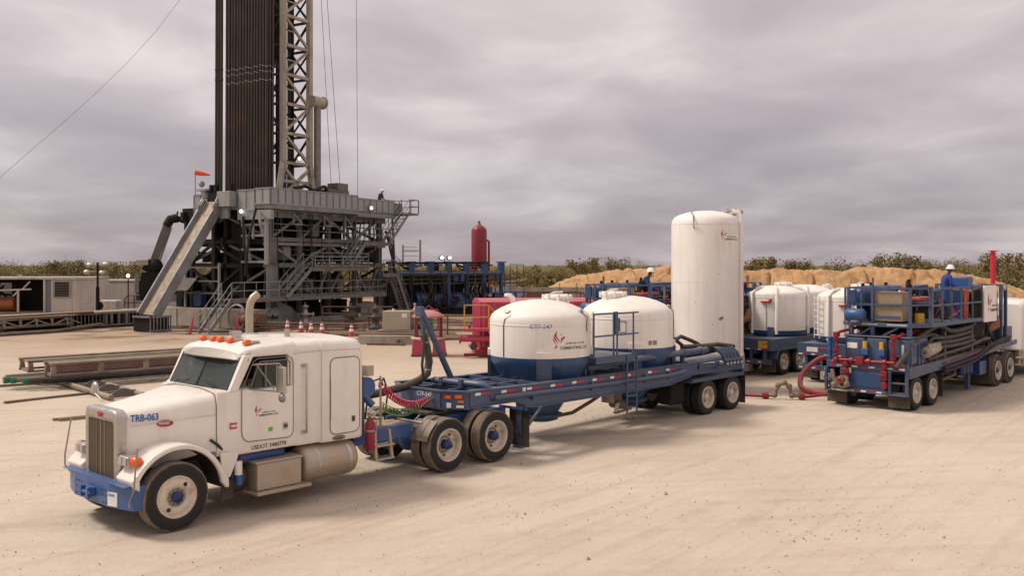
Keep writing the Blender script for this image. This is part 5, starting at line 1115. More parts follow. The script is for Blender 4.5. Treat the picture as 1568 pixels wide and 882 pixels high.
# ------------------------------------------------------------------ two more tank trailers seen from behind
def make_rear_tanker(loc, label, xs):
    t = thing('tank_trailer', label, 'trailer', loc, 47)
    for s in (-1, 1):
        MB().prism([(0, .93), (0, 1.36), (9, 1.36), (9, 1.1), (3.4, 1.0)], 'y', s*1.20, s*1.12).build('side_beam', navy, t, .006)
        MB().box(.1, 9, s*.5-.05, s*.5+.05, .8, 1.1).build('frame_rail', navy, t)
        MB().prism([(.35, .62), (.55, 1.0), (2.9, 1.0), (3.0, .62), (2.9, .62), (2.8, .92), (.62, .92), (.45, .62)], 'y', s*1.22, s*.60).build('axle_fender', navy, t, .01)
        MB().box(.33, .345, min(s*1.22, s*.62), max(s*1.22, s*.62), .13, .62).build('mudflap', rubberg, t)
    MB().box(-.06, 0, -1.2, 1.2, .95, 1.38).build('rear_beam', navy, t, .01)
    MB().box(-.04, .04, -1.2, 1.2, .44, .62).build('rear_bumper', navy, t, .01)
    for y in (-.95, -.4, .35, .9): MB().box(-.02, .06, y-.05, y+.05, .6, .97).build('bumper_post', navy, t)
    MB().box(.02, 9, -1.12, 1.12, 1.30, 1.355).build('deck', navy, t)
    for i in range(5):
        y = 1.15-.46*i; MB().box(-.064, -.06, y-.14, y, .975, 1.015).build('reflective_strip', tapew, t); MB().box(-.064, -.06, y-.30, y-.145, .975, 1.015).build('reflective_strip', taper, t)
        MB().box(-.045, -.04, y-.14, y, .51, .55).build('reflective_strip', tapew, t); MB().box(-.045, -.04, y-.30, y-.145, .51, .55).build('reflective_strip', taper, t)
    for y in (-1.05, -.95, .2, .3, .4): MB().lathe([(0, -.01), (.035, -.008), (.04, 0)], (-.06, y, 1.20), 'x', 14).build('tail_lamp', redlens, t)
    for x, tk_r in ((xs[0], 1.19), (xs[1], 1.19)):
        k = tank(t, x, 0, tk_r, 1.58, 2.98, 3.28, .55, .35, tankw, navy, hatch=(x < 3))
        for a in (20, 110, 200, 290):
            M = Matrix.Translation((x, 0, 0)) @ Matrix.Rotation(rad(a), 4, 'Z'); MB().box(tk_r-.02, tk_r+.04, -.12, .12, 1.36, 1.72).xf(M).build('leg', navy, k)
        for a in (-150, -75, 165):
            c, s = math.cos(rad(a))*(tk_r+.07), math.sin(rad(a))*(tk_r+.07)
            MB().tube([(x+c, s, 1.45), (x+c, s, 2.98), (x+c*.8, s*.8, 3.18), (x+c*.55, s*.55, 3.24)], .055, 10).build('vent_pipe', tankw, k)
        m = MB()
        M = Matrix.Translation((x, 0, 0)) @ Matrix.Rotation(rad(140), 4, 'Z'); ladder(m, (tk_r+.12, 0, 1.5), (tk_r+.12, 0, 3.0), .40, 7, .022, (0, 1, 0)); m.xf(M).build('rung_ladder', tankw, k)
        M = Matrix.Translation((x, 0, 0)) @ Matrix.Rotation(rad(-168), 4, 'Z')
        MB().box(tk_r+.01, tk_r+.07, -.20, .20, 2.64, 2.70).xf(M).build('lamp_bar', redlens, k)
        MB().sphere((tk_r+.03, .16, 2.76), .07, 10).xf(M).build('lamp', steel, k)
        MB().tube([(tk_r+.012, 0, 2.6), (tk_r+.012, .0, 1.6)], .008, 5).xf(M).build('cable', black, k)
    for x in (1.05, 2.3):
        MB().cyl((x, -.95, .5), (x, .95, .5), .07, 12).build('axle', darkst, t)
        duals(t, x, .49, .49, rimc)
    for s in (-.8, .8): MB().box(7.5, 7.65, s-.07, s+.07, .05, 1.05).build('landing_leg', navy, t)
    m = MB().tube([(-.05, 0, .30), (-.3, 0, .30)], .10, 12); m.lathe([(.1, -.04), (.15, -.04), (.15, .04), (.1, .04)], (-.3, 0, .30), 'x', 16); m.box(-.2, .3, -.3, .3, .16, .44); m.build('discharge_valve', concm, t)
    return t
ra = make_rear_tanker((8.53, 35.2, 0), 'navy trailer with white tanks right of the silo, yellow sign on its tail', (2.6, 5.15))
rb = make_rear_tanker((10.9, 32.35, 0), 'navy trailer with white tanks beside the pump trailer, red hose at its tail', (1.72, 4.35))
for o in (ra, rb): o['group'] = 'navy tank trailers seen from behind'
y = MB().box(-.068, -.062, -1.08, -.72, 1.04, 1.31).build('yellow_sign', yellow, ra); tag(y, 'square yellow warning sign')
MB().box(-.068, -.062, .45, .85, 1.08, 1.24).build('number_plate', tapew, rb); MB().box(-.05, -.04, -.60, -.10, .68, .9).build('licence_plate', tapew, rb)

# ------------------------------------------------------------------ red lines on the ground
def swivel():
    t = thing('treating_iron_swivel', 'muddy humped swivel joint joining two thin red pipes on the ground', 'pipe joint', (0, 0, 0))
    p = [(7.75, 28.95, .09), (8.0, 28.85, .12), (8.1, 28.82, .42), (8.28, 28.8, .50), (8.42, 28.78, .40), (8.5, 28.75, .12), (8.78, 28.7, .10)]
    m = MB().tube(p, .06, 10)
    for q in (p[1], p[2], p[3], p[4], p[5], p[6]): m.sphere(q, .095, 10)
    m.build('elbow_chain', mat('muddy iron', (.24, .175, .13), .7, .2, dirt=(.12, .08, .06), damt=.6), t)
    for q in (p[0], p[-1]): MB().cyl((q[0]-.08, q[1], q[2]), (q[0]+.08, q[1], q[2]), .10, 12).build('hammer_union', red, t)
swivel()
o = MB().tube([(5.9, 29.6, .35), (6.5, 29.3, .09), (7.66, 28.96, .07)], .045, 10).build('red_pipe', red); tag(o, 'thin red steel pipe on the ground left of the humped swivel joint', 'pipe')
o = MB().tube([(8.87, 28.69, .08), (10.05, 28.55, .25), (10.15, 28.5, .5)], .045, 10).build('red_pipe', red); tag(o, 'thin red steel pipe rising from the swivel joint to the pump trailer tail', 'pipe')
o = MB().tube(smooth([(10.7, 31.8, 1.02), (10.1, 31.4, .92), (9.5, 31.0, .50), (9.3, 30.4, .14), (9.55, 29.7, .09), (10.1, 29.4, .10), (10.9, 29.2, .14), (11.2, 28.9, .5)], 6), .082, 14).build('red_hose', mat('red hose', (.40, .03, .05), .5, dirt=(.3, .12, .1), damt=.5, dust=.3)); tag(o, 'thick red hose drooping in a loop from a trailer tail to the ground', 'hose')
# tall red standpipe
t = thing('standpipe', 'tall bright red standpipe with a flat cap behind the pump trailer', 'pipe', (22.6, 44.5, 0))
MB().cyl((0, 0, 0), (0, 0, 3.1), .085, 16).build('pipe', mat('bright red paint', (.60, .015, .05), .4), t); MB().cyl((0, 0, 3.1), (0, 0, 4.72), .105, 18).build('sleeve', mat('bright red paint', (.60, .015, .05), .4), t)
MB().cyl((0, 0, 4.72), (0, 0, 4.76), .22, 18).build('cap_plate', mat('bright red paint', (.60, .015, .05), .4), t); MB().box(-.5, .5, -.5, .5, 0, .12).build('base_plate', red, t)

# ------------------------------------------------------------------ people
def person(loc, rz, label, sit=False, fwd=.0, cloth=None):
    """one continuous figure, facing local +x; coverall, boots and hard hat are its clothes"""
    o = thing('person', label, 'person', loc, rz)
    def body(name, V_, E_, R_, m, sub=2):
        me = bpy.data.meshes.new(name); me.from_pydata(V_, E_, []); ob = bpy.data.objects.new(name, me); COL.objects.link(ob); ob.parent = o; me.materials.append(m)
        sk = ob.modifiers.new('s', 'SKIN'); 
        for i, sv in enumerate(me.skin_vertices[0].data): r = R_[i]; sv.radius = r if isinstance(r, tuple) else (r, r); sv.use_root = (i == 0)
        sk.use_smooth_shade = True; sb = ob.modifiers.new('u', 'SUBSURF'); sb.levels = sub; sb.render_levels = sub
        return ob
    f = fwd
    if not sit:
        P_ = [(0, 0, .95), (.01, 0, 1.12), (.02+f, 0, 1.32), (.03+f, 0, 1.44), (.05+f*1.3, 0, 1.52),
              (0, .10, .90), (.03, .115, .50), (-.01, .12, .10), (.12, .125, .045), (0, -.10, .90), (-.02, -.115, .50), (-.05, -.12, .10), (.08, -.125, .045),
              (.02+f, .19, 1.41), (.02+f, .24, 1.14), (.20+f, .20, 1.02), (.02+f, -.19, 1.41), (.06+f, -.24, 1.14), (.27+f, -.19, 1.06)]
    else:
        P_ = [(0, 0, .52), (.01, 0, .69), (.05+f, 0, .89), (.06+f, 0, 1.01), (.09+f*1.3, 0, 1.09),
              (.02, .10, .50), (.42, .14, .52), (.38, .14, .12), (.50, .14, .05), (.02, -.10, .50), (.42, -.14, .52), (.40, -.14, .12), (.52, -.14, .05),
              (.05+f, .19, .98), (.10+f, .25, .72), (.33+f, .20, .62), (.05+f, -.19, .98), (.12+f, -.25, .72), (.36+f, -.18, .66)]
    E_ = [(0, 1), (1, 2), (2, 3), (3, 4), (0, 5), (5, 6), (6, 7), (7, 8), (0, 9), (9, 10), (10, 11), (11, 12), (2, 13), (13, 14), (14, 15), (2, 16), (16, 17), (17, 18)]
    R_ = [(.135, .155), (.125, .15), (.135, .175), (.09, .10), .06, .10, .075, .058, .045, .10, .075, .058, .045, .075, .055, .042, .075, .055, .042]
    body('coverall', P_, E_, R_, cloth or cover)
    n = V(P_[4]); hx = n+V((.035+f*.2, 0, .10)); 
    hd = [tuple(n-V((.01, 0, .05))), tuple(n+V((.01, 0, .02))), tuple(hx), tuple(hx+V((.0, 0, .07)))]
    h = body('head', hd, [(0, 1), (1, 2), (2, 3)], [.055, .055, (.085, .075), (.08, .07)], skin)
    m = MB().sphere(tuple(hx+V((.105, 0, -.005))), .020, 8, (1, .8, 1.2)); m.build('nose', skin, o)
    for s in (-1, 1):
        MB().sphere(tuple(hx+V((.082, s*.032, .028))), .011, 8).build('eye', textwhite, o); MB().sphere(tuple(hx+V((-.005, s*.082, .0))), .026, 8, (.7, .4, 1.2)).build('ear', skin, o)
    MB().sphere(tuple(hx+V((.086, 0, -.052))), .022, 8, (.4, 1.1, .35)).build('mouth', mat('lips', (.09, .03, .025), .5), o)
    hz_ = hx+V((0, 0, .06))
    hat = MB().lathe([(.0, .115), (.05, .108), (.09, .082), (.118, .035), (.125, 0), (.165, -.012), (.165, -.02), (.12, -.012)], tuple(hz_), 'z', 24); hat.tube([tuple(hz_+V((-.1, 0, .075))), tuple(hz_+V((0, 0, .122))), tuple(hz_+V((.1, 0, .075)))], .018, 8); hat.build('hard_hat', hatw, o)
    for s, w in ((1, V(P_[15])), (-1, V(P_[18]))):
        e = V(P_[14 if s > 0 else 17]); d = (w-e).normalized(); b = w+d*.04; side = V((0, -s, 0)); dn = V((0, 0, -1))
        vs = [tuple(w-d*.03), tuple(b), tuple(b+d*.05)]; es = [(0, 1), (1, 2)]; rs_ = [(.032, .026), (.04, .022), (.042, .02)]
        for j, (off, ln) in enumerate(((-.03, .055), (-.01, .068), (.012, .064), (.032, .05))):
            i0 = len(vs); pj = b+d*.055+side*off; vs += [tuple(pj), tuple(pj+d*ln*.6+dn*.008), tuple(pj+d*ln*.9+dn*.03)]; es += [(2, i0), (i0, i0+1), (i0+1, i0+2)]; rs_ += [.0105, .0095, .008]
        i0 = len(vs); vs += [tuple(b+side*.045+d*.0), tuple(b+side*.065+d*.035), tuple(b+side*.06+d*.065+dn*.01)]; es += [(1, i0), (i0, i0+1), (i0+1, i0+2)]; rs_ += [.013, .011, .009]
        body('hand', vs, es, rs_, skin, 1)
    for k in ((7, 8), (11, 12)):
        a_, b_ = V(P_[k[0]]), V(P_[k[1]]); m = MB().tube([a_+V((-.02, 0, .10)), a_+V((-.015, 0, -.02)), a_+V((.0, 0, -.055))], [.068, .066, .062], 12); m.tube([a_+V((-.06, 0, -.06)), b_+V((0, 0, -.012)), b_+V((.09, 0, -.015))], [.048, .05, .036], 12); m.build('boot', bootm, o)
    a_ = V(P_[2]); MB().box(a_.x+.10, a_.x+.145, .05, .13, a_.z+.0, a_.z+.035).build('name_patch', tapew, o); MB().tube([(a_.x+.02, .215, a_.z-.12), (a_.x+.02, .30, a_.z-.13)], .062, 12).build('reflective_band', tapew, o) if False else None
    return o
q = P_ORG @ V((2.85, -.95, 2.42)); person(q, 46.5-48, 'standing worker in blue coveralls and white hard hat, looking down at the nearer pump controls', fwd=.07).scale = (.93,)*3
P2 = Matrix.Translation((3.2, 31.7, 0)) @ Matrix.Rotation(rad(46.5), 4, 'Z')
q = P2 @ V((1.5, -.35, 2.62)); person(q, -15, 'worker in blue coveralls and white hard hat sitting on the farther pump unit', True, fwd=.1)
# ------------------------------------------------------------------ drilling rig
RIG = (-15.3, 60, 0)
R_ORG = Matrix.Translation(RIG) @ Matrix.Rotation(rad(60), 4, 'Z')
def part(mb, name, m, parent, bevel=0): return mb.build(name, m, parent, bevel)
def brace(m, a, b, w=.14): m.bar(a, b, w, w)
def stairs(parent, p0, p1, w, ax):
    """flight from p0 (bottom) to p1 (top); ax = unit width direction"""
    p0 = V(p0); p1 = V(p1); a = V(ax); d = p1-p0; n = max(4, int(abs(d.z)/.24))
    s = MB()
    for k in (0, w): s.bar(p0+a*k, p1+a*k, .05, .22)
    st = s.build('staircase', riggrey, parent)
    t = MB(); run = V((d.x, d.y, 0)).normalized()*.13
    for i in range(1, n):
        q = p0+d*i/n; t.bar(q-run+a*(w/2), q+run+a*(w/2), w-.06, .03)
    t.build('treads', riggrey, st)
    for k in (0, w):
        m = MB(); up = V((0, 0, 1))
        for h in (.5, 1.0): m.tube([p0+a*k+up*h, p1+a*k+up*h], .03, 6)
        for i in range(4): q = p0+d*i/3+a*k; m.tube([q, q+up], .026, 6)
        m.build('handrail', riggrey, st)
def walkway(parent, x0, x1, y0, y1, z, edge=None):
    w = MB().box(x0, x1, y0, y1, z-.06, z); w.box(x0, x1, y0-.02, y0+.06, z-.22, z+.04)
    p = w.build('walkway', rigrust, parent)
    m = MB(); n = max(2, int((x1-x0)/.95))
    for h in (.5, 1.0): m.tube([(x0, y0, z+h), (x1, y0, z+h)], .03, 6)
    for i in range(n+1): x = x0+(x1-x0)*i/n; m.tube([(x, y0, z), (x, y0, z+1.0)], .026, 6)
    if edge:
        for x in edge:
            for h in (.5, 1.0): m.tube([(x, y0, z+h), (x, y1, z+h)], .03, 6)
    m.build('handrail', riggrey, p)
def make_rig():
    t = thing('drilling_rig', 'grey land drilling rig with a tall mast on a stepped braced steel substructure', 'drilling rig', RIG, 60)
    ZF = 8.0; xs = (.9, 3.6, 6.5, 9.3, 12.2); ys = (.9, 4.8, 8.6)
    # skid beams on the ground
    for y in (.9, 8.6): MB().box(-.5, 14, y-.5, y+.5, .02, .55).build('skid_beam', riggrey, t)
    MB().box(-1.2, -.2, .2, 10.5, .02, 1.25).build('base_box', concm, t, .02)
    m = MB()
    for y in (1.5, 3.2, 5.0, 7.2, 9.0): MB().box(-1.26, -1.2, y, y+.08, .05, 1.2).build('rib', concm, t)
    for i, x in enumerate(xs):
        for y in ys:
            w = .34 if i in (0, 4) else .2
            mm = riggrey if y < 1 else rigdark  # rows behind the near face are coloured darker to paint their shade
            m = MB().box(x-w/2, x+w/2, y-.03, y+.03, .5, 7.3); m.box(x-w/2, x-w/2+.04, y-.15, y+.15, .5, 7.3); m.box(x+w/2-.04, x+w/2, y-.15, y+.15, .5, 7.3); m.build('column', mm, t)
    MB().box(.35, 1.45, .68, .735, 2.0, 4.0).build('gusset_plate', riggrey, t); MB().box(.55, 1.3, .68, .735, 4.2, 5.6).build('gusset_plate', rigrust, t)
    for y in ys:
        for z, h, mm in ((2.0, .28, riggrey), (4.05, .30, rigrust), (5.45, .20, riggrey), (5.75, .26, rigrust), (7.42, .5, riggrey)):
            MB().box(.4, 12.8, y-.14, y+.14, z-h/2, z+h/2).build('beam', mm if y < 1 else rigdark, t)  # inner beams carry the shade in their colour
    for x in xs:
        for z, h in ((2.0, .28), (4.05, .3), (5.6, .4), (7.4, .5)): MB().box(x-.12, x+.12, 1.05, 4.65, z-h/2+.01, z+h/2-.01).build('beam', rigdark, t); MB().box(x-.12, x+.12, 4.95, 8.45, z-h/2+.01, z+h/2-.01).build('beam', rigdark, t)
    m = None
    def br(a, b, y, w=.17, mm=riggrey): MB().bar((a[0], y, a[1]), (b[0], y, b[1]), w, .14, up=(0, 1, 0)).build('brace', mm, t)
    for y, mm in ((.9, riggrey), (4.8, rigdark), (8.6, rigdark)):  # deeper brace rows get their shade from darker steel
        for a, b in (((1.0, 5.9), (3.4, 7.2)), ((3.8, 5.9), (6.0, 7.3)), ((6.6, 7.2), (9.0, 5.9)), ((9.5, 5.9), (11.6, 7.2)),
                     ((1.1, 5.3), (3.4, 4.2)), ((3.8, 4.2), (6.3, 5.35)), ((6.7, 5.35), (9.1, 4.2)), ((9.5, 4.2), (12.0, 5.4)),
                     ((3.7, 3.8), (5.2, 2.2)), ((5.5, 2.2), (6.4, 3.8)), ((8.0, 3.8), (6.7, 2.2)), ((9.4, 3.8), (10.6, 2.2)), ((12.0, 3.8), (10.9, 2.2)), ((1.2, 2.2), (3.3, 3.8))):
            br(a, b, y, .17, mm)
    for x in (.9, 12.2):
        for a, b in (((1.1, 5.9), (4.6, 7.2)), ((5.0, 7.2), (8.4, 5.9)), ((1.1, 4.2), (4.6, 5.4)), ((5.0, 5.4), (8.4, 4.2)), ((1.1, 3.8), (4.6, 2.2)), ((5.0, 2.2), (8.4, 3.8))):
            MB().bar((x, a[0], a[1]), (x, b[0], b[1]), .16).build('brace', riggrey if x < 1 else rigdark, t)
    # thin guard rails, pipe runs and hanging lines across the open bays of the near side
    for z in (6.35, 6.75): MB().tube([(.9, .70, z), (11.9, .70, z)], .035, 6).build('guard_rail', riggrey, t)
    for z in (4.75, 5.1, 2.55, 3.0): MB().tube([(1.2, 1.3, z), (11.9, 1.3, z)], .035, 6).build('guard_rail', riggrey, t)
    rp = random.Random(31)
    for i in range(22): x = rp.uniform(1.2, 12); MB().tube([(x, 1.5+rp.random(), rp.choice((.5, 2.1, 4.2))), (x+rp.uniform(-.1, .1), 1.5+rp.random(), rp.choice((3.9, 5.4, 7.4)))], rp.uniform(.03, .08), 6).build('pipe_run', rp.choice((riggrey, rigrust, steel)), t)
    for i in range(12): x = rp.uniform(.8, 12.4); MB().tube(smooth([(x, .55, 7.5), (x+rp.uniform(-.3, .3), .5, 5.5), (x+rp.uniform(-.5, .5), .6, rp.uniform(2.2, 4))], 4), .035, 6).build('cable', black, t)
    for x, z in ((2.2, 4.4), (5.0, 6.0), (7.6, 2.2), (9.9, 4.3), (10.6, 2.2), (4.4, 2.2)): MB().box(x, x+.7, 1.0, 1.5, z, z+.9).build('equipment_box', rp.choice((rigrust, riggrey)), t, .03)
    for x in (8.0, 8.4, 10.9): MB().bar((x, .75, 5.9), (x, .75, 7.3), .14).build('column', riggrey, t)
    # cantilever brackets under the overhanging floor
    for x in (.15, 3.2, 6.2, 8.4):
        m = MB().bar((x, .05, 7.5), (x, .8, 7.5), .1).bar((x, .08, 7.45), (x, .8, 6.6), .11).bar((x, .5, 7.45), (x, .5, 6.95), .08)
        m.bar((x-.9, .2, 7.5), (x-.9, .2, 6.75), .08).bar((x-.9, .2, 6.75), (x-.05, .2, 6.75), .08).bar((x-.85, .2, 7.4), (x-.1, .2, 6.8), .08); m.build('floor_bracket', windw if x < 1 else riggrey, t)
    # drill floor
    fl = MB().box(0, 13.2, .0, 5.1, 7.68, 7.97).build('drill_floor', riggrey, t, .01); MB().box(.8, 13, 5.1, 9.0, 7.5, 7.95).build('drill_floor', rigdark, t)
    def wall(a, b, z0, z1, name='windwall', mm=windw, th=.06):
        a = V((*a, 0)); b = V((*b, 0)); d = (b-a); L_ = d.length; d.normalize(); nrm = V((d.y, -d.x, 0)); w = MB().bar(a+V((0, 0, (z0+z1)/2)), b+V((0, 0, (z0+z1)/2)), th, z1-z0)
        n = max(1, int(L_/.62)); ribs = []
        for i in range(n+1): q = a+d*(L_*i/n); ribs.append(MB().bar(q+V((0, 0, z0+.05)), q+V((0, 0, z1-.04)), .075, th+.07, up=tuple(d)))
        w.bar(a+V((0, 0, z1)), b+V((0, 0, z1)), th+.08, .06).bar(a+V((0, 0, z0)), b+V((0, 0, z0)), th+.08, .08)
        w = w.build(name, mm, t); [r_.build('wall_rib', mat('wall seam', (.13, .135, .13), .6), w) for r_ in ribs]
    wall((0, 0), (8.6, 0), 8.0, 9.0); wall((8.62, .03), (12.9, .03), 7.72, 8.84); MB().box(.0, 8.6, -.06, .04, 7.66, 7.95).build('edge_beam', riggrey, t); MB().box(8.6, 12.9, -.05, .04, 7.52, 7.70).build('edge_beam', riggrey, t)
    wall((0, 1.3), (0, .02), 8.0, 8.98); wall((0, 2.85), (0, 1.32), 7.62, 8.92); MB().box(-.65, -.05, 2.95, 4.1, 7.85, 8.85).build('wall_cabinet', windw, t, .02); MB().box(-.30, -.05, 3.5, 4.2, 7.1, 7.85).build('wall_cabinet', windw, t, .02)
    wall((0, 6.9), (0, 5.6), 7.4, 8.75)
    MB().box(.0, .3, .0, 2.9, 7.0, 7.6).build('side_girder', windw, t); m = MB().bar((.1, 1.0, 7.0), (.4, 1.0, 5.9), .18).bar((.1, 2.6, 7.1), (.5, 2.2, 4.2), .16).bar((.15, .5, 7.0), (.15, .5, 4.1), .2).bar((.2, 1.7, 5.75), (.2, 1.7, 7.0), .12); m.build('side_frame', windw, t)
    for z in (4.2, 5.0, 5.9, 6.6): MB().box(.2, .34, .5, 2.8, z, z+.14).build('side_beam', windw, t)
    # equipment under the floor, with dark boxes added to deepen its shade
    for x, w in ((.6, 3.0), (3.8, 4.6), (8.6, 4.0)): MB().box(x, x+w, 8.8, 9.4, .3, 3.2 if x < 8 else 5.2).build('shade_backing', rigdark, t, .04)  # dark boxes added at the back so no bright ground shows through
    for x0, x1, z0, z1 in ((1.2, 12, 5.9, 7.2), (4.5, 9.0, 4.3, 5.4), (1.2, 6.0, 2.2, 3.9), (7, 12.0, 2.2, 3.8)): MB().box(x0, x1, 6.2, 6.5, z0, z1).build('shade_panel', rigdark, t)  # dark sheets added inside to paint the shaded interior
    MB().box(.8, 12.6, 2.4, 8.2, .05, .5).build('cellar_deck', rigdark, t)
    rr2 = random.Random(8)
    for i in range(70):
        x, y, z = rr2.uniform(1.2, 12), rr2.uniform(1.6, 8.2), rr2.choice((.6, .6, 2.15, 2.15, 4.25, 5.95)); w, d, h = rr2.uniform(.4, 1.6), rr2.uniform(.4, 1.4), rr2.uniform(.6, 1.35)
        if z > 5.5: h = min(h, 1.3)
        MB().box(x, x+w, y, y+d, z, z+h).build('equipment_box', rigdark, t, .03)
    for i in range(26):
        x, y = rr2.uniform(1, 12.4), rr2.uniform(1.2, 4); z = rr2.uniform(2.2, 7); q = (x+rr2.uniform(-1.6, 1.6), y+rr2.uniform(-.5, .5), max(.6, z-rr2.uniform(.6, 3)))
        MB().tube(smooth([(x, y, z), ((x+q[0])/2+.3, y-.1, (z+q[2])/2-.3), q], 4), rr2.uniform(.03, .07), 6).build('cable', black, t)
    MB().cyl((5.6, 4.0, .3), (5.6, 4.0, 7.5), .35, 16).build('riser', rigdark, t)
    for z in (1.4, 2.3, 3.2, 4.3): MB().box(4.6, 6.6, 3.4, 4.6, z, z+.55).build('blowout_preventer', rigdark, t, .08)
    for y0, y1, x in ((3.0, 4.4, .9), (4.5, 5.6, 1.5)): MB().box(x, x+.5, y0, y1, .6, 7.3).build('leg_sleeve', rigdark, t)
    for y in (3.1, 5.7, 7.8): MB().box(.5, .75, y-.15, y+.15, .6, 7.4).build('column', rigdark, t)
    for a, b in (((3.2, 4.3), (5.6, 5.4)), ((5.8, 5.5), (7.7, 4.4)), ((3.2, 3.9), (5.6, 2.4)), ((5.8, 2.4), (7.7, 3.8))): MB().bar((.62, a[0], a[1]), (.62, b[0], b[1]), .16).build('brace', rigdark, t)
    for z in (2.2, 4.0, 5.6): MB().box(.55, .7, 3.0, 8.0, z-.12, z+.12).build('beam', rigdark, t)
    # lower skirts, blower mouths, hydraulic drums at the foot of the near side
    MB().prism([(1.2, .55), (3.4, .55), (2.4, 1.3), (1.2, 1.75)], 'y', .5, 1.6).build('skirt_plate', riggrey, t)
    MB().prism([(9.6, .55), (12.6, .55), (10.8, 1.4), (9.6, 1.4)], 'y', .5, 1.6).build('skirt_plate', riggrey, t)
    for x in (.2, .75): o = MB().lathe([(.28, 0), (.30, -.05), (.22, -.10), (.2, .1), (0, .1)], (x, .35, 1.05), 'y', 18).build('fan_mouth', windw, t)
    MB().box(8.6, 9.3, .1, .6, 1.15, 1.85).build('winch_housing', riggrey, t, .02); MB().lathe([(0, -.02), (.22, -.02), (.22, 0), (0, 0)], (8.95, .09, 1.5), 'y', 16).build('winch_mouth', black, t)
    # walkways and stairs on the near side
    walkway(t, -3.76, 11.2, -.55, .55, 2.0); walkway(t, 3.1, 8.9, -.75, .4, 3.88, (8.9,)); walkway(t, 8.6, 11.5, -.75, .6, 5.68); walkway(t, 10.6, 12.6, -.75, .5, 3.4)
    m = MB()
    for i in range(4): m.tube(rrect_path(3.3+1.4*i, -.78, 4.0, 1.25, .62), .035, 6)
    m.build('stretcher_rack', windw, t)
    stairs(t, (-5.5, -.5, .1), (-3.76, -.5, 1.95), .8, (0, 1, 0)); stairs(t, (.75, -.72, 2.0), (3.05, -.72, 3.85), .75, (0, 1, 0)); stairs(t, (6.9, -.72, 3.9), (8.65, -.72, 5.65), .75, (0, 1, 0)); stairs(t, (11.45, -.72, 5.7), (13.85, -.72, 8.05), .75, (0, 1, 0)); stairs(t, (13.9, -.7, .35), (12.3, -.7, 3.35), .75, (0, 1, 0))
    lp = MB().box(13.0, 14.9, -.8, 1.0, 7.85, 8.0).build('landing', riggrey, t); m = MB()
    for (a, b) in (((14.9, -.8), (14.9, 1.0)), ((13.9, -.8), (14.9, -.8)), ((13, 1.0), (14.9, 1.0))):
        for h in (.5, 1.0): m.bar((*a, 8+h), (*b, 8+h), .06)
        for q in (a, b): m.bar((*q, 8), (*q, 9), .06)
    m.build('handrail', riggrey, lp); MB().box(13.4, 14.2, .2, .9, 8.0, 8.75).build('landing_box', rigrust, lp, .02)
    MB().bar((13.3, .5, 7.8), (14.0, .6, 1.2), .12).build('leg_pipe', rigrust, t)
    for k, pts in enumerate(([(12.3, .3, 6.6), (12.9, .2, 4.6), (13.6, .1, 2.6), (15.2, .1, .4)], [(13, .9, 6.6), (13.7, .8, 5.4), (13.6, .8, 3.8)], [(-.1, 2.3, 7.2), (-.15, 2.1, 5.0), (-.05, 1.9, 3.2)], [(-.25, 1.0, 7.7), (-.5, 1.4, 5.6), (-.4, 1.8, 3.4)])):
        MB().tube(smooth(pts), .08, 8).build('hose', black if k != 1 else rustp, t)
    # floor lights
    for (x, y, z) in ((9.9, -.1, 8.2), (-.1, 2.6, 7.55), (-.2, 6.3, 7.45)):
        f = MB().lathe([(0, .12), (.12, .10), (.22, 0), (.24, -.02)], (x, y-.05, z), 'y', 16).build('floodlight', darkst, t); MB().sphere((x, y-.12, z), .14, 12, (1, .5, .8)).build('bulb', litm, f)
    for (x, y, z) in ((6.9, 1.5, 7.2), (7.8, .7, 5.3), (3.0, 1.2, 4.9)): MB().sphere((x, y, z), .09, 8).build('work_lamp', tapew, t)
    # things on the floor: doghouse corner, drawworks, hoses
    MB().box(6.2, 8.4, .6, 2.2, 7.97, 9.35).build('driller_box', rigrust, t, .03); MB().box(7.2, 8.3, .6, 1.6, 9.35, 9.85).build('driller_box', rigrust, t, .03); MB().box(4.6, 6.1, .8, 2.0, 7.97, 9.2).build('drawworks', rigdark, t, .1)
    MB().tube(smooth([(3.2, 1.0, 9.2), (4.2, .9, 9.4), (5.0, .9, 9.2), (6.0, .8, 9.5), (6.3, .9, 9.2)]), .12, 8).build('hose', black, t)
    # mast
    X0, X1, Y0, Y1, ZT = 4.5, 7.15, 3.2, 5.0, 37.0; zb = 11.2
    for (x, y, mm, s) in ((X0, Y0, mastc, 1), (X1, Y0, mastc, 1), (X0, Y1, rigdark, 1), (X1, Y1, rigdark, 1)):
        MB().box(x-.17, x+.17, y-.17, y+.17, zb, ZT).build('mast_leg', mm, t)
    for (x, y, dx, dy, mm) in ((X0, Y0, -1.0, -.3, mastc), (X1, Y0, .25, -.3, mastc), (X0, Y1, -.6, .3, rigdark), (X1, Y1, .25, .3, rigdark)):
        MB().bar((x+dx, y+dy, 8.0), (x, y, zb), .36, .34).build('mast_leg', mm, t)
    MB().prism([(3.1, 7.98), (4.9, 7.98), (4.55, 8.8), (4.0, 9.2), (3.6, 9.1)], 'y', Y0-.5, Y0-.34).build('mast_foot', mastc, t); MB().prism([(6.9, 7.98), (7.7, 7.98), (7.5, 8.9), (7.1, 9.0)], 'y', Y0-.5, Y0-.34).build('mast_foot', mastc, t)
    z = zb; k = 0; dz = 2.05
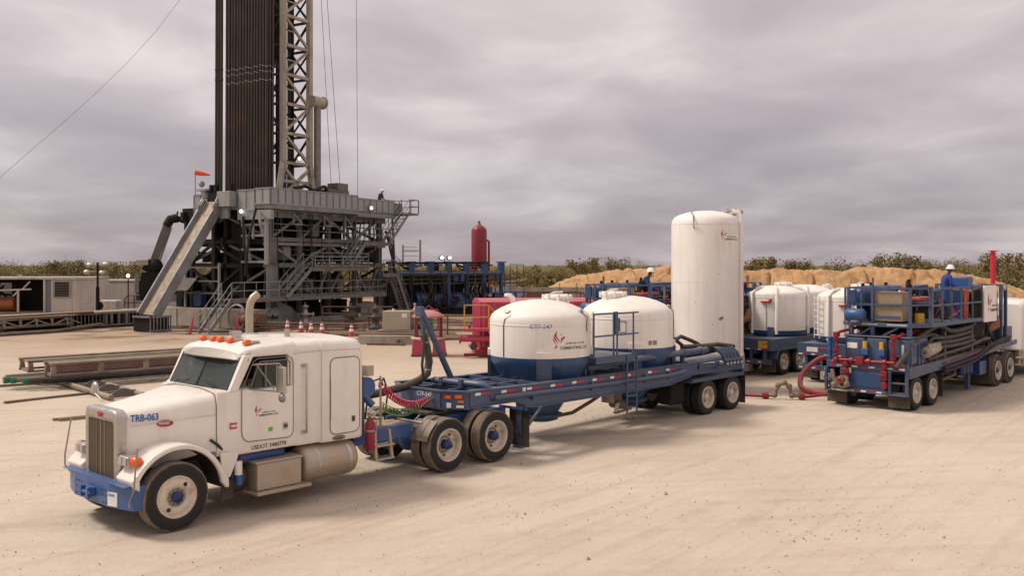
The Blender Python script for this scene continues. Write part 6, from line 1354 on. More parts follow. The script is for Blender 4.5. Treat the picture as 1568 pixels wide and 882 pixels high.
    while z < ZT:
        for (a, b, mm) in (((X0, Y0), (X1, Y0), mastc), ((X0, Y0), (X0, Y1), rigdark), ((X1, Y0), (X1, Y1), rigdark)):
            ins = lambda p, q, f: (p[0]+(q[0]-p[0])*f, p[1]+(q[1]-p[1])*f)
            p, q = ins(a, b, .07), ins(a, b, .93)
            MB().bar((*p, z), (*q, z), .20 if mm is mastc else .16).build('mast_girt', mm, t)
            p, q = (p, q) if k % 2 else (q, p); MB().bar((*p, z+.12), (*q, z+dz-.12), .16 if mm is mastc else .13).build('mast_brace', mm, t)
        for a, b in (((X1, Y0), (X1, Y1)), ((X0, Y1), (X1, Y1))): MB().bar((*a, z+.1), (*b, z+dz-.1), .10).build('mast_brace', rigdark, t); MB().bar((*b, z+.1), (*a, z+dz-.1), .10).build('mast_brace', rigdark, t)
        MB().bar((X0+.2, Y0+.02, z+dz/2), (X0+1.3, Y0+.02, z+dz/2), .08).build('mast_girt', mastc, t)
        z += dz; k += 1
    MB().bar((X0-.3, Y0, 9.9), (X1+.1, Y0, 9.9), .2).build('mast_girt', mastc, t); MB().bar((X0-.5, Y0, 8.5), (X1, Y0, 10.9), .2).build('mast_brace', mastc, t); MB().bar((X0, Y0, 10.9), (X1+.1, Y0, 8.6), .2).build('mast_brace', mastc, t)
    MB().box(5.55, 6.0, 4.3, 4.7, 8, ZT).build('guide_rail', mat('dark blue guide', (.035, .045, .065), .5, .2), t); MB().box(5.2, 5.35, 4.4, 4.6, 8, ZT).build('guide_rail', rigdark, t)
    # outer dark ladder side on the left of the mast
    for y in (6.4,): MB().box(X0-.1, X0+.1, y-.1, y+.1, 8, ZT).build('mast_leg', rigdark, t)
    for i in range(13):
        z = 8.6+2.1*i; MB().bar((X0, Y1+.15, z), (X0, 6.35, z), .12).build('mast_girt', rigdark, t); MB().bar((X0, Y1+.15, z+.1), (X0, 6.35, z+2.0), .12).build('mast_brace', rigdark, t)
    m = MB()
    for i in range(11): m.tube([(X0-.15+.36*math.cos(a)-.3, 5.6+.36*math.sin(a), 17.2+i*.2) for a in [2*PI*j/10 for j in range(6)]], .018, 4)
    m.build('ladder_cage', riggrey, t)
    td = MB().box(5.0, 6.2, 4.9, 5.9, 20.2, 22.5).build('top_drive', rigdark, t, .1); m = MB().box(5.2, 6.0, 5.0, 5.8, 22.5, 24.4).cyl((5.6, 5.4, 19.2), (5.6, 5.4, 20.2), .3, 14).cyl((5.6, 5.4, 24.4), (5.6, 5.4, 34), .05, 8); m.build('travelling_block', rigdark, td, .05)
    MB().sphere((5.6, 5.4, 18.8), .42, 14, (1, 1, 1.4)).build('elevator', rigdark, td); MB().cyl((5.6, 5.4, 8), (5.6, 5.4, 18.5), .07, 10).build('kelly_pipe', pipem, t)
    # raising cylinder and its drum on the right leg
    cy = MB().cyl((7.75, 3.0, 9.3), (7.75, 3.0, 15.6), .26, 18).build('raising_cylinder', mat('cylinder grey', (.24, .215, .19), .45, .3, dirt=(.12, .09, .07), damt=.6), t); MB().cyl((7.75, 3.0, 8.2), (7.75, 3.0, 9.3), .16, 14).build('piston_rod', darkst, cy)
    MB().cyl((7.0, 2.9, 15.8), (8.15, 2.9, 15.8), .40, 20).build('drum', mastc, cy); MB().cyl((8.15, 2.9, 15.8), (8.3, 2.9, 15.8), .46, 20).build('drum_flange', mastc, cy); MB().box(7.5, 7.95, 2.8, 3.2, 8.9, 9.3).build('clevis', darkst, cy)
    for (x, y, z) in ((5.6, 3.0, 11.5), (X0, 6.2, 10.5)):
        f = MB().lathe([(0, .12), (.12, .10), (.20, 0), (.22, -.02)], (x, y-.2, z), 'y', 14).build('floodlight', darkst, t); MB().sphere((x, y-.27, z), .13, 10, (1, .5, 1)).build('bulb', litm, f)
    # V-door ramp on the left
    m = MB()
    A_, B_ = V((-.25, 4.75, 8.2)), V((-5.25, 5.0, 1.0)); d = (B_-A_).normalized(); sd = V((0, 1, 0)); nn = d.cross(sd).normalized(); nn = nn if nn.z > 0 else -nn
    rm = MB().bar(A_, B_, 1.3, .10, up=tuple(nn)).build('pipe_ramp', rackm, t)
    for s in (-.70, .70): MB().bar(A_+V((0, s, 0)), B_+V((0, s, 0)), .10, .66, up=tuple(nn)).build('ramp_flange', mat('ramp blue grey', (.25, .265, .28), .5, .15, dirt=(.14, .11, .09), damt=.6, dsc=.8), rm)
    MB().bar(A_+nn*.06+V((-.2, 0, 0)), B_+nn*.06+V((-.2, 0, 0)), .5, .03, up=tuple(nn)).build('ramp_wear_strip', rigrust, rm) if False else None
    MB().box(-.25, .05, 4.3, 5.4, 8.1, 8.8).build('ramp_gate', rigdark, rm); st_ = MB().box(-5.8, -4.2, 4.15, 4.25, .85, .97).box(-5.8, -4.2, 4.15, 4.25, .02, .12).box(-5.8, -5.68, 4.15, 5.8, .85, .97)
    for i in range(7): st_.box(-5.78+.25*i, -5.72+.25*i, 4.17, 4.23, .12, .85)
    st_.build('ramp_stand', riggrey, rm); MB().box(-5.7, -4.2, 4.4, 5.8, .02, .9).build('ramp_footing', rigdark, rm)
    for y in (4.05, 5.45): MB().tube([(-.1, y, 8.5), (-.6, y, 8.5), (-1.0, y, 7.8), (-.8, y, 7.4)], .06, 6).build('ramp_hook', steel, rm)
    # awning over the cellar on the left
    MB().add([(-1.4, 6.0, 2.4), (-1.4, 9.0, 2.4), (-.2, 8.2, 3.2), (-.2, 6.4, 3.2)], [(0, 1, 2, 3)]).add([(-1.4, 6.0, 2.35), (-1.4, 9.0, 2.35), (-.2, 8.2, 3.15), (-.2, 6.4, 3.15)], [(0, 1, 2, 3)]).build('awning', mat('dark awning', (.075, .055, .045), .7), t)
    MB().box(-.1, .4, 6.2, 6.9, 1.3, 2.1).build('blue_cabinet', rigblue, t, .02)
    for y in (4.4, 7.6): MB().bar((-.15, y, 1.25), (-.15, y, 4.2), .14).build('side_post', windw, t)
    for z in (2.2, 3.0, 3.9): MB().bar((-.15, 4.4, z), (-.15, 7.6, z), .08).build('side_rail', riggrey, t)
    # satellite boxes and windsock on the left corner
    MB().bar((-.2, 6.6, 8.7), (-.2, 6.6, 10.35), .04).build('windsock_pole', steel, t)
    m = MB().lathe([(.17, 0), (.165, .22), (.12, .58), (.045, .98)], (0, 0, 0), 'x', 16); m.xf(Matrix.Translation((-.2, 6.6, 10.25)) @ Matrix.Rotation(rad(-55), 4, 'Z') @ Matrix.Rotation(rad(10), 4, 'Y')); m.build('windsock', sockm, t)
    m = MB().box(-.2, .5, 5.6, 6.5, 9.0, 9.12).box(-.1, .3, 5.8, 6.2, 8.7, 9.0).sphere((-.1, 6.1, 9.45), .25, 10, (1, .5, .9)); m.build('radio_box', windw, t)
    for y in (5.4, 5.0, 3.6): MB().box(.1, .4, y, y+.25, 8.7, 9.4).build('floor_tool', rigdark, t, .05)
    return t
def rrect_path(x0, y, z, w, h): return [(x0, y, z), (x0+w, y, z), (x0+w, y, z+h), (x0, y, z+h), (x0, y, z)]
make_rig()
# drill pipe racked upright on the floor
k = 0
for j, x in enumerate((1.7, 1.98, 2.26)):
    for i in range(15):
        y = 2.05+.262*i+.02*math.sin(i*3.1+j)
        o = MB(); p = [R_ORG @ V((x, y, 7.98)), R_ORG @ V((x+.15, y+.02, 36.0))]; d = (p[1]-p[0])
        o.tube(p, .105, 8)
        o = o.build('drill_pipe', pipem); k += 1
        for f in (.298, .318, .331): q = p[0]+d*(f+.0012*((i*7+j*3) % 5-2)); MB().tube([q, q+d*.0016], .116, 8).build('pipe_band', steel, o)
        tag(o, 'dark drill pipe stand racked upright inside the dense bundle beside the rig mast', 'drill pipe', 'drill pipe racked in the main bundle')
for j in range(3):
    y = 6.12+.235*j; o = MB(); p = [R_ORG @ V((1.6, y, 7.98)), R_ORG @ V((1.75, y+.02, 36.0))]; d = p[1]-p[0]; o.tube(p, .105, 8)
    for f in (.31, .335): q = p[0]+d*f; o.tube([q, q+d*.004], .122, 8)
    o = o.build('drill_pipe', pipem); tag(o, 'brown drill pipe stand in the slim group standing apart left of the main bundle', 'drill pipe', 'drill pipe standing apart on the left')
# guy wires
for i, (a, b, lb) in enumerate(((R_ORG @ V((4.5, 5.0, 37)), V((-36.5, 47, 0)), 'long thin guy wire slanting down across the left sky'), (R_ORG @ V((7.3, 3.2, 37)), R_ORG @ V((8.9, 2.6, 8.4)), 'thin cable hanging close to the right leg of the mast'),
        (R_ORG @ V((7.6, 3.2, 37)), R_ORG @ V((8.2, 1.2, 9.0)), 'thin cable hanging just right of the mast cylinder'), (R_ORG @ V((12.6, 3.5, 37)), R_ORG @ V((12.3, 3.0, 8.6)), 'lone thin vertical cable in the sky right of the mast'))):
    o = MB().tube(smooth([a, (-21.8, 62, 21.4), (-29.7, 55, 9.2), (-33.9, 50, 3.6), b], 6) if i == 0 else [a, b], .012 if i == 0 else .018, 5).build('cable', darkst); tag(o, lb, 'cable')
# the man on the floor
q = R_ORG @ V((12.4, 1.0, 7.97)); person(q, -30, 'worker seen small and dark against the sky on the rig floor by the top stairs', fwd=.12, cloth=mat('backlit silhouette clothes', (.05, .035, .028), .9))  # clothes coloured dark to paint his backlit silhouette
# ------------------------------------------------------------------ left side: pipe handler, houses, catwalk
def at(x, y, z=0): return (x, y, z)
t = thing('pipe_handler', 'dark knuckle-boom pipe handling machine with a raised folded arm left of the ramp', 'machine', (-25.3, 66.5, 0), 20); t.scale = (1.08,)*3
MB().box(-.9, .9, -.8, .8, 0, .9).build('base', rigdark, t, .05); MB().cyl((0, 0, .9), (0, 0, 1.6), .5, 18).build('turntable', rigdark, t)
MB().prism([(-.7, 1.5), (.3, 1.2), (1.0, 1.9), (.9, 3.3), (-.6, 3.3), (-.8, 2.4)], 'y', -.45, .45).build('pedestal', rigdark, t, .04); MB().box(-1.0, -.75, -.5, .5, 2.0, 3.1).build('counterweight', riggrey, t, .03)
m = MB().bar((-.3, 0, 3.3), (.15, 0, 3.95), .6, .8); m.sphere((.2, 0, 3.7), .5, 12); m.build('shoulder', rigdark, t, .03); MB().box(-.95, -.2, -.35, .35, 3.75, 4.1).build('shoulder_cover', tanbox, t, .03)
b = MB().bar((.1, 0, 3.9), (1.0, 0, 6.5), .40, .5).build('boom', rigrust, t, .02); MB().bar((.42, 0, 3.8), (1.2, 0, 6.2), .12).build('boom_cylinder', steel, b)
MB().tube([(.9, 0, 6.3), (1.15, 0, 6.75), (1.6, 0, 6.85)], .30, 10).build('elbow', rigdark, b)
m = MB().bar((1.5, 0, 6.85), (2.3, 0, 6.55), .36, .34).bar((2.2, -.2, 6.7), (2.5, -.2, 6.2), .12).bar((2.2, .2, 6.7), (2.5, .2, 6.2), .12).bar((1.55, 0, 7.0), (1.6, 0, 7.3), .1); m.build('gripper', rigdark, b, .02)

def house_a():
    t = thing('engine_house', 'off-white steel house with open front showing orange machinery, at the far left', 'building', (-33.0, 75, 0), 4)
    for x in (-3.9, -9.6, -13): MB().box(x-.08, x+.08, -.05, .12, .35, 2.9).build('post', housew, t)
    MB().box(-14, .0, -.1, 3.2, 2.92, 3.12).build('roof', housew, t, .02); MB().box(-14, 0.1, -.25, 3.3, .05, .35).build('skid', rackm, t)
    MB().box(-14, -3.4, 3.0, 3.1, .35, 2.92).build('back_wall', rigdark, t); MB().box(-4.0, -3.35, .05, 3.1, .35, 2.92).build('inner_wall', mat('grey panel', (.17, .175, .18), .6), t)
    MB().box(-3.4, -1.75, .0, 3.1, .35, 2.92).build('front_panel', housew, t, .01); MB().box(-1.75, -1.2, .02, 3.1, .35, 2.95).build('side_panel', housew, t, .01); m = MB()
    for i in range(6): m.box(-1.15+i*.19, -1.12+i*.19, -.03, .0, .4, 2.9)
    m.box(-1.2, 0, .0, 3.1, .35, 3.02); m.build('end_panel', housew, t)
    f = MB().box(-3.25, -1.85, -.06, -.003, 1.45, 2.85).build('window_frame', concm, t, .01); m = MB()
    for i in range(9): m.box(-3.1, -2.0, -.09, -.062, 1.58+i*.13, 1.67+i*.13)
    m.build('louvre', rigdark, f)
    m = MB().bar((-9.6, -.02, 2.0), (-4.9, -.02, 2.15), .12).bar((-5.6, -.02, 2.12), (-5.0, -.02, 2.75), .10).bar((-6.3, -.02, 1.6), (-5.8, -.02, 2.1), .1).bar((-13, -.02, 1.6), (-9.6, -.02, 1.6), .12).bar((-5.9, -.02, .35), (-5.9, -.02, 2.1), .14); m.build('pipe_frame', housew, t)
    MB().cyl((-9.4, 1.2, .85), (-6.6, 1.2, .95), .52, 18).build('engine', mat('orange machinery', (.36, .11, .035), .5, dirt=(.12, .05, .03), damt=.6), t); MB().sphere((-10.4, .9, 1.45), .40, 14).build('orange_drum', mat('orange machinery', (.36, .11, .035), .5, dirt=(.12, .05, .03), damt=.6), t)
    MB().box(-8.6, -7.7, 2.96, 2.99, 1.3, 2.6).build('daylight_panel', tapew, t); m = MB()  # white panel painted as daylight through the back wall
    for (a, b_) in (((-8.7, 1.4), (-7.8, 2.4)), ((-8.6, 2.4), (-7.6, 1.5)), ((-9.2, 1.8), (-6.8, 1.6)), ((-6.9, 1.3), (-6.9, 2.6))): m.bar((a[0], 1.8, a[1]), (b_[0], 1.8, b_[1]), .16)
    m.build('engine_frame', rigdark, t)
    MB().box(-13.6, -10.9, .6, 2, .4, 2.3).build('cabinet', rigdark, t, .05); m = MB()
    for x in (-11.2, -6.0): m.cyl((x, .6, 3.12), (x, .6, 3.3), .12, 10)
    m.build('roof_vents', housew, t)
house_a()
def house_b():
    t = thing('generator_house', 'pale steel house with dark streaks and hanging hoses between the light tower and ramp', 'building', (-36.0, 82, 0), 2)
    MB().box(0, 7.2, 0, 3, .3, 2.55).build('wall', housew, t, .01); MB().box(-.1, 7.3, -.15, 3.1, 2.6, 2.78).build('roof', housew, t, .02)
    m = MB()
    for i in range(8): m.tube([(3.55+.09*i, -.08, 2.5), (3.5+.1*i, -.1, 1.6), (3.45+.11*i, -.08, 1.0)], .045, 6)
    m.build('hanging_hoses', mat('dark red hose', (.09, .05, .05), .7), t)
    for x in (3.2, 5.9): MB().box(x, x+.06, -.06, 0, .3, 2.5).build('corner_post', housew, t)
    MB().box(6.1, 6.9, -.05, -.003, 1.5, 1.95).build('window', rigdark, t); MB().box(5.95, 7.1, -.03, -.002, .9, 2.5).build('grille_panel', rackm, t)
    m = MB().tube([(2.6, -.5, .3), (2.6, -.5, 1.1), (2.9, -.5, 1.45), (5.3, -.5, 1.45), (5.7, -.5, 1.0), (5.7, -.5, .3)], .05, 6).tube([(3.4, -.5, .3), (3.4, -.5, 1.45)], .04, 6).tube([(4.7, -.5, .3), (4.7, -.5, 1.45)], .04, 6).tube([(2.6, -.5, .8), (5.7, -.5, .8)], .04, 6); m.build('guard_rail', darkst, t)
house_b()
t = thing('light_tower', 'portable floodlight tower with four lamps on a dark mast and white generator box', 'light tower', (-29.5, 68, 0), 0)
m = MB(); ring = [(.0, .9), (1.4, .9)]
MB().box(-.1, 1.35, -.5, .5, .80, 1.55).build('generator', housew, t, .12, 3); MB().lathe([(0, -.01), (.28, -.01), (.28, 0)], (.1, -.505, 1.15), 'y', 16).build('fan_opening', rigdark, t)
MB().box(-.2, 1.5, -.55, .55, .45, .6).build('trailer_frame', darkst, t); MB().box(-.1, 1.4, -.4, .4, .0, .45).build('plinth', darkst, t); MB().cyl((0, -.58, .6), (0, -.58, 2.5), .13, 10).cyl((0, -.58, 2.5), (0, -.58, 4.25), .075, 10).build('mast', rigdark, t)
for (x, z, a) in ((-.55, 4.05, -20), (.6, 4.1, 25), (-.75, 3.55, -20), (.35, 3.5, 20)):
    f = MB().sphere((x, -.6, z), .30, 12, (1, .6, .6)).bar((0, -.58, z+.05), (x, -.58, z+.1), .05).build('lamp', chrome, t)
def catwalk():
    t = thing('catwalk_rack', 'long low grey pipe catwalk with barred panels lying along the far left ground', 'pipe rack', tuple(R_ORG @ V((0, 10.2, 0))), 60)
    MB().box(-11.5, 1.3, .3, 2.4, .93, 1.02).build('deck', rackm, t); m = MB()
    for (x0, x1) in ((-2.8, .9), (-6.9, -4.2)):
        p = MB().box(x0, x1, 0, .12, .12, .22).box(x0, x1, 0, .12, .88, .98).box(x0, x0+.14, 0, .12, .22, .88).box(x1-.14, x1, 0, .12, .22, .88); n = int((x1-x0)/.27)
        for i in range(1, n): p.box(x0+(x1-x0)*i/n-.02, x0+(x1-x0)*i/n+.02, .03, .08, .22, .88)
        p.build('barred_panel', riggrey, t)
    for (x0, x1) in ((-4.15, -2.85),): p = MB().box(x0, x1, 0, .12, .12, .22).box(x0, x1, 0, .12, .88, .98).box(x0+.2, x0+.35, 0, .12, .22, .88).box(x1-.55, x1-.4, 0, .12, .22, .88).box(x0+.75, x0+.8, .03, .08, .22, .88); p.build('gate_panel', riggrey, t)
    m = MB().box(-11.5, 1.3, 2.2, 2.3, 0, .9); m.build('back_plate', rigdark, t)
    for x in (-11, -7, -4.2, -2.8, 1.0): MB().box(x-.1, x+.1, .15, 2.2, .0, .92).build('cross_frame', darkst, t)
    tr = MB().tube([(-16, -1.0, .85), (-7.5, -.6, .92)], .10, 8).tube([(-16, -1.0, .42), (-7.2, -.6, .45)], .10, 8).tube([(-16, -.2, .85), (-7.5, .0, .92)], .09, 8).tube([(-16, -1.3, .12), (-8.5, -1.0, .10), (-6, -.3, .2), (-4.6, .1, .25)], .10, 8)
    for i in range(9): x = -15.8+i*1.0; tr.bar((x, -.98, .42), (x, -.98, .85), .12); tr.bar((x, -.98, .45), (x+1.0, -.98, .82), .07) if i % 2 else tr.bar((x+1.0, -.95, .45), (x, -.95, .82), .07); tr.bar((x, -.95, .85), (x, -.2, .85), .08)
    tr.build('lattice_boom', rackm, t); MB().tube([(-16, -.6, 1.0), (-5.5, -.3, 1.05)], .10, 10).build('pipe', rustp, t)
    MB().box(-16, -7, -.9, 1.8, .95, 1.0).build('deck', rackm, t)
catwalk()

# ------------------------------------------------------------------ pipe tubs and pipe in the left middle ground
K_ORG = Matrix.Translation((-16.2, 33.4, 0)) @ Matrix.Rotation(rad(41), 4, 'Z')
def rack_beam(y0, y1, x0, x1, z0, z1, label, sheet_m):
    t = thing('pipe_tub', label, 'pipe rack', (0, 0, 0), 0, 'tan steel pipe tubs'); t.matrix_world = K_ORG
    for y in (y0, y1):
        MB().tube([(x0, y, z1), (x1, y, z1)], .06, 8).build('top_rail', rackm, t); MB().box(x0, x1, y-.05, y+.05, z0, z0+.07).build('bottom_rail', rackm, t)
        n = int((x1-x0)/1.35)
        for i in range(n+1):
            x = x0+.1+(x1-x0-.2)*i/n; MB().prism([(x-.09, z0+.07), (x+.09, z0+.07), (x+.06, z1-.05), (x-.06, z1-.05)], 'y', y-.06, y+.06).build('upright', rackm, t)
    n = int((x1-x0)/1.35)
    for i in range(n+1):
        x = x0+.1+(x1-x0-.2)*i/n; MB().bar((x, y0+.05, z0+.04), (x, y1-.05, z0+.04), .09).build('cross_bar', rackm, t)
    MB().box(x0+.1, x1-.1, y0+.12, y1-.12, z1-.06, z1-.02).build('cover_plank', rackm, t) if sheet_m is None else MB().box(x0+.2, x1-.1, (y0+y1)/2-.02, (y0+y1)/2+.02, z0+.08, z1-.08).build('divider_sheet', sheet_m, t)
    if sheet_m is not None: MB().box(x0+.05, x1, (y0+y1)/2-.14, (y0+y1)/2+.14, z1-.01, z1+.03).build('cover_plank', rackm, t)
rack_beam(-2.5, -1.8, -.75, 8.5, .42, .82, 'tan steel pipe tub nearest the white truck hood, with a faded red sheet inside', mat('faded red sheet', (.30, .17, .145), .7, dirt=(.2, .13, .1), damt=.5))
rack_beam(-.75, .35, -1.0, 8.5, .42, .80, 'tan steel pipe tub behind the one with the faded red sheet', None)
for i, (x0, y, z, r, mm, lb) in enumerate(((-1.05, -2.62, .31, .095, black, 'dark pipe under the front of the red-sheeted tub, longest toward the truck'), (-1.9, -1.55, .31, .10, hosem, 'dark pipe with green end standing out farthest left under the tubs'), (-1.75, -1.15, .33, .11, darkst, 'thick dark pipe uppermost among those sticking out of the tubs'), (-1.75, -1.82, .31, .085, mat('pinkish pipe', (.24, .15, .13), .6), 'pinkish pipe with a bright green end cap under the tubs'), (-1.5, -2.25, .31, .09, hosem, 'dark pipe with bright green collar beside the nearest dark pipe'))):
    o = MB().tube([K_ORG @ V((x0, y, z)), K_ORG @ V((8.8, y, z))], r, 14).build('pipe', mm); tag(o, lb, 'pipe', 'pipes lying under the tubs')
    if i in (1, 3, 4): MB().tube([K_ORG @ V((x0-.02, y, z)), K_ORG @ V((x0+.14, y, z))], r+.016, 14).build('thread_protector', greenp, o)
def tri_rack(x, label):
    t = thing('triangle_pipe_rack', label, 'pipe rack', (0, 0, 0), 0, 'triangle pipe racks'); t.matrix_world = K_ORG
    for dx, mm in ((0, rustp), (.95, rackm)): MB().tube([(x+dx, -6.6, .11), (x+dx, 1.4, .11)], .09, 12).build('rail', rackm if dx else rackm, t)
    for i in range(6):
        y = -6.2+1.35*i; MB().prism([(x+.10, .05), (x+.85, .05), (x+.78, .18), (x+.66, .28), (x+.48, .32), (x+.30, .28), (x+.17, .18)], 'y', y-.02, y+.02).xf(Matrix.Identity(4)).build('triangle_plate', mat('dark plate', (.11, .105, .10), .6), t); MB().bar((x, y+.25, .19), (x+.95, y+.25, .19), .06).build('cross_bar', rackm, t)
tri_rack(-.15, 'triangular pipe rack sticking out from under the tubs toward the truck hood'); tri_rack(6.6, 'triangular pipe rack under the far ends of the tubs, behind the cab')
o = MB().bar(K_ORG @ V((-2.7, -5.1, .05)), K_ORG @ V((-.2, -4.6, .05)), .12, .06).build('plank', wood); tag(o, 'brown plank lying flat on the sand left of the triangular rack', 'plank')
o = MB().bar(K_ORG @ V((-2.9, -.6, .04)), K_ORG @ V((.4, -.9, .04)), .12, .06).build('plank', wood); tag(o, 'thin plank on the sand beyond the green pipe ends', 'plank')
for k in range(2):
    o = MB().bar(K_ORG @ V((-2.5+.1*k, -9.25-.16*k, .04)), K_ORG @ V((.3, -9.35-.16*k, .04)), .09, .05).build('plank', wood); tag(o, ('upper' if k == 0 else 'lower')+' of two short planks on the sand beside the truck grille', 'plank')

# ------------------------------------------------------------------ middle ground between rig and trailer
def blue_skid():
    t = thing('mud_pump_skid', 'long dark blue machinery skid with pipe header and posts right of the rig', 'machinery', (-9.6, 73.5, 0), 35)
    L_ = 11.5
    MB().box(0, L_, 0, 3.2, .05, .5).build('skid', rigdark, t); MB().box(.2, 9.5, 1.0, 3, .5, 3.6).build('pump_dark_body', rigdark, t, .05)  # tall dark block added as fill so no light shows through the skid
    MB().cyl((2.6, .6, 1.25), (7.8, .6, 1.25), .62, 20).build('pump_casing', rigblue, t); MB().cyl((.5, .1, .95), (8.8, .1, .95), .11, 12).build('suction_header', rigblue, t)
    MB().box(5.6, 7.6, -.2, .9, .5, 1.5).build('power_end', rigblue, t, .2, 3)
    for i in range(7): x = .3+i*1.72; MB().box(x-.12, x+.12, -.1, .14, .5, 4.0).build('post', rigblue if i > 2 else rigdark, t); MB().box(x-.22, x+.22, -.2, .24, 3.45, 4.25).build('post_head', rigblue if i > 0 else rigdark, t, .02); MB().box(x-.3, x+.3, -.25, .3, 4.26, 4.34).build('cap_plate', rigdark, t)
    MB().cyl((0, -.05, 3.4), (L_-.7, -.05, 3.4), .15, 14).build('discharge_header', mat('blue grey pipe', (.06, .085, .13), .5, dirt=(.08, .07, .06), damt=.5), t); MB().box(0, L_+1.4, .2, 1.0, 2.5, 2.62).build('walkway', darkst, t)
    m = MB()
    for z in (2.9, 3.2): m.tube([(0, .05, z), (L_, .05, z)], .03, 6)
    for i in range(12): m.tube([(i, .05, 1.7), (i, .05, 3.3)], .03, 6)
    m.build('handrail', darkst, t)
    rr3 = random.Random(3)
    for i in range(26): x = rr3.uniform(0, 10.2); z = rr3.choice((.5, .5, 1.0, 1.7, 2.7)); MB().box(x, x+rr3.uniform(.2, .7), rr3.uniform(-.35, .2), rr3.uniform(.3, .9), z, z+rr3.uniform(.3, .8)).build('equipment_box', rr3.choice((rigdark, rigdark, darkst, rigblue)), t, .03)
    for i in range(24): x = rr3.uniform(0, 10.5); MB().tube(smooth([(x, -.15, rr3.uniform(1.5, 3.6)), (x+rr3.uniform(-.5, .5), -.3, rr3.uniform(1.0, 2.6)), (x+rr3.uniform(-.8, .8), -.2, .5)]), rr3.uniform(.03, .07), 6).build('hose', rr3.choice((black, darkst, rigdark)), t)
    for i in range(20): x, y, z = rr3.uniform(0, 9.6), rr3.uniform(.7, 2.6), rr3.choice((1.7, 1.7, 2.6, 2.6, 3.3)); MB().box(x, x+rr3.uniform(.4, 1.5), y, y+.5, z, z+rr3.uniform(.4, .85)).build('equipment_box', rigdark, t, .04)
    for i in range(14): x = rr3.uniform(0, 9.5); MB().tube(smooth([(x, .3, 4.1), (x+.6, .2, 3.8+rr3.uniform(-.2, .3)), (x+1.5, .3, 4.05)]), .06, 6).build('hose', black, t)
    for i in range(5): x = 7.2+.4*i; MB().tube(smooth([(x, .2, 2.4), (x-.25, .1, 1.9), (x+.1, .2, 1.5)]), .06, 6).build('hose', steel, t)
    MB().tube([(0, .4, 4.2), (9.6, .4, 4.25)], .09, 8).build('top_pipe', rigdark, t)
    m = MB()
    for x in (L_+.1, L_+.8, L_+1.5): m.tube([(x, .1, 2.5), (x, .1, 4.1)], .035, 6)
    for z in (3.3, 4.1): m.tube([(L_+.1, .1, z), (L_+1.5, .1, z)], .035, 6)
    for x in (L_+.1, L_+1.5): m.tube([(x, .1, 2.5), (x, .1, .8)], .035, 6)
    m.build('end_handrail', darkst, t)
    m = MB().bar((9.7, -.3, 1.75), (13.0, -.3, 1.75), .12).bar((9.7, -.3, .8), (13.0, -.3, .8), .12)
    for i in range(4): x = 9.8+i*1.06; m.bar((x, -.3, .8), (x, -.3, 1.75), .12); m.bar((x, -.3, .85), (x+1.0, -.3, 1.7), .10) if i < 3 else None
    m.build('truss', mat('bright blue steel', (.025, .07, .26), .45), t)
    fl = MB().bar((5.3, .4, 4.2), (5.3, .4, 4.5), .06).build('light_bracket', darkst, t)
    for x in (4.95, 5.7):
        f = MB().sphere((x, .35, 4.65), .27, 12, (1, .4, .7)).build('floodlight', darkst, t); MB().sphere((x, .22, 4.65), .17, 10, (1, .4, .65)).build('bulb', litm, f)
blue_skid()
t = thing('separator_vessel', 'tall red separator vessel rising behind the blue machinery skid', 'vessel', (-2.85, 82, 0))
MB().lathe([(0, 7.75), (.12, 7.72), (.16, 7.55), (.35, 7.45), (.58, 7.25), (.67, 7.05), (.67, 2.2), (.55, 1.6), (0, 1.5)], (0, 0, 0), 'z', 28).build('shell', red, t); MB().tube([(.85, -.1, 1.5), (.85, -.1, 6.1), (.7, -.05, 6.2)], .10, 10).build('vent_line', red, t)
for a in (30, 150, 270): MB().box(-.06, .06, -.06, .06, 0, 2.4).xf(Matrix.Translation((.6*math.cos(rad(a)), .6*math.sin(rad(a)), 0))).build('leg', red, t)
m = MB()
for s in (-1, 1):
    m.tube([(s*.5-.3, -1.0, .2), (s*.5+.9, -1.0, 2.8)], .05, 6)
m.build('stair_rail', yellow, t); MB().box(-.15, .18, -.69, -.668, 3.55, 3.85).build('decal', tapew, t); MB().sphere((0, 0, 7.78), .12, 8).build('lifting_eye', red, t)
t = thing('steel_tower', 'small pale open steel frame standing far behind the right end of the rig', 'tower', (-9.3, 88, 0), 10); m = MB()
for (x, y) in ((-.8, 0), (.8, 0), (-.8, 1), (.8, 1)): MB().bar((x, y, 0), (x, y, 6.4 if x > 0 else 5.9), .12).build('leg', windw, t)
for z in (2.5, 4.3, 5.4): MB().bar((-.8, 0, z), (.8, 0, z), .08).build('girt', windw, t)
for a, b in (((-.8, 2.5), (.8, 4.3)), ((-1.6, 4.9), (-.8, 4.3))): MB().bar((a[0], 0, a[1]), (b[0], 0, b[1]), .07).build('brace', windw, t)
for z in (4.9, 5.3, 5.7): MB().bar((-.8, .02, z), (.5, .02, z), .05).build('girt', windw, t)
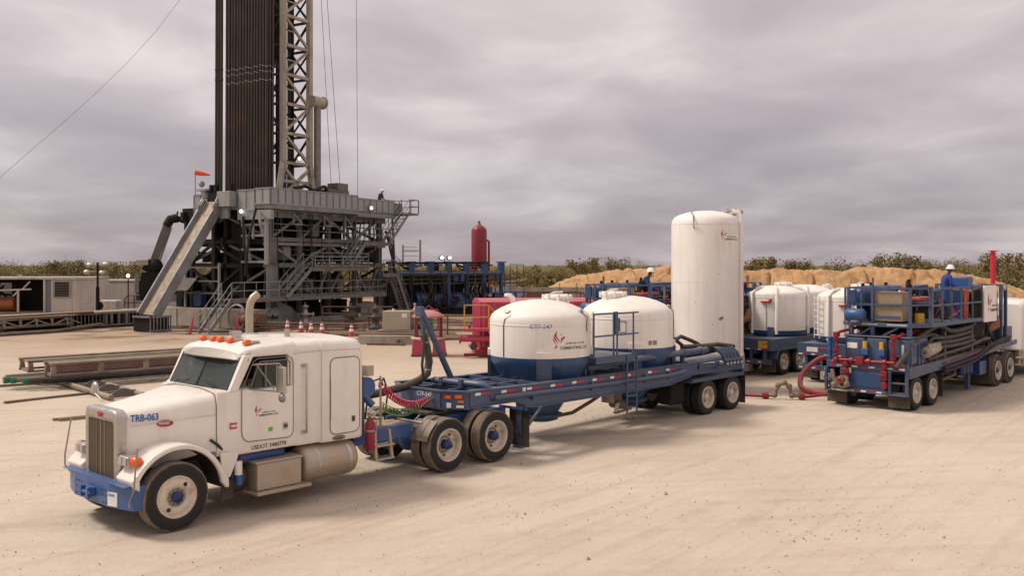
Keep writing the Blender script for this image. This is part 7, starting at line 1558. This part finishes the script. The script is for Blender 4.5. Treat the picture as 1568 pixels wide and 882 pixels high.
# big red tank with stairs at its end
def red_tank():
    t = thing('frac_tank', 'large faded red ribbed steel tank with yellow-railed stairs behind the first white tank', 'tank', (-1.45, 42, 0), 8)
    MB().box(0, 11, 0, 3.0, .35, 2.42).build('body', pinkred, t, .02); MB().prism([(0, 2.425), (3.0, 2.425), (2.6, 2.52), (.4, 2.52)], 'x', .02, 10.98).build('roof', pinkred, t)
    m = None
    for i in range(22): x = .25+.5*i; MB().prism([(x-.11, -.003), (x-.06, -.09), (x+.06, -.09), (x+.11, -.003)], 'z', .45, 2.40).build('rib', pinkred, t)
    for y in (.4, 1.0, 1.6, 2.2): MB().prism([(-.003, y-.11), (-.09, y-.06), (-.09, y+.06), (-.003, y+.11)], 'z', .45, 2.40).build('rib', pinkred, t)
    MB().box(-.2, 11, -.05, 3.05, .18, .34).build('skid', pinkred, t); MB().box(-.7, 3, -.3, -.1, .05, .18).build('skid_rail', red, t)
    MB().tube([(-.9, -.45, .85), (1.6, -.45, .80)], .14, 14).lathe([(.14, -.03), (.22, -.03), (.22, .03), (.14, .03)], (-.9, -.45, .85), 'x', 14).build('manifold_pipe', pinkred, t)
    for x in (-.3, .4, 1.0): MB().tube([(x, -.45, .85), (x, -.42, .35)], .10, 10).sphere((x, -.45, .5), .16, 10).build('valve', mat('dark iron', (.07, .05, .045), .6), t)
    MB().lathe([(0, -.05), (.16, -.05), (.16, .05), (0, .05)], (-.45, -.15, 1.35), 'x', 14).build('hand_wheel', red, t)
    p = MB().box(-.75, .35, -.75, -.12, 1.18, 1.30).build('landing', pinkred, t)
    st = MB()
    for y in (-.75, -.15): st.bar((.35, y, 1.25), (1.35, y, .10), .05, .20)
    for i in range(5): f = (i+.5)/5; st.box(.35+1.0*f-.1, .35+1.0*f+.1, -.73, -.17, 1.25-1.15*f-.02, 1.25-1.15*f+.01)
    st.build('staircase', pinkred, t)
    h = MB()
    for x in (-.73, .33): h.bar((x, -.73, 1.3), (x, -.73, 2.35), .05)
    for z in (1.8, 2.33): h.bar((-.73, -.73, z), (.33, -.73, z), .05); h.bar((.33, -.73, z), (1.4, -.73, z-1.18), .05)
    h.build('handrail', yellow, t)
red_tank()
t = thing('low_steel_tub', 'low brown open-topped steel tub beyond the red tank roof', 'tub', (1.0, 60, 0), 4)
m = MB().box(0, 2.7, 0, .06, 0, 2.25).box(0, 2.7, 1.5, 1.56, 0, 2.25).box(-.06, 0, 0, 1.56, 0, 2.25).box(2.7, 2.76, 0, 1.56, 0, 2.25); m.build('wall', rustp, t)
for y in (0, 1.5): MB().bar((-.05, y+.03, 2.29), (3.6, y+.03, 2.29), .09).build('top_rail', rustp, t); MB().bar((3.6, y+.03, .0), (3.6, y+.03, 2.25), .08).build('post', rustp, t)
t = thing('cabinet', 'pale grey steel cabinet standing beside the far wall behind the red tank', 'cabinet', (-.6, 92, 0)); MB().box(0, 1.0, 0, .8, 0, 2.5).build('body', windw, t, .02); MB().box(.08, .92, -.03, -.003, .2, 2.3).build('door', windw, t, .01)
t = thing('liner_wall', 'low pale earth and sheet wall closing the pad in front of the brush', 'wall', (-4, 100, 0)); MB().box(0, 13, 0, .3, 0, 1.7).build('panel', concm, t); m = MB()
for i in range(8): MB().box(i*1.8, i*1.8+.08, -.08, 0, 0, 2.2).build('post', rackm, t)
# welder, green machine, bottle and mats
def mats():
    for i, (x, y, w, d, z, rz, lb) in enumerate(((-10.5, 54.0, 7.2, 2.4, .12, 3, 'long brown timber rig mat carrying the tan welder'), (-5.4, 51.6, 5.6, 2.6, .10, -4, 'wide dusty timber mat right of the welder, behind the red basket'), (-12.0, 55.7, 5.0, 1.4, .1, 4, 'narrow timber mat under the row of cones'))):
        t = thing('timber_mat', lb, 'mat', (x, y, 0), rz)
        n = int(d/.3)
        for k in range(n): MB().box(0, w, k*.3, k*.3+.285, .02, .02+z+.02*(k % 2)).build('timber', wood, t, .01)
mats()
t = thing('welder', 'tan box-shaped welding machine on a steel skid on the timber mat', 'machine', (-7.55, 55.2, .16), -6)
MB().box(0, 1.65, 0, .9, .12, 1.22).build('housing', tanbox, t, .03); MB().box(1.652, 1.68, .05, .85, .15, 1.2).build('end_panel', rigrust, t); MB().lathe([(0, .035), (.2, .03), (.22, 0)], (1.68, .45, .42), 'x', 16).build('fan_guard', rigrust, t)
MB().box(-.35, 2.6, -.1, 1.0, .0, .115).build('skid', steel, t, .01); MB().box(1.15, 1.45, -.012, -.002, .85, 1.08).build('decal', tapew, t); MB().cyl((.55, .4, 1.22), (.55, .4, 1.34), .07, 10).build('beacon', tapew, t)
t = thing('gas_bottle', 'pale gas bottle standing up behind the welder', 'bottle', (-5.85, 57, .16)); MB().lathe([(0, 0), (.14, 0), (.15, .05), (.15, 1.15), (.10, 1.3), (.05, 1.36), (.05, 1.5), (0, 1.5)], (0, 0, 0), 'z', 16).build('cylinder', tanbox, t); MB().sphere((0, 0, 1.54), .08, 8).build('valve', tanbox, t)
t = thing('compressor', 'bright green compressor just right of the tan welder', 'machine', (-5.75, 56.2, .16), -6); MB().box(0, 1.0, 0, .7, .1, .95).build('housing', greenm, t, .06); MB().cyl((.15, -.12, .35), (.85, -.12, .35), .2, 14).build('receiver', greenm, t); MB().tube([(.3, .2, .95), (.6, .1, 1.2), (.9, .0, 1.1)], .05, 8).build('pipe', tanbox, t); MB().box(0, 1.0, -.3, .7, 0, .1).build('skid', darkst, t)
t = thing('man_basket', 'faded pink crane basket with round canopy standing on the sand', 'basket', (-3.75, 42.6, 0)); 
m = MB()
for (x, y) in ((-.55, -.4), (.55, -.4), (-.55, .4), (.55, .4)): MB().cyl((x, y, .1), (x, y, 1.75), .04, 8).build('post', red, t)
MB().lathe([(.0, 2.05), (.25, 2.04), (.45, 1.95), (.74, 1.80), (.76, 1.74), (.7, 1.72), (0, 1.8)], (0, 0, 0), 'z', 24).build('canopy', mat('pale pink canvas', (.46, .17, .18), .7, dirt=(.4, .28, .25), damt=.6), t); MB().lathe([(.74, .86), (.80, .84), (.80, .76), (.74, .74)], (0, 0, 0), 'z', 24).build('hoop', mat('pale hoop', (.55, .40, .34), .6), t)
m = MB().prism([(-.72, .05), (-.20, .05), (-.24, .72), (-.68, .72)], 'y', -.5, .4).build('side_panel', pinkred, t, .03); MB().prism([(.20, .05), (.78, .05), (.70, .72), (.24, .72)], 'y', -.5, .4).build('side_panel', pinkred, t, .03); MB().box(-.75, .8, -.55, .55, .02, .08).build('floor', rustp, t); MB().tube([(-.25, 0, 2.0), (0, 0, 2.25), (.3, 0, 2.0)], .03, 6).build('sling', red, t)
t = thing('steel_beam', 'pale channel beam lying on the ground behind the truck sleeper', 'beam', (-7.9, 48.5, 0), -8); MB().box(0, 3.2, 0, .05, 0, .45).box(0, 3.2, .05, .5, .38, .45).box(0, 3.2, .05, .5, 0, .05).build('channel', concm, t); MB().box(2.1, 2.2, -.3, .02, .0, .3).build('stub', wood, t); MB().box(.6, 2.6, -.45, -.35, 0, .12).build('stub', wood, t)
# pipe railing and wellheads in front of the rig
def fence(x, y, rz, w, h, lb):
    t = thing('pipe_railing', lb, 'railing', (x, y, 0), rz, 'rusty pipe railings'); n = int(w/1.2)
    for z in (h*.35, h*.68, h): MB().tube([(0, 0, z), (w, 0, z)], .045, 8).build('rail', rustp, t)
    for i in range(n+1): MB().tube([(w*i/n, 0, 0), (w*i/n, 0, h)], .05, 8).build('post', rustp, t)
fence(-12.3, 61.5, -4, 4.6, 1.35, 'rusty pipe railing left of the welder, below the stairs'); fence(-7.9, 60.2, 3, 3.2, 1.2, 'rusty pipe railing directly behind the tan welder'); fence(-5.1, 53.5, -10, 3.0, 1.25, 'rusty pipe railing on the mat behind the pink basket'); fence(-16.0, 58.0, -14, 7.5, .55, 'low long rusty pipe railing behind the row of cones')
for (x, y, lb) in ((-13.6, 62.2, 'grey wellhead valve tree deep in the rig cellar shade'), (-10.3, 60.6, 'brown wellhead valve tree behind the pipe railing'), (-8.5, 59.0, 'dark wellhead valve tree left of the welder')):
    t = thing('wellhead', lb, 'wellhead', (x, y, 0), 0, 'wellheads in front of the rig'); MB().lathe([(0, 0), (.45, 0), (.42, .25), (.22, .35), (.22, .7), (.34, .75), (.34, .9), (.18, .95), (.16, 1.25), (.24, 1.3), (.24, 1.4), (.06, 1.45), (.06, 1.65), (0, 1.65)], (0, 0, 0), 'z', 18).build('spool', steel if y > 62 else mat('dark wellhead iron', (.06, .045, .038), .6, dirt=(.12, .08, .05), damt=.5), t); MB().cyl((-.5, 0, .82), (.5, 0, .82), .09, 10).build('cross', steel if y > 62 else mat('dark wellhead iron', (.06, .045, .038), .6, dirt=(.12, .08, .05), damt=.5), t); MB().lathe([(0, -.03), (.15, -.03), (.15, .03), (0, .03)], (.55, -.02, .82), 'x', 12).build('hand_wheel', yellow, t)
t = thing('hose_reel', 'rusty brown reel and cage by the foot of the rig stairs', 'reel', (-17.2, 59.2, 0), -30); MB().lathe([(.72, -.06), (.82, -.06), (.82, .06), (.72, .06)], (0, 0, .82), 'y', 28).build('wheel', concm, t); MB().cyl((.2, .3, .6), (1.9, .3, .6), .42, 18).build('drum', rustp, t); m = MB().box(.1, 2.1, -.2, .8, .05, .15); m.build('skid', rustp, t)
for i in range(5): MB().tube([(.3+.36*i+.44*0, .3+.44*math.cos(a), .6+.44*math.sin(a)) for a in [PI*j/8 for j in range(9)]], .04, 6).build('cable_loop', mat('orange cable', (.35, .12, .04), .7), t)
# cones and leaning markers
def cone_mesh():
    t = thing('traffic_cone', 'orange cone with white bands', 'traffic cone', (0, 0, 0)); MB().lathe([(.17, .03), (.15, .1), (.05, .68), (.03, .72), (0, .72)], (0, 0, 0), 'z', 18).box(-.2, .2, -.2, .2, 0, .03).build('cone', conem, t); MB().lathe([(.128, .26), (.098, .42)], (0, 0, 0), 'z', 18).lathe([(.088, .50), (.068, .6)], (0, 0, 0), 'z', 18).build('reflective_band', tapew, t); return t
CN = [(-12.3, 55.2, 'orange traffic cone with bright white bands, tallest of the row behind the sleeper roof'), (-11.5, 54.2, 'small orange traffic cone second from the left above the sleeper roof'), (-10.8, 53.8, 'pale traffic cone in the middle above the sleeper roof'), (-8.85, 52.2, 'traffic cone half hidden by the sleeper roof rear edge'), (-13.35, 56.3, 'dull dark red traffic cone at the left end of the row')]
c0 = None
for x, y, lb in CN:
    c = cone_mesh() if c0 is None else dup(c0); c0 = c0 or c; c.location = (x, y, .14); c['label'] = lb; c['group'] = 'traffic cones by the rig mats'
for x, y, rx, lb in ((-18.8, 55.2, 12, 'leaning pink marker post left of the rig stairs'), (-16.2, 56.3, -14, 'leaning pink marker post right of the rig stairs, by the exhaust stack')):
    t = thing('marker_post', lb, 'marker post', (x, y, 0), 0, 'leaning marker posts'); t.rotation_euler = (0, rad(rx), 0); MB().lathe([(.10, 0), (.09, .3), (.05, 1.05), (.03, 1.1), (0, 1.1)], (0, 0, 0), 'z', 14).build('post', pinkred, t); MB().box(-.18, .18, -.18, .18, 0, .05).build('base', rustp, t)
for i, (pts, lb) in enumerate((([(-19.8, 57.6, .05), (-17.8, 56.8, .05), (-16.2, 57.4, .05), (-15.2, 56.6, .06)], 'dark hose snaking over the ground at the foot of the rig stairs'), ([(-24.0, 63.0, .05), (-22.5, 61.0, .05), (-21.0, 61.6, .06), (-20, 60.6, .05)], 'dark hose on the ground below the ramp'), ([(-23.5, 61.6, .05), (-21.8, 60.4, .05), (-19.6, 60.2, .05)], 'rust coloured hose on the ground beside the pale base box'))):
    o = MB().tube(smooth(pts, 6), .06, 8).build('ground_hose', black if i < 2 else rustp); tag(o, lb, 'hose', 'hoses on the ground by the rig')
t = thing('pole_light', 'single bright lamp on a pole above the far left houses', 'light', (-30.4, 75, 0)); MB().cyl((0, 0, 0), (0, 0, 3.1), .05, 8).build('pole', rigdark, t); MB().lathe([(0, .16), (.12, .14), (.17, 0), (.17, -.04)], (0, .02, 3.2), 'y', 14).build('housing', darkst, t); MB().sphere((0, -.02, 3.2), .14, 10, (1, .4, 1)).build('lamp', litm, t)
